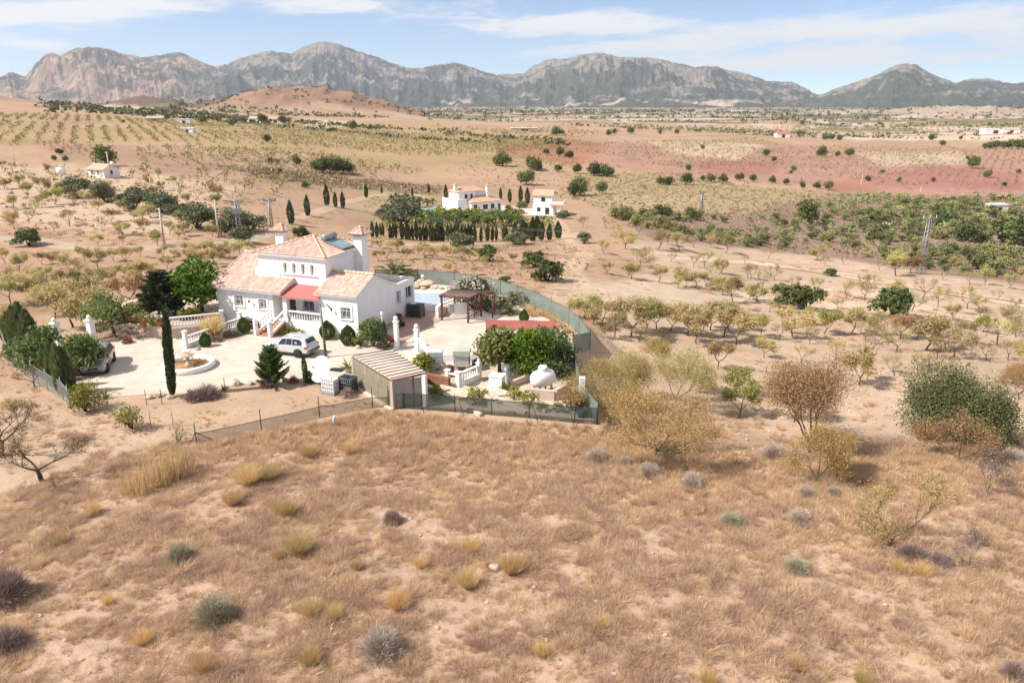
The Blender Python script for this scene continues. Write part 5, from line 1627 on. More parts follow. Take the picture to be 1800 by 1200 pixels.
for p, q, den in ((cA, cB, .17),):
    n_ = 3
    for k in range(n_):
        a, c = p + (q - p) * (k + .02) / n_, p + (q - p) * (k + .98) / n_
        b = MB(); b.add([(a[0], a[1], .1), (c[0], c[1], .1), (c[0], c[1], c[2] - .12), (a[0], a[1], a[2] - .12)], [(0, 1, 2, 3)]); pn = b.build('side_panel', [net_mat('lattice_screen', (.42, .38, .28), (.36, .33, .23), .12)], o)
        L = np.linalg.norm((c - a)[:2]); H_ = 2.0; b = MB()
        for s in np.arange(-H_, L, .16):
            for sg in (1, -1):
                x0_, x1_ = max(s, 0), min(s + H_, L)
                if x1_ - x0_ < .1: continue
                z0_, z1_ = (x0_ - s, x1_ - s) if sg == 1 else (H_ - (x0_ - s), H_ - (x1_ - s))
                pa = a + (c - a) * x0_ / L; pc = a + (c - a) * x1_ / L; b.tube([(pa[0] - .02, pa[1] - .02, .1 + z0_), (pc[0] - .02, pc[1] - .02, .1 + z1_)], .012, 3, cap=False)
        b.build('lattice', [wood], pn)
# near end: half lattice, half open with pillar
a, c = cB, cB + (cC - cB) * .62; b = MB(); L = np.linalg.norm((c - a)[:2]); H_ = 1.95
for s in np.arange(-H_, L, .13):
    for sg in (1, -1):
        x0_, x1_ = max(s, 0), min(s + H_, L)
        if x1_ - x0_ < .1: continue
        z0_, z1_ = (x0_ - s, x1_ - s) if sg == 1 else (H_ - (x0_ - s), H_ - (x1_ - s))
        pa = a + (c - a) * x0_ / L; pc = a + (c - a) * x1_ / L; b.tube([(pa[0], pa[1], .12 + z0_), (pc[0], pc[1], .12 + z1_)], .018, 3, cap=False)
b.build('front_lattice', [mat('pale_lattice', (.6, .55, .48), (.5, .46, .4), .9, 3)], o)
for p, w, m_ in ((cA, .14, 'concrete'), (cB, .2, 'pinkwall'), (cC + (cB - cC) * .06, .3, 'trim'), (cD, .14, 'trim'), (cB + (cC - cB) * .62, .1, 'wood')):
    b = MB(); b.box((p[0], p[1], p[2] / 2 - .1), (w, w, p[2] + .05), VA); b.build('post', [MT[m_]], o)
for p, q in ((cA, cB), (cB, cC), (cD, cC)):
    b = MB(); b.tube([p - [0, 0, .06], q - [0, 0, .06]], .06, 4); b.build('beam', [MT['wood']], o)
b = MB(); p, q = cA, cB; d = q - p; b.box(tuple((p + q) / 2 * np.array([1, 1, 0]) + np.array([-.1, -.1, .05])), (np.hypot(d[0], d[1]) + .3, .3, .14), math.atan2(d[1], d[0])); b.build('footing', [MT['concrete']], o)

# ------------------------------------------------------------------ brown pergola, red-roofed shelter, terrace things
o = thing('pergola', 'dark brown timber pergola beside the pool deck', 'pergola', (0, 0, 0))
feet = [P(777, 563), P(823, 568), P(846, 556), P(800, 552)]; ht = 2.35
for p in feet: b = MB(); b.b2((p[0] - .09, p[1] - .09, 0), (p[0] + .09, p[1] + .09, ht)); b.build('post', [MT['wood']], o)
for i in range(4):
    p, q = feet[i], feet[(i + 1) % 4]; d = q - p; b = MB(); b.box(tuple((p + q) / 2 + np.array([0, 0, ht + .08 + .004 * i])), (np.hypot(d[0], d[1]) + .5, .1, .16), math.atan2(d[1], d[0])); b.build('beam', [MT['wood']], o)
b = MB()
for t in np.linspace(-.05, 1.05, 22):
    p, q = feet[0] * (1 - t) + feet[1] * t, feet[3] * (1 - t) + feet[2] * t; b.tube([p + [0, 0, ht + .22], q + [0, 0, ht + .22]], .05, 4)
b.build('roof_slats', [mat('weathered_slat', (.30, .2, .16), (.24, .16, .13), .85, 3)], o)
for i, j in ((0, 3), (1, 2)):
    p, q = feet[i], feet[j]; b = MB()
    for t in np.linspace(.1, .9, 7): w = p * (1 - t) + q * t; b.tube([(w[0], w[1], .2), (w[0], w[1], ht)], .018, 4)
    for z in np.linspace(.3, 2.1, 7): b.tube([p + [0, 0, z], q + [0, 0, z]], .018, 4)
    b.build('trellis', [MT['wood']], o)
# metal slatted arch next to it, climbed by the oleander
o = thing('garden_arch', 'dark slatted garden arch standing right of the brown pergola', 'arch', tuple(P(852, 556)), rad(-10))
for x in (-.9, .9): b = MB(); b.b2((x - .06, -.5, 0), (x + .06, -.4, 2.3)); b.b2((x - .06, .4, 0), (x + .06, .5, 2.3)); b.build('post', [MT['wood']], o)
b = MB(); [b.tube([(-1.0, y, 2.35 + .15 * math.cos(y * 2)), (1.0, y, 2.35 + .15 * math.cos(y * 2))], .035, 4) for y in np.linspace(-.6, .6, 9)]; b.build('slats', [MT['wood']], o)
o = thing('shelter', 'long lean-to shelter with a red brown sheet roof behind the green hedge', 'shelter', (0, 0, 0))
r0, r1, r2, r3 = (np.array([*P(u, v, z)[:2], z]) for u, v, z in ((853, 563, 2.5), (974, 565, 2.5), (985, 581, 2.1), (856, 579, 2.1)))
b = MB(); up = np.array([0, 0, .05]); b.add([r3, r2, r1, r0, r3 + up, r2 + up, r1 + up, r0 + up], [(3, 2, 1, 0), (4, 5, 6, 7), (0, 1, 5, 4), (1, 2, 6, 5), (2, 3, 7, 6), (3, 0, 4, 7)])
for t in np.linspace(0, 1, 26): p, q = r0 * (1 - t) + r1 * t + up, r3 * (1 - t) + r2 * t + up; b.tube([p, q], .025, 4, 0)
b.build('roof', [MT['redroof']], o)
for t in (.02, .34, .66, .98):
    for e0, e1 in ((r0, r1), (r3, r2)): p = e0 * (1 - t) + e1 * t; b = MB(); b.box((p[0], p[1], p[2] / 2), (.12, .12, p[2]), 0); b.build('post', [MT['wood']], o)
X = P(732, 560) + np.array([-.1, .6, .05]); o = thing('tool_crate', 'black box wrapped in dark sheeting on wooden legs against the villa end wall', 'crate', tuple(X), VA)
b = MB(); b.b2((-.7, -.5, .22), (.7, .5, 1.25)); b.b2((-.74, -.54, 1.2), (.74, .54, 1.3)); b.build('cover', [mat('black_sheeting', (.06, .06, .065), (.04, .04, .045), .5, 4, bumps=.4)], o)
for x in (-.66, .66):
    for y in (-.46, .46): b = MB(); b.b2((x - .07, y - .07, 0), (x + .07, y + .07, 1.0)); b.build('leg', [MT['wood']], o)
b = MB(); b.b2((-.5, -.3, 1.3), (.1, .3, 1.4)); b.build('bundle', [MT['plastic']], o)
X = P(703, 575, .05); o = thing('bench', 'dark garden bench on the terrace beside the end wall', 'bench', tuple(X) , VA + rad(90))
b = MB(); b.b2((-.6, -.25, .38), (.6, .25, .44)); b.build('seat', [MT['iron']], o); b = MB(); b.b2((-.6, .22, .44), (.6, .28, .95)); b.build('backrest', [MT['iron']], o)
for x in (-.5, .5): b = MB(); b.b2((x - .04, -.22, 0), (x + .04, .25, .38)); b.build('leg', [MT['iron']], o)


def pot(X, r, h, label, m='terracotta', plant=None, ps=.6):
    o = thing('plant_pot', label, 'plant pot', tuple(X))
    b = MB(); b.lathe([(r * .62, 0), (r * .95, h * .6), (r, h * .92), (r * 1.1, h * .93), (r * 1.1, h), (r * .85, h), (r * .8, h * .85), (.01, h * .82)], k=14); b.build('pot', [MT[m]], o)
    if plant is not None: link('plant', plant, o, (0, 0, h * .8), 0, (ps, ps, ps))
    return o


pot(P(702, 566, .05), .38, .6, 'squat terracotta pot standing at the foot of the villa end wall', plant=bush_mesh('rust_small', 1, 300, .12, 'rustshrub'), ps=.5)
pot(P(864, 541), .45, .8, 'round terracotta pot with a small palm on the gravel by the pergola', plant=palm_mesh(5, trunk=.1)[1], ps=2.0)
pot(P(836, 650), .27, .55, 'black pot of pink flowers on the white wall corner', 'black', bush_mesh('pink_small', 2, 350, .11, 'redflower'), .6)
pot(P(853, 640), .45, .7, 'large grey pot in the shade of the orange tree', 'iron', bush_mesh('rust_small', 1, 300, .12, 'rustshrub'), .6)
pot(P(612, 655), .3, .4, 'small pot with a spiky yucca behind the caged tanks', 'concrete', rosette_mesh(3), 1.1)
# rock garden with a small stone table by the pool
o = thing('rock_garden', 'heap of pale rocks round a flat boulder at the far pool edge', 'rocks', tuple(P(742, 506)))
for i, (x, y, z, r) in enumerate([(-1.6, 0, .2, .55), (-.6, -.3, .25, .6), (.5, .1, .45, .8), (1.4, -.3, .2, .5), (-.2, .5, .6, .7), (.9, .6, .3, .6), (2.2, -.7, .12, .35), (-2.3, -.4, .15, .4), (.3, -.8, .14, .35)]):
    b = MB(); b.rock((x, y, z), (r * 1.3, r, r * .6), 40 + i); b.build('rock', [MT['stone']], o)
b = MB(); b.ball((.1, .2, 1.3), .22, 8, 6); b.build('globe_lamp', [MT['plastic']], o)
for i, (u, v, lab) in enumerate([(804, 553, 'white end wall of the pool deck left of the pergola'), (772, 556, 'white pool deck wall beside the terrace corner')]):
    p = P(u, v); b = MB(); b.b2((-.9, -.15, -.1), (.9, .15, 1.1)); o = b.build('pool_wall', [MT['white']], None, tuple(p + np.array([0, .3, 0])), rad(80 if i else 15)); tag(o, lab, 'wall')
# white statue and small chair under the orange tree
o = thing('statue', 'small pale statue standing between the orange tree and the dark hedge', 'statue', tuple(P(911, 637)))
b = MB(); b.b2((-.2, -.2, 0), (.2, .2, .35)); b.build('plinth', [MT['stone']], o); b = MB(); b.lathe([(.16, .35), (.2, .6), (.13, .85), (.18, 1.0), (.07, 1.15), (.11, 1.25), (.1, 1.36), (.01, 1.42)], k=10); b.build('figure', [MT['stone']], o)
o = thing('flag_pole', 'tall bare grey pole on the driveway in front of the silver car', 'pole', tuple(P(573, 628)))
b = MB(); b.tube([(0, 0, 0), (-.06, 0, 2.2), (-.1, 0, 4.6)], [.13, .09, .05], 8); b.build('shaft', [MT['greybark']], o); b = MB(); b.lathe([(.3, 0), (.28, .1), (.01, .12)], k=12); b.build('base', [MT['concrete']], o)
o = thing('lamp_post', 'slim white lamp post standing among the shrubs at the villa corner', 'lamp', tuple(P(674, 606)))
b = MB(); b.tube([(0, 0, 0), (0, 0, 2.6)], .04, 6); b.build('shaft', [MT['trim']], o); b = MB(); b.lathe([(.06, 2.6), (.14, 2.7), (.12, 2.95), (.02, 3.02)], k=8); b.build('lantern', [MT['trim']], o)
# white ventilation pipe in the field
b = MB(); b.tube([(0, 0, 0), (0, 0, .55), (.05, 0, .66), (.14, 0, .66)], .09, 8); o = b.build('vent_pipe', [MT['plastic']], None, tuple(P(588, 748))); tag(o, 'white bent pipe end sticking out of the dry grass below the fence', 'pipe')

# ------------------------------------------------------------------ fences of the plot
def fence(label, pts, h, net, post='iron', gap=3.0, post_extra=.3, lean=0.0, braces=(), name='mesh_fence', group='fences round the plot', sag=.04, z_of=None):
    """posts as parts, the net between them as one part, top wire"""
    o = thing(name, label, 'fence', (0, 0, 0), 0, group)
    P3 = []
    for a, c in zip(pts, pts[1:]):
        a, c = np.array(a), np.array(c); L = np.linalg.norm(c - a); n = max(1, round(L / gap))
        for i in range(n): P3.append(a + (c - a) * i / n)
    P3.append(np.array(pts[-1]))
    P3 = [np.array([p[0], p[1], float(ground_z(p[0], p[1])) if z_of is None else z_of]) for p in P3]
    rg = np.random.default_rng(len(P3)); b = MB(); V, F = [], []
    rows = []
    for i in range(len(P3) - 1):
        for t in np.linspace(0, 1, 5)[: (5 if i == len(P3) - 2 else 4)]:
            p = P3[i] * (1 - t) + P3[i + 1] * t; rows.append((p, h - sag * 4 * t * (1 - t) * rg.uniform(.5, 1.5)))
    for p, hh in rows: V += [p + [0, 0, -.1], p + [rg.normal(0, .02), rg.normal(0, .02), hh * .5], p + [0, 0, hh]]
    for i in range(len(rows) - 1):
        for j in range(2): F.append((i * 3 + j, (i + 1) * 3 + j, (i + 1) * 3 + j + 1, i * 3 + j + 1))
    b.add(V, F); b.build('netting', [MT[net]], o)
    b = MB(); b.tube([r[0] + [0, 0, r[1] + .01] for r in rows], .022, 4); b.build('top_wire', [MT['wire' if net == 'chain' else 'iron']], o)
    for p in P3: b = MB(); b.tube([p - [0, 0, .2], p + [0, 0, h + post_extra]], .03, 6); b.build('post', [MT[post]], o)
    for p, dx, dy in braces:
        p = np.array([p[0], p[1], float(ground_z(p[0], p[1]))]); b = MB(); b.tube([p + [0, 0, h + .1], p + [dx, dy, -.1]], .028, 6); b.build('brace', [MT[post]], o)
    return o


fp = lambda u, v: np.array(P(u, v))
fence('low brown wire net fence along the lower left edge of the dry field', [fp(346, 781), fp(460, 757), fp(562, 733), fp(655, 716), fp(683, 715)], .75, 'netthin', gap=4.0, post_extra=.75, braces=[(fp(346, 781), 1.15, .5), (fp(346, 781), -.5, .2)])
fence('dark green shade net fence facing the dry field in front of the garden', [fp(684, 716), fp(800, 724), fp(930, 735), fp(1010, 743), fp(1049, 746)], 1.15, 'net', gap=3.0, post_extra=.15, braces=[(fp(735, 720), .5, -.6), (fp(805, 725), .45, -.6), (fp(935, 736), .4, -.6), (fp(998, 742), .4, -.6)])
fence('pale grey green shade net fence on the right edge of the garden', [fp(1050, 746), fp(1022, 706), fp(1012, 668), fp(1006, 620)], 1.5, 'netpale', gap=3.0)
fence('short grey green net fence at the right corner above the orchard bank', [fp(1007, 619), fp(1037, 606)], 1.55, 'netpale', gap=2.4)
fence('long grey green shade net fence behind the pool and the palms', [fp(1037, 606), fp(1000, 571), fp(940, 539), fp(880, 517), fp(800, 503), fp(735, 497), fp(660, 497)], 1.6, 'netpale', gap=3.2)
fence('grey chain link fence beside the cypress hedge on the left', [fp(7, 609), fp(18, 637), fp(60, 672), fp(112, 703), fp(124, 716)], 1.45, 'chain', 'wire', gap=2.5, braces=[(fp(118, 712), .7, .2)])
o = thing('wire_fence', 'thin wire fence with bare posts left of the low net fence', 'fence', (0, 0, 0), 0, 'fences round the plot')
wp = [fp(126, 718), fp(185, 728), fp(232, 748), fp(266, 752), fp(305, 750), fp(345, 778)]
for p in wp: b = MB(); b.tube([p - [0, 0, .1], p + [0, 0, 1.35]], .022, 5); b.build('post', [MT['wire']], o)
for z in (.3, .7, 1.1): b = MB(); b.tube([p + [0, 0, z] for p in wp], .006, 3); b.build('strand', [MT['wire']], o)
for i, (u, v) in enumerate([(258, 712), (285, 711), (536, 678), (690, 661), (396, 690)]):
    b = MB(); b.tube([(0, 0, -.1), (.02, 0, 1.15)], .025, 5); o = b.build('garden_stake', [MT['iron']], None, tuple(fp(u, v)))
    tag(o, ('bare stake left of the leaning cypress foot', 'bare stake right beside the leaning cypress foot', 'bare stake in front of the young conifer', 'bare stake behind the lattice carport', 'bare stake beside the purple grey shrub')[i], 'stake')
# border rocks of the drive
for i, (u, v, r) in enumerate([(414, 676, .55), (440, 676, .35), (458, 672, .45), (473, 672, .35), (395, 682, .3), (500, 668, .3), (348, 615, .25), (398, 588, .35), (630, 612, .3), (222, 603, .25), (262, 700, .35), (300, 700, .3), (610, 668, .3)]):
    b = MB(); b.rock((0, 0, r * .3), (r, r * .8, r * .7), 60 + i); o = b.build('rock', [MT['stone']], None, tuple(fp(u, v)))
    tag(o, 'pale rock on the border of the gravel drive', 'rock', 'rocks on the border of the drive')

# ------------------------------------------------------------------ tracks and roads laid over the terrain
def ribbon(name, px, width, m, dz=.05, step=1.2):
    k = np.array(px, float); s = np.concatenate([[0], np.cumsum(np.hypot(*np.diff(k, axis=0).T))])
    q = np.arange(0, s[-1], 2.0); pts = G(np.interp(q, s, k[:, 0]), np.interp(q, s, k[:, 1]))
    c = pts[:, :2]
    for _ in range(10): c[1:-1] = (c[:-2] + 2 * c[1:-1] + c[2:]) / 4
    L = np.concatenate([[0], np.cumsum(np.hypot(*np.diff(c, axis=0).T))]); qq = np.arange(0, L[-1], step)
    c = np.stack([np.interp(qq, L, c[:, 0]), np.interp(qq, L, c[:, 1])], 1)
    t = np.gradient(c, axis=0); t /= np.linalg.norm(t, axis=1)[:, None] + 1e-9; n = np.stack([-t[:, 1], t[:, 0]], 1)
    W_ = 7; o = np.linspace(-.5, .5, W_); wob = width * (1 + .25 * (fbm(qq / 9, qq * 0, 7) - .5))
    V = c[:, None] + n[:, None] * (o[None, :, None] * wob[:, None, None])
    prof = np.array([-.06, 0, 0, .012, 0, 0, -.06])
    z = ground_z(V[..., 0], V[..., 1]) + dz + prof
    X = np.concatenate([V, z[..., None]], -1).reshape(-1, 3)
    ii, jj = np.meshgrid(np.arange(len(c) - 1), np.arange(W_ - 1), indexing='ij'); a = (ii * W_ + jj).ravel()
    b = MB(); b.add(X, np.stack([a, a + 1, a + W_ + 1, a + W_], 1), smooth=True)
    ob = b.build(name, m); ob['kind'] = 'structure'


MT['palered'] = gravel_mat('pale_track', (.60, .48, .37), (.52, .40, .30))
ribbon('dirt_road', [(1180, 452), (1300, 461), (1420, 474), (1520, 491), (1650, 512), (1830, 542)], 3.0, MT['palered'])
ribbon('dirt_road', [(1150, 444), (1240, 452), (1340, 462), (1480, 480), (1640, 506), (1830, 536)], 2.0, MT['palered'], .07)
ribbon('dirt_road', [(985, 510), (992, 490), (1008, 470), (1028, 452), (1030, 436), (1000, 428), (990, 400), (975, 382)], 3.0, MT['dirt'], .06)
ribbon('road', [(-30, 418), (60, 422), (120, 434), (200, 438), (320, 434), (400, 428), (448, 418), (470, 408), (500, 402)], 3.6, MT['asphalt'], .06)
ribbon('dirt_road', [(520, 385), (580, 366), (620, 353), (668, 343), (730, 342), (760, 352)], 3, MT['dirt'], .08)
ribbon('dirt_road', [(650, 440), (700, 432), (800, 428), (900, 428), (960, 424), (1000, 420), (1022, 408)], 2.8, MT['dirt'], .08)
0 and ribbon('dirt_road', [(-30, 880), (40, 852), (110, 822), (190, 790), (250, 764), (300, 752)], 3.0, MT['dirt'], .03, .6)
ribbon('dirt_road', [(360, 224), (480, 228), (560, 226), (640, 231), (760, 236)], 6, MT['dirt'], .3, 4)
ribbon('dirt_road', [(1180, 240), (1320, 236), (1500, 240), (1800, 236)], 8, MT['dirt'], .4, 5)

# ------------------------------------------------------------------ the neighbours' houses
def yard(name, px, m, dz=.12, n=24):
    """paved yard: a grid of surveyed spots draped on the terrain"""
    k = np.array(px, float)
    W3 = G(k[:, 0], k[:, 1]); poly = [tuple(p[:2]) for p in W3]
    xs = np.linspace(W3[:, 0].min(), W3[:, 0].max(), n); ys = np.linspace(W3[:, 1].min(), W3[:, 1].max(), n)
    XX, YY = np.meshgrid(xs, ys, indexing='ij'); ZZ = ground_z(XX, YY) + dz
    cx, cy = (XX[:-1, :-1] + XX[1:, 1:]) / 2, (YY[:-1, :-1] + YY[1:, 1:]) / 2
    ins = inside(cx, cy, poly)
    ii, jj = np.nonzero(ins); a = ii * n + jj
    b = MB(); b.add(np.stack([XX, YY, ZZ], -1).reshape(-1, 3), np.stack([a, a + n, a + n + 1, a + 1], 1), smooth=True); o = b.build(name, m); o['kind'] = 'structure'


yard('yard', [(722, 372), (762, 380), (850, 381), (936, 380), (990, 381), (1000, 372), (930, 366), (885, 362), (800, 366), (735, 364)], MT['gravel'])


def hip(b, x0, x1, y0, y1, z, h, e=.4, ridge=None, rg=np.random.default_rng(2)):
    x0, x1, y0, y1 = x0 - e, x1 + e, y0 - e, y1 + e
    cy = (y0 + y1) / 2; d = min((y1 - y0) / 2, (x1 - x0) / 2) if ridge is None else ridge
    A, B_ = (x0 + d, cy, z + h), (x1 - d, cy, z + h)
    C = [(x0, y0, z), (x1, y0, z), (x1, y1, z), (x0, y1, z)]
    b.add([C[0], C[1], B_, A], [(0, 1, 2, 3)], 0, .3); b.add([C[2], C[3], A, B_], [(0, 1, 2, 3)], 0, .5)
    b.add([C[1], C[2], B_], [(0, 1, 2)], 0, .4); b.add([C[3], C[0], A], [(0, 1, 2)], 0, .4)
    b.add([(x, y, z - .1) for x, y, z in C], [(3, 2, 1, 0)], 0); b.add(C + [(x, y, z - .1) for x, y, z in C], [(0, 4, 5, 1), (1, 5, 6, 2), (2, 6, 7, 3), (3, 7, 4, 0)], 0, .2)


def far_tile():
    m, nt, b, o = new_mat('distant_tiles')
    tc = N(nt, 'ShaderNodeTexCoord'); w = N(nt, 'ShaderNodeTexWave'); w.inputs['Scale'].default_value = 6; w.inputs['Distortion'].default_value = .5
    nt.links.new(tc.outputs['Object'], w.inputs['Vector']); f, r = noise_fac(nt, 2)
    c = mixc(nt, f, (.60, .38, .27), (.46, .27, .18)); c = mixc(nt, 1.0, c, mixc(nt, w.outputs['Fac'], (.85, .85, .85), (1.1, 1.1, 1.1)), 'MULTIPLY')
    nt.links.new(c, b.inputs['Base Color']); b.inputs['Roughness'].default_value = .9; return m


MT['fartile'] = far_tile()


def win(parent, x0, x1, y, z0, z1, face='y', arch=False):
    w = MB()
    if face == 'y': w.b2((x0, y - .03, z0), (x1, y + .05, z1))
    else: w.b2((y - .05, x0, z0), (y + .03, x1, z1))
    o = w.build('window', [MT['glass']], parent)
    f = MB(); t = .1
    if face == 'y':
        for a in ((x0 - t, x0), (x1, x1 + t)): f.b2((a[0], y - .06, z0 - t), (a[1], y + .05, z1 + t))
        f.b2((x0, y - .06, z1), (x1, y + .05, z1 + t)); f.b2((x0, y - .08, z0 - t), (x1, y + .05, z0))
    else:
        for a in ((x0 - t, x0), (x1, x1 + t)): f.b2((y - .05, a[0], z0 - t), (y + .06, a[1], z1 + t))
        f.b2((y - .05, x0, z1), (y + .06, x1, z1 + t)); f.b2((y - .05, x0, z0 - t), (y + .08, x1, z0))
    f.build('window_frame', [MT['trim']], o)


c0, c1 = G(829, 377), G(893, 368); an = math.atan2(c1[1] - c0[1], c1[0] - c0[0]) * .62
h2 = thing('villa', 'white neighbouring villa with pale tiled roofs, two chimneys and a roof terrace', 'house', tuple(c0), an)
b = MB(); b.b2((0, 0, -1), (10.6, 8, 3.3)); b.b2((-3.6, 1.6, -1), (-.001, 10, 3.3)); b.b2((-2.6, 2.6, 3.3), (3.2, 7.8, 6.2)); b.b2((-3.6, 1.6, 3.3), (-3.4, 10, 4.2)); b.b2((-3.4, 1.6, 3.3), (-.6, 1.8, 4.2)); b.build('wall', [MT['white']], h2)
b = MB(); hip(b, 0, 10.6, 0, 8, 3.35, 1.9); r_ = b.build('roof', [MT['fartile']], h2)
b = MB(); hip(b, -2.6, 6.6, 3.0, 7.8, 6.25, 1.35); b.build('roof', [MT['fartile']], h2)
b = MB(); b.b2((3.2, 3.2, 3.3), (6.6, 7.6, 6.2)); b.build('upper_wall', [MT['white']], h2)
for x, y, z0_, z1_ in ((-2.4, 4.6, 5.5, 8.2), (7.2, 2.2, 3.5, 7.6)):
    b = MB(); b.b2((x - .4, y - .4, z0_), (x + .4, y + .4, z1_)); ch = b.build('chimney', [MT['white']], h2)
    b = MB(); hip(b, x - .4, x + .4, y - .4, y + .4, z1_, .5, .2); b.build('chimney_cap', [MT['fartile']], ch)
for x0_, x1_, z0_, z1_ in ((.8, 2.0, .6, 2.6), (4.0, 5.7, 1.1, 2.5), (6.8, 8.1, 1.1, 2.5), (9.4, 10.2, .3, 2.5)): win(h2, x0_, x1_, 0, z0_, z1_)
for x0_, x1_, z0_, z1_ in ((3.2, 4.4, .9, 2.4), (6.5, 7.5, .9, 2.4)): win(h2, x0_, x1_, 10.6, z0_, z1_, 'x')
for x0_, x1_, z0_, z1_ in ((-.6, .4, 4.3, 5.5), (1.4, 2.2, 4.3, 5.5)): win(h2, x0_, x1_, 2.6, z0_, z1_)
b = MB(); b.b2((-9.5, 2.5, -.6), (-3.6, 2.7, 1.2)); b.b2((-9.7, 2.5, -.6), (-9.5, 8, 1.2)); b.build('terrace_wall', [MT['white']], h2)
c0, c1 = G(954, 378), G(993, 379)
h3 = thing('guest_house', 'small two storey white house with tiled roof and arched porch right of the neighbouring villa', 'house', tuple(c0 + np.array([-.5, 0, 0])), rad(-12))
b = MB(); b.b2((-2.5, 0, -1), (3.6, 6, 3.0)); b.b2((-2.5, 1.2, 3.0), (3.0, 6, 5.7))
b.add([(-2.5, 1.2, 5.7), (-2.5, 6, 5.7), (-2.5, 3.6, 6.9), (3.0, 1.2, 5.7), (3.0, 6, 5.7), (3.0, 3.6, 6.9)], [(0, 2, 1), (3, 4, 5)])
b.b2((3.6, .2, 2.7), (6.4, 6, 3.0)); b.b2((3.0, 1.0, 3.0), (6.4, 1.15, 3.8)); b.b2((6.25, 1.15, 3.0), (6.4, 6, 3.8)); b.build('wall', [MT['white']], h3)
b = MB()
for s in (0, 1):
    ya, yb = (.8, 3.6) if s == 0 else (6.4, 3.6); V = [(-2.9, ya, 5.55), (3.4, ya, 5.55), (3.4, yb, 7.0), (-2.9, yb, 7.0)]; V += [(x, y, z - .12) for x, y, z in V]
    b.add(V, [(0, 1, 2, 3), (7, 6, 5, 4), (0, 4, 5, 1), (1, 5, 6, 2), (3, 2, 6, 7), (0, 3, 7, 4)])
b.build('roof', [MT['fartile']], h3)
for x in (3.75, 5.0, 6.25):
    c = MB(); c.b2((x - .15, .2, -1), (x + .15, .5, 2.7)); c.build('porch_post', [MT['trim']], h3)
c = MB(); c.add([(2.6, -.5, 2.9), (6.8, -.5, 2.9), (6.8, 1, 3.25), (2.6, 1, 3.25), (2.6, -.5, 3.0), (6.8, -.5, 3.0), (6.8, 1, 3.35), (2.6, 1, 3.35)], [(3, 2, 1, 0), (4, 5, 6, 7), (0, 1, 5, 4), (1, 2, 6, 5), (2, 3, 7, 6), (3, 0, 4, 7)]); c.build('porch_roof', [MT['fartile']], h3)
win(h3, -.2, 1.0, 1.2, 3.7, 5.0); win(h3, -1.2, -.2, 0, 1.0, 2.2); win(h3, 1.2, 2.4, 0, .2, 2.2)
P2 = [(750, 371), (774, 373), (778, 369), (756, 368)]; pp = [G(u, v) for u, v in P2]
b = MB(); z = max(p[2] for p in pp) + .25; b.prism([(p[0], p[1]) for p in pp], z - 1.5, z); o = b.build('swimming_pool', [mat('turquoise_water', (.12, .42, .5), (.16, .48, .55), .1, 3)]); o['kind'] = 'structure'

c0 = G(171, 312)
h4 = thing('cottage', 'small white house with an orange tiled roof on the upper left slope', 'house', tuple(c0), rad(-28), None, .8)
b = MB(); b.b2((-4, 0, -1), (3.4, 5, 2.5)); b.add([(3.4, 0, 2.5), (3.4, 5, 2.5), (3.4, 2.5, 3.7), (-4, 0, 2.5), (-4, 5, 2.5), (-4, 2.5, 3.7)], [(0, 1, 2), (3, 5, 4)]); b.build('wall', [MT['white']], h4)
b = MB()
for s in (0, 1):
    ya, yb = (-.5, 2.5) if s == 0 else (5.5, 2.5); V = [(-4.4, ya, 2.35), (3.8, ya, 2.35), (3.8, yb, 3.85), (-4.4, yb, 3.85)]; V += [(x, y, z - .12) for x, y, z in V]
    b.add(V, [(0, 1, 2, 3), (7, 6, 5, 4), (0, 4, 5, 1), (1, 5, 6, 2), (3, 2, 6, 7), (0, 3, 7, 4)])
b.build('roof', [MT['fartile']], h4); b = MB(); b.b2((2.2, 3.4, 2.5), (2.9, 4.1, 4.4)); b.build('chimney', [MT['white']], h4)
win(h4, -2.5, -1.6, 0, .9, 2.0); win(h4, .4, 1.2, 0, .9, 2.0); win(h4, 1.8, 2.8, 3.4, .9, 2.0, 'x')
o = thing('water_tank', 'white round water tank left of the small orange roofed house', 'water tank', tuple(G(108, 307))); b = MB(); b.lathe([(1.0, -.3), (1.0, 1.3), (.8, 1.6), (.01, 1.7)], k=16); b.build('shell', [MT['trim']], o)


def barn(u, v, w, d, h, label, rz=0.0, roof='fartile', wall='white', name='farm_building', gable=True):
    X = G(u, v); o = thing(name, label, 'farm building', tuple(X), rz)
    b = MB(); b.b2((-w / 2, 0, -2), (w / 2, d, h)); b.build('wall', [MT[wall]], o)
    b = MB()
    if gable:
        for s in (0, 1):
            ya, yb = (-.4, d / 2) if s == 0 else (d + .4, d / 2); V = [(-w / 2 - .3, ya, h - .1), (w / 2 + .3, ya, h - .1), (w / 2 + .3, yb, h + d * .2), (-w / 2 - .3, yb, h + d * .2)]; V += [(x, y, z - .15) for x, y, z in V]
            b.add(V, [(0, 1, 2, 3), (7, 6, 5, 4), (0, 4, 5, 1), (1, 5, 6, 2), (3, 2, 6, 7), (0, 3, 7, 4)])
    else: b.b2((-w / 2 - .2, -.2, h), (w / 2 + .2, d + .2, h + .25))
    b.build('roof', [MT[roof]], o); b = MB()
    b.b2((-w * .12, -.05, 0), (w * .12, .1, h * .7)); b.build('door', [MT['iron']], o)


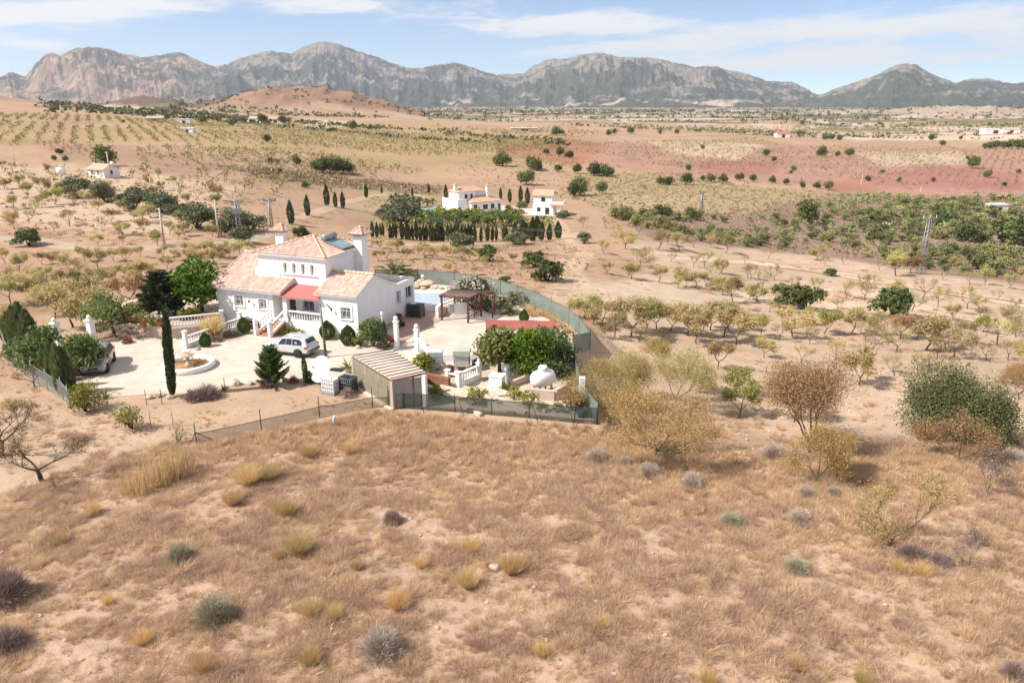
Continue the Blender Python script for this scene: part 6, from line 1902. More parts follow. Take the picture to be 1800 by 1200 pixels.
barn(323, 218, 9, 7, 3.2, 'white flat roofed farm building on the slope below the red brown hill', .1, 'trim', gable=False)
barn(329, 233, 6, 4, 2.0, 'low white hut in front of the flat roofed farm building', 0, 'trim', gable=False)
barn(272, 213, 12, 6, 2.2, 'long low pale shed left of the flat roofed farm building', .05, 'deck', 'pinkwall')
barn(421, 214, 14, 8, 3.4, 'dark roofed farm shed at the left end of the hill farm', .1, 'iron', 'pinkwall')
barn(446, 216, 13, 9, 3.6, 'wide white farmhouse in the middle of the hill farm', -.1, 'deck')
barn(484, 216, 12, 8, 3.6, 'white farmhouse among trees at the right end of the hill farm', .1, 'fartile')
barn(1377, 242, 16, 9, 5.0, 'white farm house with a dark red roof beyond the red fields', .05, 'awning')
barn(1757, 371, 7, 4, 2.4, 'small white hut at the right edge among green bushes', .1, 'trim', gable=False)
barn(1750, 235, 30, 12, 6, 'long white farm hall on the far right plain', .05, 'trim', gable=False)
barn(1778, 234, 22, 12, 5, 'white farm hall beside dark trees at the far right edge', -.05, 'deck')
barn(922, 231, 30, 10, 3.5, 'pale greenhouse building beyond the middle orchards', .05, 'trim', 'deck', gable=False)
barn(1310, 198, 110, 60, 8, 'long white greenhouse far out on the plain below the mountains', .1, 'trim', gable=False)
barn(950, 196, 90, 60, 8, 'white greenhouse far out at the foot of the middle mountain', .1, 'trim', gable=False)

# ------------------------------------------------------------------ poles and pylons
def lattice_pylon(u, v, top, label, arm=3.2, eq=False):
    X = G(u, v); H_ = size_at(X, v - top); o = thing('pylon', label, 'pylon', tuple(X), .25)
    b = MB(); w0, w1 = H_ * .055, H_ * .022; n = 12
    for sx, sy in ((-1, -1), (1, -1), (1, 1), (-1, 1)): b.tube([(sx * w0, sy * w0, -.3), (sx * w1, sy * w1, H_ * .96)], .07, 4)
    C = lambda k, z: (lambda w: [(-w, -w, z), (w, -w, z), (w, w, z), (-w, w, z)][k % 4])(w0 + (w1 - w0) * z / H_)
    for i in range(n):
        for k in range(4): b.tube([C(k, H_ * .95 * i / n), C(k + 1, H_ * .95 * (i + 1) / n)], .035, 3); b.tube([C(k + 1, H_ * .95 * i / n), C(k, H_ * .95 * (i + 1) / n)], .035, 3)
    b.build('mast', [MT['steel']], o)
    b = MB()
    for z in (.93, .985) if not eq else (.98,): b.tube([(-arm * .5, 0, H_ * z), (arm * .5, 0, H_ * z)], .09, 4)
    b.tube([(-arm * .5, 0, H_ * .985), (0, 0, H_ * .86), (arm * .5, 0, H_ * .985)], .05, 4); b.build('crossarm', [MT['steel']], o)
    for x in (-.46, 0, .46):
        b = MB(); b.lathe([(.04, 0), (.13, .12), (.06, .22), (.13, .34), (.06, .44), (.12, .55), (.03, .62)], (x * arm, 0, H_ * .985), 8); b.build('insulator', [MT['concrete']], o)
    if eq: b = MB(); b.b2((-.7, -.5, H_ * .70), (.7, .4, H_ * .82)); b.build('transformer', [MT['steel']], o)
    return X, H_


def pole(u, v, top, label, arm=True, m='concrete'):
    X = G(u, v); H_ = size_at(X, v - top); o = thing('utility_pole', label, 'utility pole', tuple(X), .3)
    b = MB(); b.tube([(0, 0, -.3), (0, 0, H_)], [.2, .12], 7); b.build('shaft', [MT[m]], o)
    if arm:
        b = MB(); b.tube([(-.5, 0, H_ * .97), (.5, 0, H_ * .97)], .05, 4); b.build('crossarm', [MT['steel']], o)
    return X, H_


y1 = lattice_pylon(1618, 482, 383, 'tall steel lattice pylon at the edge of the green bushes on the right')
y2 = lattice_pylon(1232, 378, 336, 'small steel lattice pylon on the grassy knoll', 2.6)
y3 = lattice_pylon(423, 428, 353, 'steel lattice mast with a transformer left of the villa chimney', 2.2, True)
y4 = lattice_pylon(478, 400, 350, 'slim steel lattice mast beside the road behind the villa', 2.4)
pole(385, 417, 352, 'pale concrete pole among the dark olive bushes'); pole(289, 430, 366, 'pale concrete pole by the road left of the villa')
pole(195, 314, 268, 'tall concrete pole in front of the small orange roofed house'); pole(27, 293, 263, 'concrete pole at the upper left edge')
pole(268, 347, 312, 'slim concrete pole right of the small orange roofed house'); pole(1512, 338, 305, 'pale pole between the red fields and the green bushes')
pole(1617, 343, 327, 'short pale pole right of the other pole by the red fields')


def line(label, a, c, sag):
    o = thing('power_line', label, 'power line', (0, 0, 0)); (A, ha), (B_, hb) = a, c
    for k in (-1, 0, 1):
        t = np.linspace(0, 1, 26); p = A[None] * (1 - t[:, None]) + B_[None] * t[:, None]; p[:, 2] += ha * .99 * (1 - t) + hb * .99 * t - sag * 4 * t * (1 - t) + .5; p[:, 0] += k * 1.1 * .3; p[:, 1] += k * 1.1
        b = MB(); b.tube(p, .018, 3); b.build('wire', [MT['wire']], o)


line('thin power line sagging from the slim mast to the tall pylon', y4, y1, 5); line('thin power line between the two masts left of the villa', y3, y4, .6)

# ------------------------------------------------------------------ almond trees, each placed by its foot: (column, row, height in image pixels, kind)
def conv(lst, ox, oy, s): return [(ox + a / s, oy + b_ / s, (b_ - t) / s, k) for a, b_, t, k in lst]


ALM = {k: [branching('almond', 10 + i, 1.0, .9, .30, .034, int(n * 1.5), .029, lf, 4, (3, 3), up=.6, fuzz=.055, lean=.12, bark='greybark' if k == 's' else 'bark') for i, n in enumerate(ns)]
       for k, lf, ns in (('a', 'almond', (1900, 2300, 1700, 2100, 1500)),)}
ALM['g'] = [branching('almondg', 20 + i, 1.0, .9, .30, .034, int(n * 1.5), .030, 'almond_green', 4, (3, 3), up=.6, fuzz=.055) for i, n in enumerate((2200, 1800, 2500))]
ALM['s'] = [branching('almonds', 30 + i, 1.0, .95, .30, .03, int(n * 1.6), .027, 'almond', 4, (3, 3), up=.6, fuzz=.045, lean=.15, twigs=260) for i, n in enumerate((380, 560, 220, 480))]
ALM['r'] = [branching('almondr', 40 + i, 1.0, .9, .30, .034, int(n * 1.5), .029, 'rusty', 4, (3, 3), up=.6, fuzz=.055) for i, n in enumerate((1700, 1300))]
KIND = {'a': 'yellow olive leafed', 'g': 'green leafed', 's': 'nearly bare', 'r': 'rusty brown leafed'}
RN = random.Random(77)
BLOCKS = {}
BLOCKS['right of the garden fence'] = conv([(60, 225, 130, 'a'), (100, 250, 150, 'a'), (130, 262, 160, 'a'), (240, 300, 150, 'a'), (305, 280, 145, 'g'), (345, 265, 150, 'a'), (395, 275, 165, 'g'), (470, 290, 165, 'a'), (505, 325, 190, 'a'), (560, 270, 160, 'a'), (608, 298, 160, 'a'), (663, 325, 180, 'a'), (700, 270, 190, 'a'), (760, 295, 205, 'g'), (830, 310, 235, 's'), (885, 295, 185, 'a'),
  (940, 250, 180, 'a'), (1005, 285, 185, 'g'), (957, 325, 255, 's'), (1115, 285, 180, 'a'), (1195, 295, 200, 'a'), (1310, 305, 200, 'r'), (1300, 355, 260, 's'), (1410, 350, 210, 'a'), (1605, 330, 225, 's'), (1640, 280, 210, 'g'), (1690, 330, 220, 's'), (1740, 390, 300, 's'), (1770, 300, 225, 's'), (1490, 345, 240, 's'), (1460, 300, 220, 'a'), (1560, 290, 235, 'a'), (180, 300, 190, 'a'), (275, 320, 250, 's')], 1000, 460, 2.25)
BLOCKS['on the pale slope beside the big oak'] = conv([(590, 425, 305, 'r'), (770, 380, 295, 'a'), (915, 400, 320, 's'), (1050, 388, 300, 's'), (1155, 490, 340, 'a'), (1195, 345, 270, 's'), (1290, 450, 370, 's'), (1750, 480, 390, 's'), (1560, 385, 325, 's'), (1650, 390, 335, 's'), (640, 540, 415, 'g'), (670, 620, 475, 'g'), (1380, 430, 370, 's'), (850, 470, 400, 's')], 1000, 460, 2.25)
BLOCKS['below the long twin track'] = conv([(145, 50, 0, 'a'), (245, 70, 0, 'a'), (355, 80, 20, 'a'), (605, 48, -15, 's'), (715, 70, 5, 's'), (650, 160, 65, 'a'), (715, 150, 90, 'a'), (745, 158, 90, 'a'), (790, 200, 145, 's'), (1060, 190, 135, 's'), (1100, 150, 70, 's'), (1180, 105, 45, 's'), (1620, 200, 130, 's'), (1760, 195, 145, 's'), (1690, 150, 110, 's'), (980, 120, 60, 's'),
  (430, 100, 30, 'a'), (465, 98, 45, 'r'), (500, 103, 40, 'a'), (540, 104, 42, 'a'), (575, 115, 60, 'a'), (610, 130, 66, 'a')], 1000, 460, 2.25)
BLOCKS['along the green bush land'] = conv([(250, 400, 360, 's'), (335, 405, 360, 's'), (370, 430, 390, 's'), (400, 475, 412, 'a'), (450, 425, 388, 's'), (515, 475, 408, 'a'), (545, 460, 412, 'a'), (590, 480, 418, 'a'), (640, 470, 430, 's'), (700, 470, 425, 'a'), (755, 490, 425, 'g'), (800, 465, 430, 's'), (905, 510, 470, 's'), (990, 490, 450, 's'), (1070, 515, 470, 'a'), (1100, 535, 495, 's'), (1165, 530, 490, 's'),
  (1295, 550, 505, 's'), (1350, 570, 485, 'a'), (1400, 560, 495, 'r'), (1240, 612, 560, 's'), (1515, 585, 545, 's'), (1610, 603, 548, 's'), (1660, 600, 540, 'a'), (1745, 615, 562, 'a'), (560, 522, 488, 's'), (640, 540, 493, 's'), (735, 562, 508, 'a'), (830, 580, 528, 's'), (820, 527, 500, 's'), (490, 547, 500, 's'), (405, 580, 528, 'a'), (325, 492, 445, 'a'), (470, 502, 465, 's'), (1440, 520, 478, 'a'), (1560, 540, 500, 'a'), (1780, 580, 540, 'a')], 900, 200, 2.0)
BLOCKS['between garden fence and cypress row'] = conv([(265, 650, 570, 'a'), (350, 585, 500, 'a'), (420, 590, 500, 'a'), (470, 635, 550, 'a'), (555, 605, 515, 'r'), (600, 625, 525, 'a'), (665, 640, 540, 'a'), (750, 625, 540, 'a'), (795, 635, 545, 'a'), (870, 650, 550, 'a'), (925, 645, 550, 'a'), (1030, 695, 620, 's'), (615, 715, 630, 's'), (825, 700, 630, 's'), (1160, 745, 645, 's'), (270, 560, 490, 'a'), (220, 560, 500, 'a'), (340, 640, 560, 's'), (1180, 600, 530, 's'), (1590, 585, 520, 's'), (760, 735, 690, 'a'), (960, 750, 690, 'a'), (1240, 660, 600, 'r')], 600, 300, 4.09)
BLOCKS['below the small orange roofed house'] = conv([(15, 225, 170, 'a'), (50, 375, 295, 'a'), (30, 370, 300, 'a'), (130, 345, 270, 'g'), (200, 425, 325, 'a'), (300, 400, 285, 'a'), (380, 480, 365, 'g'), (430, 420, 325, 'a'), (90, 510, 415, 'a'), (245, 545, 465, 's'), (295, 495, 395, 'a'), (110, 655, 510, 'a'), (200, 610, 510, 's'), (495, 630, 510, 's'), (380, 670, 605, 's'), (610, 480, 385, 'a'), (695, 530, 445, 'a'), (715, 640, 560, 's'), (790, 600, 510, 'a'), (860, 690, 595, 'a'), (870, 525, 445, 'a'), (940, 580, 515, 'r'),
  (1010, 600, 490, 'a'), (1015, 680, 580, 'r'), (1060, 570, 485, 'a'), (1030, 355, 265, 'r'), (1125, 300, 230, 'a'), (1225, 345, 275, 'a'), (1270, 350, 270, 's'), (1310, 490, 405, 'a'), (1270, 420, 370, 's'), (1530, 450, 335, 'r'), (1650, 385, 295, 's'), (1775, 360, 285, 's'), (1700, 455, 380, 's'), (1250, 610, 525, 'g'), (1190, 680, 595, 'a'), (1300, 700, 605, 'a'), (1250, 720, 640, 's'), (1495, 705, 615, 'a'), (180, 240, 185, 's'), (350, 265, 190, 'r'), (400, 305, 240, 's'), (210, 305, 250, 's'), (575, 320, 255, 's'), (935, 290, 235, 's'), (90, 250, 180, 's'), (1450, 300, 240, 's'), (1590, 300, 230, 's'), (1690, 270, 210, 's')], 0, 240, 4.0)
BLOCKS['between road and left garden'] = conv([(40, 890, 780, 'a'), (130, 950, 825, 'g'), (370, 905, 810, 'r'), (300, 900, 810, 'a'), (490, 975, 815, 'a'), (600, 880, 765, 'a'), (690, 925, 775, 'a'), (795, 875, 780, 'a'), (890, 895, 765, 'a'), (980, 850, 770, 'a'), (820, 1035, 910, 'a'), (910, 1020, 890, 'a'), (990, 1010, 880, 'r'), (1040, 1000, 860, 'a'), (330, 1035, 920, 'a'), (230, 1020, 930, 'a'), (1180, 930, 840, 'a'), (1110, 770, 660, 'g'), (860, 760, 690, 'a'), (690, 770, 690, 'a'), (1150, 850, 770, 'a'), (1230, 870, 790, 'a'), (1310, 830, 740, 'a'), (1390, 850, 745, 'a'), (1470, 830, 740, 'g'), (1550, 860, 750, 'a'),
  (1620, 850, 740, 'a'), (1690, 830, 730, 'a'), (1750, 810, 730, 'a'), (1340, 900, 790, 'a'), (1440, 900, 790, 'a'), (1530, 920, 800, 'a'), (40, 1060, 920, 'a'), (560, 1080, 930, 'g'), (680, 1050, 920, 'a'), (430, 1060, 940, 'a'), (140, 1080, 950, 'a')], 0, 240, 4.0)
BLOCKS['left of the chain link fence'] = [(30, 585, 60, 'a'), (95, 560, 60, 'a'), (130, 575, 75, 'a'), (230, 540, 60, 'r'), (20, 535, 50, 'a'), (60, 530, 45, 'a'), (148, 545, 60, 'a')]
for where, poly, du, dv, hp, ks in (('right of the garden fence', [(1500, 588), (1810, 575), (1810, 660), (1700, 640), (1540, 622)], 46, 25, 48, 'aasss'), ('below the long twin track', [(1060, 452), (1180, 462), (1330, 478), (1500, 520), (1400, 530), (1150, 500), (1050, 480)], 52, 19, 30, 'asss'), ('along the green bush land', [(1500, 505), (1640, 528), (1810, 560), (1810, 585), (1640, 560), (1500, 530)], 50, 20, 34, 'asss'), ('below the small orange roofed house', [(0, 330), (200, 318), (380, 335), (380, 372), (160, 360), (0, 350)], 44, 17, 20, 'asasg')):
    for i_, vv in enumerate(np.arange(min(p[1] for p in poly), max(p[1] for p in poly), dv)):
        for uu in np.arange(min(p[0] for p in poly) + (i_ % 2) * du / 2, max(p[0] for p in poly), du):
            u_, v_ = uu + RN.uniform(-8, 8), vv + RN.uniform(-5, 5)
            if inside(np.array([u_]), np.array([v_]), poly)[0] and all(abs(u_ - q[0]) > 16 or abs(v_ - q[1]) > 9 for l_ in BLOCKS.values() for q in l_):
                BLOCKS[where].append((u_, v_, hp * RN.uniform(.75, 1.15), RN.choice(ks)))
nalm = 0
used = {}


def almond(u, v, hpx, k, where):
    global nalm
    X = G(u, v)
    h = float(np.clip(size_at(X, hpx) * 1.1, 1.6, 5.6))
    if k == 's' and h < 1.9: h = 1.9
    me = ALM[k][RN.randrange(len(ALM[k]))]
    size = 'small' if h < 2.5 else ('tall' if h > 4.0 else 'mid sized')
    lab = f'{size} {KIND[k]} almond tree {where}'
    o = put_tree('almond_tree', me, X, h, lab, 'tree', f'{size} {KIND[k]} almond trees {where}', wide=RN.uniform(.92, 1.15), rnd=RN)
    nalm += 1
    used.setdefault(where, []).append((X[0], X[1]))


for where, lst in BLOCKS.items():
    for u, v, hp, k in lst: almond(u, v, hp, k, where)
allx = np.array([p for l in used.values() for p in l])

# the farther orchards: rows of young trees, too many to count, as one mesh
def clump(rg, n, size, r):
    return rg.normal(0, 1, (n, 3)) * np.array([r, r, r * .7]) + np.array([0, 0, r * 1.5])


def orchard_rows():
    rg = np.random.default_rng(5); b = MB()
    regs = [([(-60, 300), (200, 297), (420, 318), (560, 300), (640, 330), (560, 345), (460, 350), (300, 330), (100, 335), (-60, 330)], 6.5, .2, 2.6, .45, .5),
            ([(-120, 200), (330, 214), (560, 222), (760, 236), (1000, 246), (1000, 262), (760, 275), (600, 262), (300, 250), (-120, 262)], 6.0, .5, 2.2, 1.5, .9),
            ([(220, 262), (480, 262), (640, 285), (760, 300), (640, 312), (480, 295), (300, 285)], 6.5, -.3, 2.4, .9, .8),
            ([(1020, 248), (1330, 244), (1420, 262), (1380, 290), (1250, 300), (1030, 296)], 7.0, .35, 2.0, 1., .75), ([(1420, 258), (1700, 256), (1820, 265), (1820, 325), (1560, 325), (1400, 300)], 7.0, .2, 1.9, .7, .7),
            ([(860, 246), (1010, 240), (1070, 262), (1020, 294), (890, 285)], 7, .3, 2.0, .8, .7), ([(420, 262), (620, 272), (700, 300), (620, 330), (470, 312), (400, 285)], 7, .1, 2.0, .6, .5), ([(60, 250), (130, 249), (220, 275), (120, 275)], 5, .1, 1.5, .8, 1.0), ([(1180, 222), (1420, 222), (1800, 216), (1800, 226), (1300, 236), (1050, 232)], 11, .3, 4.0, 1.8, .55), ([(760, 222), (1000, 224), (1100, 238), (900, 240)], 10, .3, 3.5, 1.4, .5),
            ([(655, 395), (720, 380), (940, 384), (985, 408), (960, 416), (700, 412)], 4.2, .1, 2.6, .8, .9)]
    for poly, gap, ang, h, dens, keep in regs:
        k = np.array(poly, float); W3 = G(k[:, 0], k[:, 1]); pl = [tuple(p[:2]) for p in W3]
        lo, hi = W3[:, :2].min(0) - 5, W3[:, :2].max(0) + 5; c = (lo + hi) / 2; R = np.hypot(*(hi - lo)) / 2
        q = np.arange(-R, R, gap); A, B_ = np.meshgrid(q, q * 1.0)
        x = c[0] + A * math.cos(ang) - B_ * math.sin(ang); y = c[1] + A * math.sin(ang) + B_ * math.cos(ang)
        x, y = x.ravel() + rg.normal(0, gap * .07, x.size), y.ravel() + rg.normal(0, gap * .07, y.size)
        m = inside(x, y, pl) & (rg.random(x.size) < keep) & (fbm(x / 60, y / 60, 9) > .36)
        x, y = x[m], y[m]
        if len(x) > 9000: s = rg.choice(len(x), 9000, False); x, y = x[s], y[s]
        z = ground_z(x, y); r = np.hypot(x, y)
        for i in range(len(x)):
            hh = h * rg.uniform(.6, 1.25); n = 26 if r[i] < 330 else (14 if r[i] < 700 else 8)
            C = clump(rg, n, 0, hh * .30) + np.array([x[i], y[i], z[i]])
            leaves(b, C, hh * (.16 if n > 20 else .24 if n > 10 else .34), rg, 0, np.full(n, rg.random()))
            if n > 10: b.tube([(x[i], y[i], z[i] - .1), (x[i], y[i], z[i] + hh * .45)], .08, 3, 1, cap=False)
    o = b.build('orchard_rows', [leaf_mat('young_orchard_leaf', (.26, .235, .085), (.38, .32, .13), .2, 0), MT['bark']]); o['kind'] = 'stuff'


orchard_rows()

# ------------------------------------------------------------------ the green bush land on the right
def bush_land():
    rg = np.random.default_rng(15)
    poly = [(1060, 378), (1150, 380), (1290, 386), (1400, 378), (1440, 356), (1490, 344), (1600, 344), (1810, 350), (1810, 494), (1700, 486), (1620, 474), (1480, 452), (1330, 434), (1210, 424), (1130, 404)]
    k = np.array(poly, float); W3 = G(k[:, 0], k[:, 1]); pl = [tuple(p[:2]) for p in W3]
    lo, hi = W3[:, :2].min(0), W3[:, :2].max(0); q = 4.5
    A, B_ = np.meshgrid(np.arange(-160, 160, q), np.arange(-160, 160, q * 1.15)); c = (lo + hi) / 2
    x = (c[0] + A * .95 - B_ * .31).ravel(); y = (c[1] + A * .31 + B_ * .95).ravel()
    x += rg.normal(0, 1.0, x.size); y += rg.normal(0, 1.0, x.size)
    den = fbm(x / 26, y / 26, 19, 3)
    m = inside(x, y, pl) & (rg.random(x.size) < np.clip((den - .28) * 5, .15, .97))
    x, y = x[m], y[m]; z = ground_z(x, y); h = rg.uniform(1.5, 3.1, len(x)) * (.85 + .4 * (fbm(x / 30, y / 30, 5) > .5)); r = np.hypot(x, y)
    order = np.argsort(r / h); me = [bush_mesh('scrub', i, 620, .085, 'scrub', .62, 12) for i in range(5)]
    mer = bush_mesh('scrub_yellow', 9, 620, .085, 'lime', .62, 12)
    size = ['broad', 'round', 'low spreading', 'lobed', 'ragged']
    for n, i in enumerate(order[:285]):
        v = int(rg.integers(0, 5))
        lab = f'{size[v]} grey green bush among the many in the bush land by the tall pylon'
        put('scrub_bush', me[v], (x[i], y[i], z[i] - .05), h[i], lab, 'bush', f'{size[v]} bushes of the green bush land', wide=rg.uniform(.9, 1.2), rz=rg.uniform(0, 6.28))
    b = MB()
    for i in order[285:]:
        n = 60; L = lobes(rg, 6, .6); kk = rg.integers(0, 6, n); d = unit(n, rg); d[:, 2] = np.abs(d[:, 2])
        C = (L[kk, :3] + d * L[kk, 3:4]) * h[i] * np.array([1.15, 1.15, 1]) + np.array([x[i], y[i], z[i]])
        leaves(b, C, h[i] * .22, rg, 0, np.full(n, rg.random() * .6 + .2))
    o = b.build('bush_land', [LM['scrub']]); o['kind'] = 'stuff'
    # low purple grey ground scrub on the knoll and between the bushes
    b = MB()
    for poly, nn, hh, in (([(1010, 308), (1180, 303), (1340, 332), (1480, 338), (1400, 376), (1240, 384), (1080, 372), (1000, 350)], 2600, .5), ([(380, 292), (520, 302), (680, 320), (780, 327), (770, 343), (640, 333), (480, 318)], 900, .7), ([(1060, 378), (1480, 345), (1810, 350), (1810, 494), (1480, 452), (1150, 405)], 1800, .6), ([(-40, 330), (420, 330), (420, 425), (-40, 415)], 500, .35), ([(240, 258), (560, 262), (700, 320), (640, 335), (420, 310), (240, 290)], 900, .5), ([(780, 300), (880, 262), (1020, 290), (1010, 350), (900, 340)], 700, .45), ([(640, 345), (760, 350), (1000, 405), (980, 418), (760, 425), (640, 405)], 500, .35), ([(1020, 256), (1810, 256), (1810, 340), (1300, 330), (1040, 300)], 700, .8), ([(650, 430), (1000, 425), (1050, 470), (980, 505), (700, 470)], 300, .3)):
        k = np.array(poly, float); W3 = G(k[:, 0], k[:, 1]); pl = [tuple(p[:2]) for p in W3]; lo, hi = W3[:, :2].min(0), W3[:, :2].max(0)
        x = rg.uniform(lo[0], hi[0], nn * 4); y = rg.uniform(lo[1], hi[1], nn * 4); m = inside(x, y, pl); x, y = x[m][:nn], y[m][:nn]; z = ground_z(x, y)
        for i in range(len(x)):
            s = hh * rg.uniform(.4, 1.5); C = rg.normal(0, .5, (9, 3)) * np.array([1, 1, .5]) * s + np.array([x[i], y[i], z[i] + s * .35]); leaves(b, C, s * .5, rg, 0, np.full(9, rg.random()), .4)
    o = b.build('ground_scrub', [leaf_mat('dry_scrub', (.24, .175, .10), (.37, .28, .15), .1, 0)]); o['kind'] = 'stuff'


bush_land()

# ------------------------------------------------------------------ darker trees and bushes spread over the middle distance
DK = [crown_tree('darktree', i, 1500, .06, 'darktree', .5, 20, .22) for i in range(4)]
DB = [bush_mesh('darkbush', i, 1300, .065, 'darktree', .62, 16) for i in range(3)]
def spot(u, v, t, lab, kind='bush', wide=1.0, group=None, name=None):
    X = G(u, v); h = max(size_at(X, v - t) * 1.18, .6)
    if kind == 'tree': return put_tree(name or 'tree', DK[RN.randrange(4)], X, h, lab, 'tree', group, wide=wide, rnd=RN)
    return put(name or 'bush', DB[RN.randrange(3)], X, h, lab, 'bush', group, wide=wide, rnd=RN)


MID = [
 ('pine standing by the grassy strip below the red fields', 'pines along the grassy strip below the red fields', 'tree', [(1175 / 2, 0, 0)][:0] + [(937.5, 297, 277), (945, 299, 285), (982, 302, 290), (1015, 305, 290), (1045, 309, 288), (1060, 310, 292), (1072, 309, 294), (925, 325, 302), (1020, 343, 315), (1008, 345, 322), (1060, 341, 320), (1160, 325, 312), (1175, 325, 312), (1207, 325, 305), (1250, 320, 307), (1270, 320, 307), (1322, 320, 307), (1357, 322, 310), (1382, 325, 315), (1410, 330, 320), (1435, 331, 321), (1455, 334, 320), (1300, 318, 306), (1235, 318, 309)]),
 ('single dark tree among the red fields', 'dark trees scattered over the red fields', 'tree', [(1445, 275, 259), (1472, 275, 267), (1492, 275, 263), (1655, 257, 247), (1637, 247, 237), (1708, 296, 275), (1700, 280, 274), (1552, 305, 298), (1390, 306, 300), (1345, 275, 263), (1360, 285, 276), (1395, 300, 292), (1210, 300, 290), (1735, 312, 300), (1765, 328, 320), (1790, 305, 298), (1640, 320, 312), (1580, 320, 312), (1525, 318, 310)]),
 ('dark tree on the field strip far on the right', 'dark trees on the far right field strip', 'tree', [(1740, 262, 250), (1752, 261, 248), (1765, 262, 249), (1778, 262, 246), (1790, 263, 247), (1730, 262, 252), (1798, 258, 246)]),
 ('dark tree in the cluster left of the middle orchards', 'dark trees in the cluster left of the middle orchards', 'tree', [(556, 303, 284), (567, 303, 280), (580, 303, 277), (592, 304, 279), (604, 304, 284), (613, 304, 288), (521, 290, 274), (475, 288, 278), (487, 288, 280), (492, 305, 296), (537, 330, 318)]),
 ('big dark tree on the middle slope above the neighbouring villa', 'big dark trees above the neighbouring villa', 'tree', [(884, 292, 268), (875, 291, 275), (938, 300, 280)]),
 ('tall green pine at the right end of the green bush land', 'tall pines in the green bush land', 'tree', [(1795, 442, 375), (1780, 430, 380), (1417, 392, 355), (1700, 425, 392), (1650, 395, 368), (1665, 398, 372), (1790, 402, 372), (1163, 385, 362), (1215, 385, 366), (1100, 378, 366), (1130, 384, 368)]),
 ('dark bush on the far farm terraces', 'dark bushes round the hill farm', 'tree', [(293, 211, 200), (357, 218, 204), (408, 222, 209), (460, 218, 202), (498, 218, 204), (620, 228, 214), (217, 216, 211), (470, 214, 206), (584, 220, 215), (593, 221, 215), (470, 250, 238), (105, 272, 262), (115, 284, 275), (96, 282, 274), (1235, 262, 255), (985, 275, 260), (1000, 278, 266), (960, 272, 262), (978, 238, 224), (988, 236, 228), (1080, 236, 227), (1070, 238, 229), (1108, 235, 225), (1160, 236, 228), (1190, 236, 228), (1450, 246, 236), (1462, 246, 237), (1475, 247, 238), (1405, 238, 230), (1410, 220, 213)]),
]
SEQ = {}
for lab, grp, kd, lst in MID:
    for u, v, t in lst: spot(u, v, t, lab, kd, RN.uniform(.9, 1.25), grp)
spot(187, 292, 259, 'dark round pine right behind the small orange roofed house', 'tree', 1.0, None, 'pine_tree')

# dark olive row on the left slope
OLV = [bush_mesh('olive', i, 2600, .05, 'olive', .66, 18) for i in range(3)]
for u, v, t, lab, w in [(a, b_, c, d, 1.15) for a, b_, c, d in [(133, 347, 318, 'dark grey green olive, first and farthest up in the slanting row'), (186, 355, 326, 'dark grey green olive, second in the slanting row on the left slope'), (236, 367, 333, 'dark grey green olive, third in the slanting row on the left slope'), (282, 373, 339, 'dark grey green olive, fourth in the slanting row on the left slope'), (312, 380, 358, 'smaller grey green olive, fifth in the slanting row'), (347, 401, 361, 'dark grey green olive, sixth in the slanting row, a full round one'), (402, 408, 376, 'wide grey green olive between the two concrete poles'), (440, 406, 374, 'wide grey green olive right of the transformer mast'), (428, 428, 402, 'grey green olive standing at the foot of the transformer mast'), (808, 440, 406, 'round grey green olive in front of the row of cypresses'), (703, 400, 352, 'big grey olive left of the neighbours\' green hedge'), (682, 385, 358, 'grey olive beside the neighbours\' palms'), (1027, 428, 409, 'round grey green bush right of the row of cypresses'), (910, 430, 402, 'grey green round bush at the foot of the cypress row')]]:
    X = G(u, v); put('olive_tree', OLV[RN.randrange(3)], X, size_at(X, v - t) * (1.28 if u < 450 else 1.1), lab, 'tree', 'dark olives', wide=w, rnd=RN)
FIG = [bush_mesh('fig', i, 1700, .075, 'fig', .62, 14) for i in range(2)]
for u, v, t, lab, w in [(50, 432, 400, 'dark green fig bush by the road at the left edge', 1.2), (860, 459, 430, 'dark green fig bush at the end of the almond row behind the pool', 1.1), (938, 470, 438, 'dark green fig bush behind the right corner of the garden, upper of two', 1.15), (962, 494, 456, 'dark green fig bush behind the right corner of the garden, lower of two', 1.1), (888, 496, 484, 'low green fig bush right behind the garden fence', 1.5), (1385, 540, 493, 'big dark green fig bush on the pale slope, left one with two lobes', 1.05), (1418, 543, 498, 'dark green fig bush on the pale slope leaning on the two lobed one', 1.0), (1568, 558, 498, 'big dark green fig bush alone on the pale slope, the right one', .95), (530, 418, 398, 'dark fig bush behind the villa roof', 1.2), (1460, 485, 470, 'small dark bush at the foot of the tall pylon', 1.3)]:
    X = G(u, v); put('fig_bush', FIG[RN.randrange(2)], X, size_at(X, v - t), lab, 'bush', None, wide=w, rnd=RN)

# ------------------------------------------------------------------ cypress row and the neighbours' garden
CY = [cypress_mesh(i, .13, 1500) for i in range(4)]
row = [(225, 480, 365), (258, 481, 368), (285, 470, 375), (303, 470, 370), (352, 490, 375), (370, 488, 382), (395, 488, 378), (440, 492, 365), (468, 497, 380), (490, 500, 370), (515, 500, 385), (543, 498, 362), (570, 502, 385), (597, 503, 375), (613, 503, 380), (643, 512, 378), (662, 514, 390), (688, 514, 382), (710, 514, 385), (733, 514, 375), (765, 505, 390), (790, 500, 388), (815, 500, 385), (838, 505, 385), (865, 505, 390), (890, 505, 385), (915, 505, 385), (938, 505, 388), (960, 512, 390), (1005, 512, 385), (1050, 510, 378), (1085, 508, 385), (1115, 505, 388), (1165, 510, 385), (1190, 505, 385), (1250, 525, 370), (1305, 525, 340), (1330, 495, 370), (1375, 512, 335), (1405, 475, 310), (1435, 502, 350), (1495, 502, 380), (1560, 490, 355)]
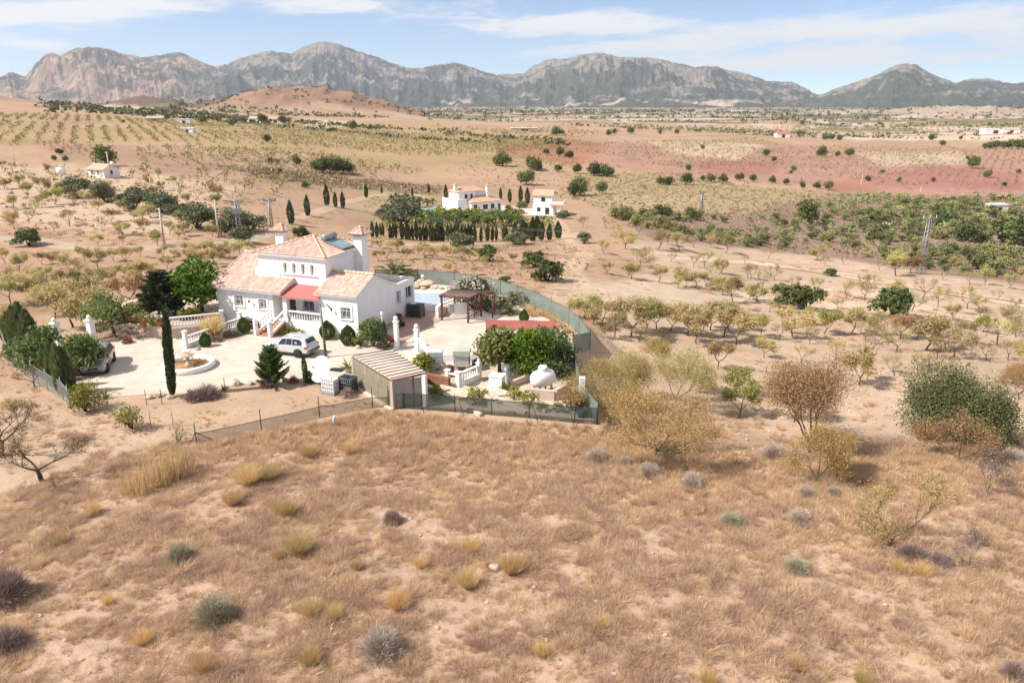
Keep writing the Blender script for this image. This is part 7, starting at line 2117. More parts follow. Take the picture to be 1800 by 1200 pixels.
for i, (a, v, t) in enumerate(row):
    u, v, t = 600 + a / 4.09, 300 + v / 4.09, 300 + t / 4.09; X = G(u, v); thick = a > 1200
    o_ = put_tree('cypress', CY[i % 4], X, size_at(X, v - t) * RN.uniform(.9, 1.08), ('thick dark cypress at the open right end of the long cypress row' if thick else 'slim dark cypress in the long row below the neighbouring villa'), 'tree', 'thick cypresses of the row' if thick else 'slim cypresses of the row', wide=(1.25 if thick else .8) * RN.uniform(.8, 1.2), rnd=RN)
    o_.rotation_euler[0] = RN.gauss(0, .03); o_.rotation_euler[1] = RN.gauss(0, .03)
for u, v, t, lab in [(603, 367, 337, 'dark cypress left of the neighbours\' palms'), (644, 348, 323, 'dark cypress by the pale drive to the neighbouring villa'), (512, 395, 352, 'tall dark cypress behind the villa, left of two'), (541, 380, 343, 'dark cypress behind the villa, right of two'), (575, 362, 325, 'dark cypress on the slope above the villa roof'), (590, 365, 338, 'small dark cypress next to the one on the slope above the villa'), (671, 340, 326, 'small cypress beyond the pale drive'), (754, 341, 324, 'cypress behind the neighbours\' palms'), (784, 350, 325, 'cypress left of the neighbouring villa'), (880, 350, 330, 'cypress right of the neighbouring villa'), (896, 356, 332, 'cypress between neighbouring villa and guest house'), (915, 355, 327, 'tall cypress left of the guest house'), (927, 360, 330, 'cypress close to the guest house wall'), (725, 345, 330, 'little cypress among the neighbours\' palms')]:
    X = G(u, v); put_tree('cypress', CY[RN.randrange(4)], X, size_at(X, v - t), lab, 'tree', None, wide=1.0, rnd=RN)
HG = [bush_mesh('hedge_green', i, 1100, .075, 'lime', .7, 14) for i in range(2)]
GR = [bush_mesh('garden_green', i, 1300, .07, 'conifer', .66, 14) for i in range(2)]
for i, u in enumerate(range(738, 905, 11)):
    v = 392 + (i % 3) * 3; X = G(u, v); h = size_at(X, 20 + (i * 7) % 11)
    put('hedge_bush', (GR if i % 3 else HG)[i % 2], X, h, 'light green hedge bush between the neighbouring villa and its cypress row', 'bush', 'hedge bushes below the neighbouring villa', wide=1.3, rnd=RN)
PM = [palm_mesh(i, 30, .45, .55) for i in range(2)]
for u, v, t, lab in [(716, 366, 336, 'neighbours\' palm with pale trunk, the tallest of the group'), (704, 362, 340, 'neighbours\' palm left of the tallest'), (690, 362, 338, 'neighbours\' palm at the left end of the group'), (728, 364, 340, 'neighbours\' palm right of the tallest'), (738, 364, 342, 'neighbours\' palm with a bushy crown near the pool'), (751, 363, 345, 'neighbours\' palm near the terrace wall'), (761, 360, 346, 'neighbours\' palm at the right end of the group'), (697, 352, 336, 'neighbours\' palm farthest back'), (712, 352, 337, 'neighbours\' palm behind the tallest')]:
    X = G(u, v); put_tree('palm_tree', PM[RN.randrange(2)], X, size_at(X, v - t), lab, 'palm', 'palms of the neighbouring villa', wide=1.0, rnd=RN)
for u, v, t, lab in [(743, 374, 367, 'round dark bush by the neighbours\' pool'), (822, 378, 370, 'brown bush at the corner of the neighbouring villa'), (912, 376, 367, 'green bush on the neighbours\' yard between the houses'), (918, 366, 352, 'green shrub left of the guest house'), (990, 384, 368, 'olive shrub right of the guest house'), (955, 386, 378, 'green shrub below the guest house'), (968, 392, 382, 'green shrub by the guest house drive'), (896, 374, 360, 'tall shrub beside the cypress between the houses')]:
    X = G(u, v); put('garden_bush', GR[RN.randrange(2)], X, size_at(X, v - t), lab, 'bush', None, wide=1.2, rnd=RN)


def far_woods():
    """dark scrub, groves and field edges on the far plain and the hills, too many to count"""
    rg = np.random.default_rng(25); b = MB()
    n = 26000; a = rg.uniform(rad(-40), rad(40), n); r = np.exp(rg.uniform(math.log(620), math.log(6500), n)); x, y = r * np.sin(a), r * np.cos(a)
    den = fbm(x / 300, y / 110, 29, 4) * .75 + fbm(x / 70, y / 50, 39, 3) * .25
    u = 900 + F_PX * np.tan(a) / .953
    thr = np.where(r > 1900, .49, .585)
    hill = np.zeros(n)
    for uu, d, h, wt, wd in HILLS:
        a0 = math.atan((uu - 900) / F_PX * .953); cx, cy = d * math.sin(a0), d * math.cos(a0); hill = np.maximum(hill, np.exp(-(((x - cx) * math.cos(a0) - (y - cy) * math.sin(a0)) / wt) ** 2 - (((x - cx) * math.sin(a0) + (y - cy) * math.cos(a0)) / wd) ** 2))
    m = (den > thr) | ((hill > .25) & (rg.random(n) < .22))
    m &= ~((u > 1000) & (r < 1000)) & ~((u < 70) & (r < 1400)); m &= (rg.random(n) < np.clip(1500 / r * 1.3, .25, 1))
    x, y, r = x[m], y[m], r[m]; z = ground_z(x, y); s = rg.uniform(1.2, 3.8, len(x)) * np.clip(r / 1500, .8, 2.6)
    for i in range(len(x)):
        k = 7; C = rg.normal(0, .5, (k, 3)) * np.array([1.3, 1.3, .7]) * s[i] + np.array([x[i], y[i], z[i] + s[i] * .5]); leaves(b, C, s[i] * .75, rg, 0, np.full(k, rg.random()))
    o = b.build('far_woods', [leaf_mat('far_leaf', (.06, .075, .03), (.14, .14, .06), .0, 0)]); o['kind'] = 'stuff'


far_woods()

# ------------------------------------------------------------------ garden plants of the villa
def px_h(u, v, t, z=0.0): X = P(u, v, z); return X, float(size_at(X, v - t))


def gp(name, me, u, v, t, lab, cat='shrub', wide=1.0, z=0.0, group=None):
    X, h = px_h(u, v, t, z); return put(name, me, X, h, lab, cat, group, wide=wide, rnd=RN)


def gt(name, me, u, v, t, lab, cat='tree', wide=1.0, z=0.0):
    X, h = px_h(u, v, t, z); return put_tree(name, me, X, h, lab, cat, None, wide=wide, rnd=RN)


o = gt('cypress', cypress_mesh(31, .028, 3200), 303, 697, 540, 'very tall slender leaning cypress column at the front edge of the driveway', wide=1.0)
o.rotation_euler[1] = rad(3.4); o.rotation_euler[2] = 0
for i, (u, v, t, lab) in enumerate([(14, 606, 556, 'narrow cypress at the far end of the hedge along the chain link fence'), (24, 612, 545, 'second cypress from the far end of the left hedge'), (36, 620, 535, 'dense tall cypress in the far part of the left hedge'), (48, 624, 528, 'tallest dark cypress of the left hedge'), (60, 630, 540, 'broad dark cypress beside the tallest one of the left hedge'), (44, 640, 590, 'low cypress in front of the tallest one by the left fence')]):
    gt('cypress', cypress_mesh(40 + i, .15, 2600, 'hedgecyp'), u, v, t, lab, wide=1.1)
for i, (u, v, t, lab) in enumerate([(86, 672, 600, 'upright dark cypress in the middle of the left hedge'), (98, 682, 598, 'upright dark cypress beside the middle one of the left hedge'), (112, 694, 600, 'big blunt cypress at the near end of the left hedge'), (124, 692, 606, 'narrow cypress at the very near end of the left hedge')]):
    gt('cypress', cypress_mesh(50 + i, .12, 2600, 'hedgecyp'), u, v, t, lab, wide=1.0)
for i, (u, v, t, lab) in enumerate([(70, 660, 575, 'loose green conifer bush between the tall cypresses of the left hedge'), (82, 655, 568, 'loose green conifer bush behind the hedge by the grey pillar'), (36, 640, 585, 'green conifer bush at the chain link fence'), (58, 655, 600, 'low green conifer bush by the chain link fence')]):
    gp('conifer_bush', bush_mesh('hedgecon', i % 2, 1800, .055, 'conifer', .45, 16), u, v, t, lab, wide=.9)
gp('shrub', bush_mesh('bigshrub', 1, 3000, .045, 'fresh', .55, 22, stretch=2.6), 147, 656, 580, 'large feathery green bush hiding the beige grey car', wide=.85)
gp('shrub', bush_mesh('limeshrub', 2, 1500, .05, 'lime', .55, 16), 151, 722, 668, 'bright yellow green shrub at the near end of the left fence', wide=1.0)
gp('shrub', bush_mesh('rose', 3, 900, .05, 'almond_green', .55, 12), 232, 752, 697, 'loose green shrub on the bare ground left of the low net fence', wide=1.0)
gp('shrub', bush_mesh('rose', 4, 420, .045, 'almond_green', .5, 9), 312, 778, 740, 'small weedy green shrub beside the first post of the low net fence')
gp('shrub', bush_mesh('bigshrub', 5, 2800, .042, 'fresh', .62, 22), 200, 582, 506, 'big round fresh green shrub behind the dark drive gate', wide=1.0, z=.3)
gp('shrub', bush_mesh('rose', 6, 1500, .05, 'almond_green', .6, 14), 243, 566, 522, 'olive green shrub right of the big round shrub by the gate', z=TZ)
gt('conifer', fir_mesh(3, .52, 11, 'araucaria', .14, .28, .25, 60, .035), 287, 556, 470, 'dark layered conifer standing behind the slender cypress', wide=1.0, z=TZ)
gt('tree', crown_tree('bright', 1, 3200, .05, 'bright', .5, 24, .3), 356, 548, 452, 'bright green round tree at the left corner of the villa', wide=1.05, z=TZ)
gp('yucca', rosette_mesh(1, 40, 'yucca'), 268, 572, 543, 'yellow green spiky yucca on the stone wall', 'plant', z=TZ)
for u, v, t, lab, lf in [(228, 572, 556, 'rust coloured shrub on top of the stone wall, left of the yucca', 'rustshrub'), (255, 576, 560, 'rust coloured cushion at the foot of the yucca', 'rustshrub'), (284, 574, 558, 'rust brown shrub right of the yucca', 'rustshrub'), (340, 560, 532, 'yellowish shrub below the bright green tree', 'lime'), (320, 562, 540, 'yellow green bush left of the one below the bright green tree', 'lime'), (308, 552, 522, 'dark shrub between layered conifer and bright green tree', 'scrub')]:
    gp('shrub', bush_mesh('sm_' + lf, 1, 700, .08, lf, .62, 10), u, v, t, lab, z=TZ)
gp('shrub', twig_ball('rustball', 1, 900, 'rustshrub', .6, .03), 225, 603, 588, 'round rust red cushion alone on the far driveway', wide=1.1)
gp('shrub', tuft_mesh('goldgrass', 1, 420, 'ochre', .45, .03, .5), 376, 594, 548, 'golden feathery grass clump in front of the upper balustrade', 'grass', wide=.9)
TOP = [cone_topiary(i) for i in range(3)]
for i, (u, v, t, lab) in enumerate([(362, 609, 583, 'small round clipped conifer left of the stairs balustrade'), (430, 586, 556, 'clipped cone conifer beside the foot of the stairs'), (543, 584, 553, 'clipped cone conifer below the porch, behind the car bonnet'), (576, 596, 562, 'clipped cone conifer by the car rear at the porch corner'), (613, 606, 570, 'clipped egg shaped conifer in front of the right wing window'), (921, 566, 543, 'clipped cone conifer behind the red roofed shelter')]):
    gp('topiary', TOP[i % 3], u, v, t, lab, wide=1.0)
gp('shrub', bush_mesh('bigshrub', 7, 2600, .05, 'conifer', .42, 20), 657, 608, 549, 'tall dark green shrub at the right front corner of the villa', wide=.9)
gp('shrub', bush_mesh('sm_lime', 2, 900, .08, 'lime', .62, 10), 633, 609, 588, 'yellow green shrub between the egg shaped conifer and the tall shrub')
gp('flower_bed', bush_mesh('redbed', 1, 1300, .055, 'redflower', .8, 14), 682, 609, 583, 'bed of dark red flowers beside the white gate pillar', 'flowers', wide=1.0)
gp('cypress_sapling', cypress_mesh(61, .10, 900)[1], 677, 617, 562, 'thin young cypress in front of the red flower bed', 'tree', wide=.9)
for i, (u, v, t) in enumerate([(508, 588, 570), (522, 586, 569), (534, 585, 571)]):
    gp('shrub', tuft_mesh('yellowbed', i, 260, 'lime', .7, .04, .5, .35), u, v, t, ('yellow green grassy plant at the foot of the stairs, left of three', 'yellow green grassy plant below the porch, middle of three', 'yellow green grassy plant next to the cone conifer, right of three')[i], 'plant', wide=1.3)
for u, v, t, lab in [(405, 592, 576, 'purple brown low shrub at the balustrade foot, left one'), (418, 590, 578, 'purple brown low shrub at the balustrade foot, next to the cone conifer'), (383, 600, 586, 'purple brown low shrub under the golden grass')]:
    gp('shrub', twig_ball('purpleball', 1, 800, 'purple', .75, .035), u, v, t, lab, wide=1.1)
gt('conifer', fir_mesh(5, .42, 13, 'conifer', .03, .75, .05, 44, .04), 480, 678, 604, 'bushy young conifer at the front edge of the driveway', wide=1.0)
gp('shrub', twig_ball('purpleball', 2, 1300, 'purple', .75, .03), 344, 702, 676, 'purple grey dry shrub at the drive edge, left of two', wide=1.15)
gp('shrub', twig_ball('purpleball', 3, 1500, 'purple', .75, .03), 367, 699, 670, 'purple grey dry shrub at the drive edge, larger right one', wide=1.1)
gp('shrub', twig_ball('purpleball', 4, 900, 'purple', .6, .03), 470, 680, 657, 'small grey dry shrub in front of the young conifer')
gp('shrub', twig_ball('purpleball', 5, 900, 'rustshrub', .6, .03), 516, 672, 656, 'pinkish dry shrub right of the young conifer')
gp('cypress_sapling', cypress_mesh(62, .09, 900)[1], 537, 668, 620, 'thin pointed young cypress left of the satellite dish', 'tree')
gp('topiary', TOP[0], 546, 671, 650, 'round olive ball shrub under the thin young cypress', wide=1.5)
for u, v, t, lab in [(392, 686, 672, 'spiky green plant among the drive edge rocks'), (320, 700, 690, 'low green cushion right of the leaning cypress foot'), (283, 698, 688, 'low yellowish cushion left of the leaning cypress foot'), (185, 700, 678, 'grey green agave like plant by the near drive edge')]:
    gp('plant', rosette_mesh(7, 30, 'palm'), u, v, t, lab, 'plant', wide=1.2)
gp('shrub', bush_mesh('sm_lime', 4, 1100, .075, 'lime', .7, 12), 738, 655, 616, 'yellow green shrub behind the lattice carport', wide=1.0)
gp('shrub', bush_mesh('sm_rustw', 1, 700, .06, 'purple', .7, 10), 609, 698, 680, 'brown dry weeds between the caged tanks and the carport', wide=1.4)
gt('tree', crown_tree('citrus', 1, 3000, .048, 'citrus', .5, 22, .42, .035), 878, 660, 574, 'round green citrus tree on the terrace by the white balustrade', wide=1.05)
LMh = bush_mesh('bighedge', 1, 5200, .04, 'bright', .62, 30, .5, stretch=2.2)
gp('hedge', LMh, 925, 660, 572, 'tall dense fresh green hedge shrub in front of the red roofed shelter', wide=.85)
gp('hedge', bush_mesh('bighedge', 2, 5200, .04, 'conifer', .62, 30, .5, stretch=2.2), 962, 652, 570, 'tall dense dark hedge shrub beside the fence corner', wide=.9)
gp('shrub', bush_mesh('fig_small', 1, 260, .13, 'fig', .5, 7), 995, 666, 634, 'small broad leafed fig shrub in the shade of the hedge')
for i, (u, v, t, lab) in enumerate([(883, 686, 668, 'yellow green young bush right of the white cabinet'), (903, 700, 676, 'yellow green bush on the lower garden edge, second from the cabinet'), (928, 712, 684, 'yellow green bush on the lower garden edge below the gas tank wall'), (955, 722, 704, 'pale low bush near the front net fence'), (982, 724, 704, 'pale low bush near the plant tubs'), (836, 710, 678, 'thin greenish shrub on the garden steps'), (760, 698, 672, 'loose green climber at the carport pillar'), (770, 702, 682, 'loose green climber right of the carport pillar')]):
    gp('shrub', bush_mesh('rosebush', i % 3, 420, .085, 'lime' if i < 5 else 'almond_green', .6, 9), u, v, t, lab, wide=1.1)
gp('shrub', bush_mesh('sm_rusty', 3, 800, .06, 'rusty', .7, 12), 1003, 720, 682, 'rusty autumn coloured shrub behind the plant tubs', wide=1.1)
# palms, oleander and the dry beds along the rear fence
gt('palm_tree', palm_mesh(11, 40, .22, .85), 695, 498, 446, 'wide arching palm behind the flat roofed end of the villa', 'palm', wide=1.3)
gt('palm_tree', palm_mesh(12, 38, .2, .8), 863, 528, 494, 'arching palm behind the oleander', 'palm', wide=1.3)
gt('palm_tree', palm_mesh(13, 38, .25, .8), 902, 536, 502, 'arching palm in front of the rear fence right of the oleander', 'palm', wide=1.25)
gp('cycad', palm_mesh(14, 44, .06, .8)[1], 897, 551, 524, 'low spreading cycad in front of the right hand palm', 'plant', wide=1.2)
X, h = px_h(832, 540, 487); o = thing('oleander', 'large oleander covered in pale blossom beside the brown pergola', 'shrub', tuple(X), 0, None, h)
link('foliage', bush_mesh('oleander', 1, 2600, .055, 'oleander', .7, 22, .4, stretch=2.2), o, (0, 0, 0), 0, (1.05, 1.05, 1)); link('blossom', bush_mesh('oleander', 2, 1300, .05, 'blossom', .74, 22, core=False), o, (0, 0, .03), 0, (1.08, 1.08, 1.02))
X, h = px_h(855, 548, 508); o = thing('climber', 'pale flowering climber on the slatted garden arch', 'climber', tuple(X), 0, None, h)
link('foliage', bush_mesh('oleander', 3, 900, .06, 'oleander', .6, 14), o); link('blossom', bush_mesh('oleander', 4, 420, .06, 'blossom', .64, 14, core=False), o, (0, 0, .02))
for u, v, t, lab in [(808, 503, 486, 'small green spiky plant by the pool fence'), (940, 546, 530, 'small spiky plant in the bed by the curved rear fence')]:
    gp('plant', rosette_mesh(9, 34, 'yucca'), u, v, t, lab, 'plant')
for i, (u, v, t) in enumerate([(928, 548, 528), (936, 556, 536), (955, 556, 540), (972, 566, 550), (985, 574, 560), (996, 584, 566), (964, 560, 546), (948, 552, 540), (790, 500, 490), (776, 499, 488)]):
    gp('dry_plant', tuft_mesh('drybed', i % 3, 120, 'strawgrass', .5, .03, .4, .2), u, v, t, 'dry straw coloured plant in the bed along the rear fence', 'plant', group='dry plants along the rear fence', wide=1.2)
for u, v, t, lab in [(708, 612, 596, 'tall thin shrub beside the gate pillar'), ]: pass

# ------------------------------------------------------------------ trees and shrubs in and around the dry field
NT = {}
def near(key, **k): NT[key] = branching(key, **k); return NT[key]


near('yellowtree', seed=3, h=1, spread=1.1, trunk_h=.16, r0=.035, nleaf=22000, size=.0105, leaf='dryolive', order=4, kids=(3, 4), fuzz=.075, twigs=500, bark='greybark')
near('yellowtreeb', seed=5, h=1, spread=1.0, trunk_h=.14, r0=.03, nleaf=17000, size=.011, leaf='almond', order=4, kids=(3, 4), fuzz=.085, twigs=400, bark='greybark')
near('rustytree', seed=8, h=1, spread=.8, trunk_h=.2, r0=.035, nleaf=22000, size=.0100, leaf='rusty', order=4, kids=(3, 4), fuzz=.075, twigs=600)
near('olivetree', seed=9, h=1, spread=.9, trunk_h=.18, r0=.034, nleaf=11000, size=.014, leaf='dryolive', order=4, kids=(3, 4), fuzz=.08, twigs=400)
near('openalmond', seed=23, h=1, spread=1.0, trunk_h=.12, r0=.035, nleaf=4200, size=.0115, leaf='dryolive', order=4, kids=(3, 3), fuzz=.07, twigs=500)
near('baretree', seed=14, h=1, spread=1.3, trunk_h=.25, r0=.045, nleaf=1500, size=.013, leaf='dryolive', order=4, kids=(3, 3), fuzz=.05, twigs=900)
near('bareshrub', seed=17, h=1, spread=.8, trunk_h=.1, r0=.03, nleaf=260, size=.022, leaf='purple', order=4, kids=(2, 4), fuzz=.05, twigs=900, bark='greybark')
near('rustyshrub', seed=19, h=1, spread=1.0, trunk_h=.1, r0=.03, nleaf=8000, size=.015, leaf='rusty', order=4, kids=(3, 4), fuzz=.08, twigs=800)


def nt(key, u, v, t, lab, wide=1.0, name='almond_tree', cat='tree', k=1.06):
    X = G(u, v); put_tree(name, NT[key], X, float(size_at(X, v - t)) * k, lab, cat, None, wide=wide, rnd=RN)


nt('yellowtree', 1080, 728, 622, 'wide yellow olive tree right beside the front right fence corner', 1.05)
nt('yellowtree', 1150, 806, 668, 'big spreading yellow tree at the field edge below the fence corner', 1.0)
nt('yellowtreeb', 1192, 716, 606, 'olive green feathery tree behind the big yellow one', .8)
nt('yellowtreeb', 1095, 690, 615, 'green tinted bush tree against the bank by the side fence', .9)
nt('olivetree', 1158, 655, 590, 'yellowish tree on the bank above the open orchard', .8)
nt('olivetree', 1230, 690, 640, 'low loose tree right of the feathery green one', 1.0)
nt('rustytree', 1425, 796, 622, 'large rusty brown tree standing in the orchard right of centre', .9, 'rusty_tree')
nt('rustytree', 1395, 740, 640, 'rusty brown tree close behind the larger rusty one', .7, 'rusty_tree')
nt('olivetree', 1432, 850, 742, 'gnarled tree with a bent dark trunk in front of the rusty tree', .8)
nt('olivetree', 1468, 838, 745, 'straggly olive tree right of the bent trunk', .8)
nt('openalmond', 1562, 958, 820, 'open yellow leafed almond tree in the dry grass at lower right', .95)
nt('bareshrub', 1702, 998, 910, 'leafless grey shrub right of the open almond tree', .7, 'bare_shrub', 'shrub')
nt('rustyshrub', 1690, 812, 712, 'rusty brown thorny bush in front of the big dark oak', .9, 'rusty_bush', 'bush')
nt('bareshrub', 1735, 872, 775, 'bare grey brown shrub below the rusty thorny bush', .9, 'bare_shrub', 'shrub')
nt('rustyshrub', 1640, 770, 735, 'low rusty bush at the left foot of the big dark oak', 1.2, 'rusty_bush', 'bush')
nt('baretree', 75, 845, 745, 'nearly bare dark almond tree on the sandy ground at lower left', 1.15)
nt('baretree', 2, 800, 700, 'bare branched almond tree cut by the left edge of the view', 1.2)
nt('baretree', 60, 680, 640, 'small almost leafless tree outside the chain link fence', 1.0)
nt('openalmond', 12, 742, 690, 'sparse yellowish tree at the left edge above the sandy track', 1.3)
nt('rustyshrub', 1786, 680, 630, 'rusty shrub at the right edge behind the big oak', 1.0, 'rusty_bush', 'bush')
nt('olivetree', 1790, 700, 640, 'yellowish tree at the right edge behind the big oak', .9)
X = G(1676, 776); put_tree('oak_tree', crown_tree('oak', 3, 34000, .0145, 'oak', .62, 34, .14, .04), X, float(size_at(X, 776 - 622)) * .97, 'big round dark green oak on the right side of the orchard', 'tree', None, rz=.6, wide=.98)

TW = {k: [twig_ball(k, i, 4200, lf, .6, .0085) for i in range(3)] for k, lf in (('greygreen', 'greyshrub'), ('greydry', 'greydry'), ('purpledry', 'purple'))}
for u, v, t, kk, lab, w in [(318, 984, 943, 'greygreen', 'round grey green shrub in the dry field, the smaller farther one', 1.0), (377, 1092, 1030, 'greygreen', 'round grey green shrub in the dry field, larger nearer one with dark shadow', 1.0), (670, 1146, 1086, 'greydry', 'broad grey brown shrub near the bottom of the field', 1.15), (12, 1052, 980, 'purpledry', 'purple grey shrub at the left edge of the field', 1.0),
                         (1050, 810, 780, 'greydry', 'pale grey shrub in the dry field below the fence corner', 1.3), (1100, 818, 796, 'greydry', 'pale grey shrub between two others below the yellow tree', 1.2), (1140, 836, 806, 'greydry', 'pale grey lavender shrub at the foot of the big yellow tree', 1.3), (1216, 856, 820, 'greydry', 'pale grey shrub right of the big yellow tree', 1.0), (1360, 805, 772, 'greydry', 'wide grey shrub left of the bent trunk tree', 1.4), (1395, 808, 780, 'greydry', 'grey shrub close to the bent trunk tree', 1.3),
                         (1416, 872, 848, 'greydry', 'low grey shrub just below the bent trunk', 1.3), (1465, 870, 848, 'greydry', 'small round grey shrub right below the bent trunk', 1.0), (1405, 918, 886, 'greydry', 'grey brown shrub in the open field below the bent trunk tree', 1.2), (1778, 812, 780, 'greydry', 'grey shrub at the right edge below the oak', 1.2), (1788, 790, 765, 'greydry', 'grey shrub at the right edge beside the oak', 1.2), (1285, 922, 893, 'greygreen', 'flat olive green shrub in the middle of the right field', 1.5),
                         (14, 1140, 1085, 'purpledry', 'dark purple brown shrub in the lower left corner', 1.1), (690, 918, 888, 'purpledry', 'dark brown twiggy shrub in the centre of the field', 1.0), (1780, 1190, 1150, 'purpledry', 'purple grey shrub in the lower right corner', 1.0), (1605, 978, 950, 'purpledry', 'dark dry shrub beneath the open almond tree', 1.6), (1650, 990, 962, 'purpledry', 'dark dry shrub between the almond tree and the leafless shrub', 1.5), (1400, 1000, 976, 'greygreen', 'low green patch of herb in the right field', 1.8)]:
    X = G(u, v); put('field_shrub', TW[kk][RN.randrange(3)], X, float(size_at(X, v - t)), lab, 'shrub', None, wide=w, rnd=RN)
OT = [tuft_mesh('ochretuft', i, 1000, 'ochre', .5, .010, .3, .26) for i in range(3)]
for n, (u, v, s) in enumerate([(108, 955, 40), (437, 850, 55), (472, 842, 38), (410, 885, 50), (504, 905, 42), (490, 980, 38), (525, 975, 44), (546, 1080, 38), (14, 1120, 50), (357, 1178, 42), (545, 1165, 60), (615, 797, 34), (543, 803, 30), (740, 996, 36), (823, 1030, 45), (627, 1000, 30), (500, 905, 36), (527, 970, 45), (587, 1085, 42), (700, 1068, 50), (690, 922, 26), (830, 968, 38), (900, 1005, 46), (1244, 1199, 45), (1515, 1199, 38), (1578, 1002, 40), (1620, 1010, 34), (165, 902, 30), (80, 880, 24), (1400, 1175, 34), (1060, 1100, 30), (950, 1150, 34), (250, 1130, 34), (190, 1060, 30)]):
    X = G(u, v); put('grass_tuft', OT[n % 3], X, float(size_at(X, s * (.6 + .28 * ((n * 7) % 5) / 4))), 'golden ochre grass tuft standing out of the dry field', 'grass', 'golden grass tufts in the dry field', wide=1.0, rnd=RN)
TG = [tuft_mesh('tallstraw', i, 60, 'strawgrass', .16, .02, .25, .3) for i in range(2)]
for n, (u, v, s) in enumerate([(240, 870, 62), (262, 862, 66), (285, 850, 70), (310, 838, 66), (328, 830, 60), (298, 850, 60), (226, 868, 50)]):
    X = G(u, v); put('tall_grass', TG[n % 2], X, float(size_at(X, s)), 'tall upright straw coloured grass clump at the upper left edge of the field', 'grass', 'tall straw grass clumps', wide=.9, rnd=RN)
for n, (u, v, s, lab) in enumerate([(1298, 798, 7, 'small white stone at the upper edge of the dry field'), (1660, 990, 12, 'pale rock beneath the open almond tree'), (870, 1000, 10, 'pale stone lying in the middle of the field')]):
    X = G(u, v); b = MB(); r = float(size_at(X, s)); b.rock((0, 0, r * .3), (r * 1.3, r, r * .7), 90 + n); o = b.build('rock', [MT['stone']], None, tuple(X)); tag(o, lab, 'rock')


# ------------------------------------------------------------------ the dry grass of the field: uncounted, scattered with geometry nodes
def grass_mat(name, pal, sc=.35):
    m, nt_, b, o = new_mat(name)
    f1, r1 = noise_fac(nt_, sc, 4, .36, .64, 'World'); f2, r2 = noise_fac(nt_, sc * 4.3, 3, .38, .62, 'World'); at = N(nt_, 'ShaderNodeAttribute', attribute_name='rnd')
    oi = N(nt_, 'ShaderNodeObjectInfo')
    c = mixc(nt_, f1, pal[0], pal[1]); c2 = mixc(nt_, oi.outputs['Random'], pal[2], pal[3]); c = mixc(nt_, f2, c, c2); q_ = N(nt_, 'ShaderNodeMath', operation='MULTIPLY'); nt_.links.new(oi.outputs['Random'], q_.inputs[0]); q_.inputs[1].default_value = 31.7; q2_ = N(nt_, 'ShaderNodeMath', operation='FRACT'); nt_.links.new(q_.outputs[0], q2_.inputs[0]); c = mixc(nt_, 1.0, c, mixc(nt_, q2_.outputs[0], (.74, .68, .68), (1.22, 1.24, 1.14)), 'MULTIPLY')
    c = mixc(nt_, 1.0, c, mixc(nt_, at.outputs['Fac'], (.72, .70, .68), (1.25, 1.24, 1.2)), 'MULTIPLY')
    nt_.links.new(c, b.inputs['Base Color']); b.inputs['Roughness'].default_value = .9; b.inputs['Specular IOR Level'].default_value = .1
    t = N(nt_, 'ShaderNodeBsdfTranslucent'); nt_.links.new(c, t.inputs['Color']); ms = N(nt_, 'ShaderNodeMixShader'); ms.inputs[0].default_value = .45
    nt_.links.new(b.outputs[0], ms.inputs[1]); nt_.links.new(t.outputs[0], ms.inputs[2]); nt_.links.new(ms.outputs[0], o.inputs[0])
    return m


GM = grass_mat('dry_cushion', ((.60, .43, .36), (.70, .55, .40), (.53, .41, .33), (.72, .56, .43)))
GS = grass_mat('dry_straw', ((.68, .51, .36), (.76, .61, .41), (.64, .48, .36), (.70, .50, .36)))


def scatter(name, variants, X, scl, rot, idx):
    col = bpy.data.collections.new(name + '_kinds')
    for i, me in enumerate(variants):
        ob = bpy.data.objects.new(f'{name}_kind_{i}', me); col.objects.link(ob)
    me = bpy.data.meshes.new(name); me.vertices.add(len(X)); me.vertices.foreach_set('co', np.asarray(X, np.float32).ravel())
    for nm, typ, key, val in (('tuft_scale', 'FLOAT_VECTOR', 'vector', scl), ('tuft_rot', 'FLOAT_VECTOR', 'vector', rot)):
        a = me.attributes.new(nm, typ, 'POINT'); a.data.foreach_set(key, np.asarray(val, np.float32).ravel())
    a = me.attributes.new('tuft_kind', 'INT', 'POINT'); a.data.foreach_set('value', np.asarray(idx, np.int32))
    ng = bpy.data.node_groups.new(name + '_nodes', 'GeometryNodeTree')
    ng.interface.new_socket('Geometry', in_out='INPUT', socket_type='NodeSocketGeometry'); ng.interface.new_socket('Geometry', in_out='OUTPUT', socket_type='NodeSocketGeometry')
    n = ng.nodes; gi, go = n.new('NodeGroupInput'), n.new('NodeGroupOutput')
    ci = n.new('GeometryNodeCollectionInfo'); ci.inputs['Collection'].default_value = col; ci.inputs['Separate Children'].default_value = True; ci.inputs['Reset Children'].default_value = True
    ip = n.new('GeometryNodeInstanceOnPoints'); ip.inputs['Pick Instance'].default_value = True
    def attr(nm, dt): q = n.new('GeometryNodeInputNamedAttribute'); q.data_type = dt; q.inputs['Name'].default_value = nm; return q.outputs['Attribute']
    er = n.new('FunctionNodeEulerToRotation')
    L = ng.links.new
    L(gi.outputs[0], ip.inputs['Points']); L(ci.outputs[0], ip.inputs['Instance']); L(attr('tuft_kind', 'INT'), ip.inputs['Instance Index'])
    L(attr('tuft_rot', 'FLOAT_VECTOR'), er.inputs[0]); L(er.outputs[0], ip.inputs['Rotation']); L(attr('tuft_scale', 'FLOAT_VECTOR'), ip.inputs['Scale']); L(ip.outputs[0], go.inputs[0])
    o = link(name, me); o['kind'] = 'stuff'; md = o.modifiers.new('scatter', 'NODES'); md.node_group = ng
    return o


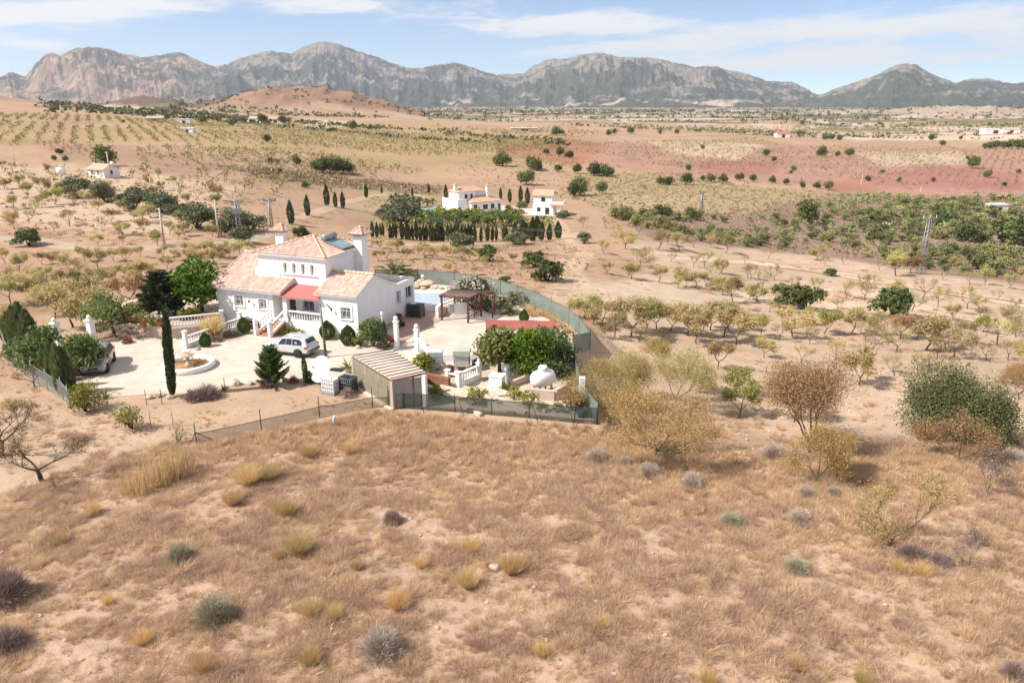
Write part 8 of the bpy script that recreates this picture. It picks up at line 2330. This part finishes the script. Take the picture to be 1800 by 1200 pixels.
def dry_grass():
    rg = np.random.default_rng(35)
    cush = [tuft_mesh('cushion', i, 230, 'strawgrass', .8, .022, .2, .5, mats=[GM], upright=.8) for i in range(5)]
    straw = [tuft_mesh('strawtuft', i, 60, 'strawgrass', .32, .028, .35, .28, mats=[GS]) for i in range(4)]
    wis = [tuft_mesh('wisp', i, 16, 'strawgrass', .3, .022, .3, .3, mats=[GS]) for i in range(3)]
    n = 215000
    x = rg.uniform(-60, 75, n); y = rg.uniform(9, 54, n)
    keep = (np.abs(x) < (y * .95 + 14)); x, y = x[keep], y[keep]
    fm = field_mask(x, y); bare = fbm(x / 1.3, y / 1.3, 55, 3) * .65 + fbm(x / 5, y / 5, 56, 3) * .35; big = fbm(x / 9, y / 9, 65, 3)
    tall = smooth((y - 33) / 12) * .7 + smooth((x - 8) / 14) * .45 + (big - .5) * 1.2            # taller straw towards the fence and the right
    p = np.clip(.72 + (bare - .49) * 3.0 + .35 * np.clip(tall, 0, 1), .26, 1) * fm
    # a thin growth beyond the field: on the plot's bare ground, along the orchard and the bank
    p = np.where(fm < .5, np.maximum(p, .05 * (bare > .5)), p)
    ins = inside(x, y, PLOT); p = np.where(ins, 0, p)
    m = rg.random(len(x)) < p * .85; x, y, tall, bare = x[m], y[m], tall[m], bare[m]
    z = ground_z(x, y)
    kind = np.where(rg.random(len(x)) < np.clip(.22 + .5 * tall, .12, .8), 1, 0)
    kind = np.where(rg.random(len(x)) < .18, 2, kind)
    idx = np.where(kind == 0, rg.integers(0, 5, len(x)), np.where(kind == 1, 5 + rg.integers(0, 4, len(x)), 9 + rg.integers(0, 3, len(x))))
    h = np.where(kind == 0, (.06 + .38 * rg.random(len(x)) ** 2.8) * (.9 + 1.2 * (bare - .45)), np.where(kind == 1, rg.uniform(.16, .38, len(x)) * (1 + .55 * np.clip(tall, 0, 1.2)), rg.uniform(.3, .6, len(x))))
    w = np.where(kind == 0, h * rg.uniform(1.1, 1.7, len(x)), h * rg.uniform(.8, 1.2, len(x)))
    scatter('dry_grass', cush + straw + wis, np.stack([x, y, z - .02], 1), np.stack([w, w, h], 1), np.stack([rg.normal(0, .08, len(x)), rg.normal(0, .08, len(x)), rg.uniform(0, 6.28, len(x))], 1), idx)
    # sparse dry weeds on the orchard floor and the bare ground of the plot
    n = 60000; a = rg.uniform(rad(-40), rad(40), n); r = np.exp(rg.uniform(math.log(36), math.log(230), n)); x, y = r * np.sin(a), r * np.cos(a)
    den = fbm(x / 7, y / 7, 75, 4); lines = fbm(x / 22, y / 5, 85, 3)
    m = (field_mask(x, y) < .3) & ~inside(x, y, PLOT) & (rg.random(n) < np.clip((den - .5) * 3 + (lines - .55) * 2.5, .012, .8) * np.clip(110 / r, .35, 1) * .55)
    x, y, r = x[m], y[m], r[m]; k = rg.integers(0, 9, len(x)); h = rg.uniform(.12, .42, len(x)) * np.clip(r / 90, .8, 1.5); w = h * rg.uniform(1, 1.9, len(x))
    bx = rg.uniform(-32, -9, 900); by = rg.uniform(41.5, 51, 900); mm = inside(bx, by, PLOT) & (rg.random(900) < np.clip((fbm(bx / 2.5, by / 2.5, 95) - .42) * 6, .03, .9)) & (by < 49.5 - (bx + 20) * .12)
    x = np.concatenate([x, bx[mm]]); y = np.concatenate([y, by[mm]]); hb = rg.uniform(.1, .28, mm.sum()); k = np.concatenate([k, rg.integers(5, 9, mm.sum())]); h = np.concatenate([h, hb]); w = np.concatenate([w, hb * 1.1])
    scatter('dry_weeds', cush + straw, np.stack([x, y, ground_z(x, y) - .02], 1), np.stack([w, w, h], 1), np.stack([np.zeros(len(x)), np.zeros(len(x)), rg.uniform(0, 6.28, len(x))], 1), k)


dry_grass()


def stones():
    rg = np.random.default_rng(45); me = []
    for i in range(5):
        b = MB(); b.rock((0, 0, .25), (1, .8, .6), 200 + i); me.append(b.mesh('stone', [MT['stone']]))
    n = 5200; x = rg.uniform(-45, 55, n); y = rg.uniform(12, 75, n); m = (np.abs(x) < y * .8 + 5) & ~inside(x, y, PLOT); x, y = x[m], y[m]
    s = .02 + .11 * rg.random(len(x)) ** 5 + .0006 * y
    scatter('stones', me, np.stack([x, y, ground_z(x, y)], 1), np.stack([s, s, s], 1), np.stack([rg.normal(0, .2, len(x)), rg.normal(0, .2, len(x)), rg.uniform(0, 6.28, len(x))], 1), rg.integers(0, 5, len(x)))


stones()
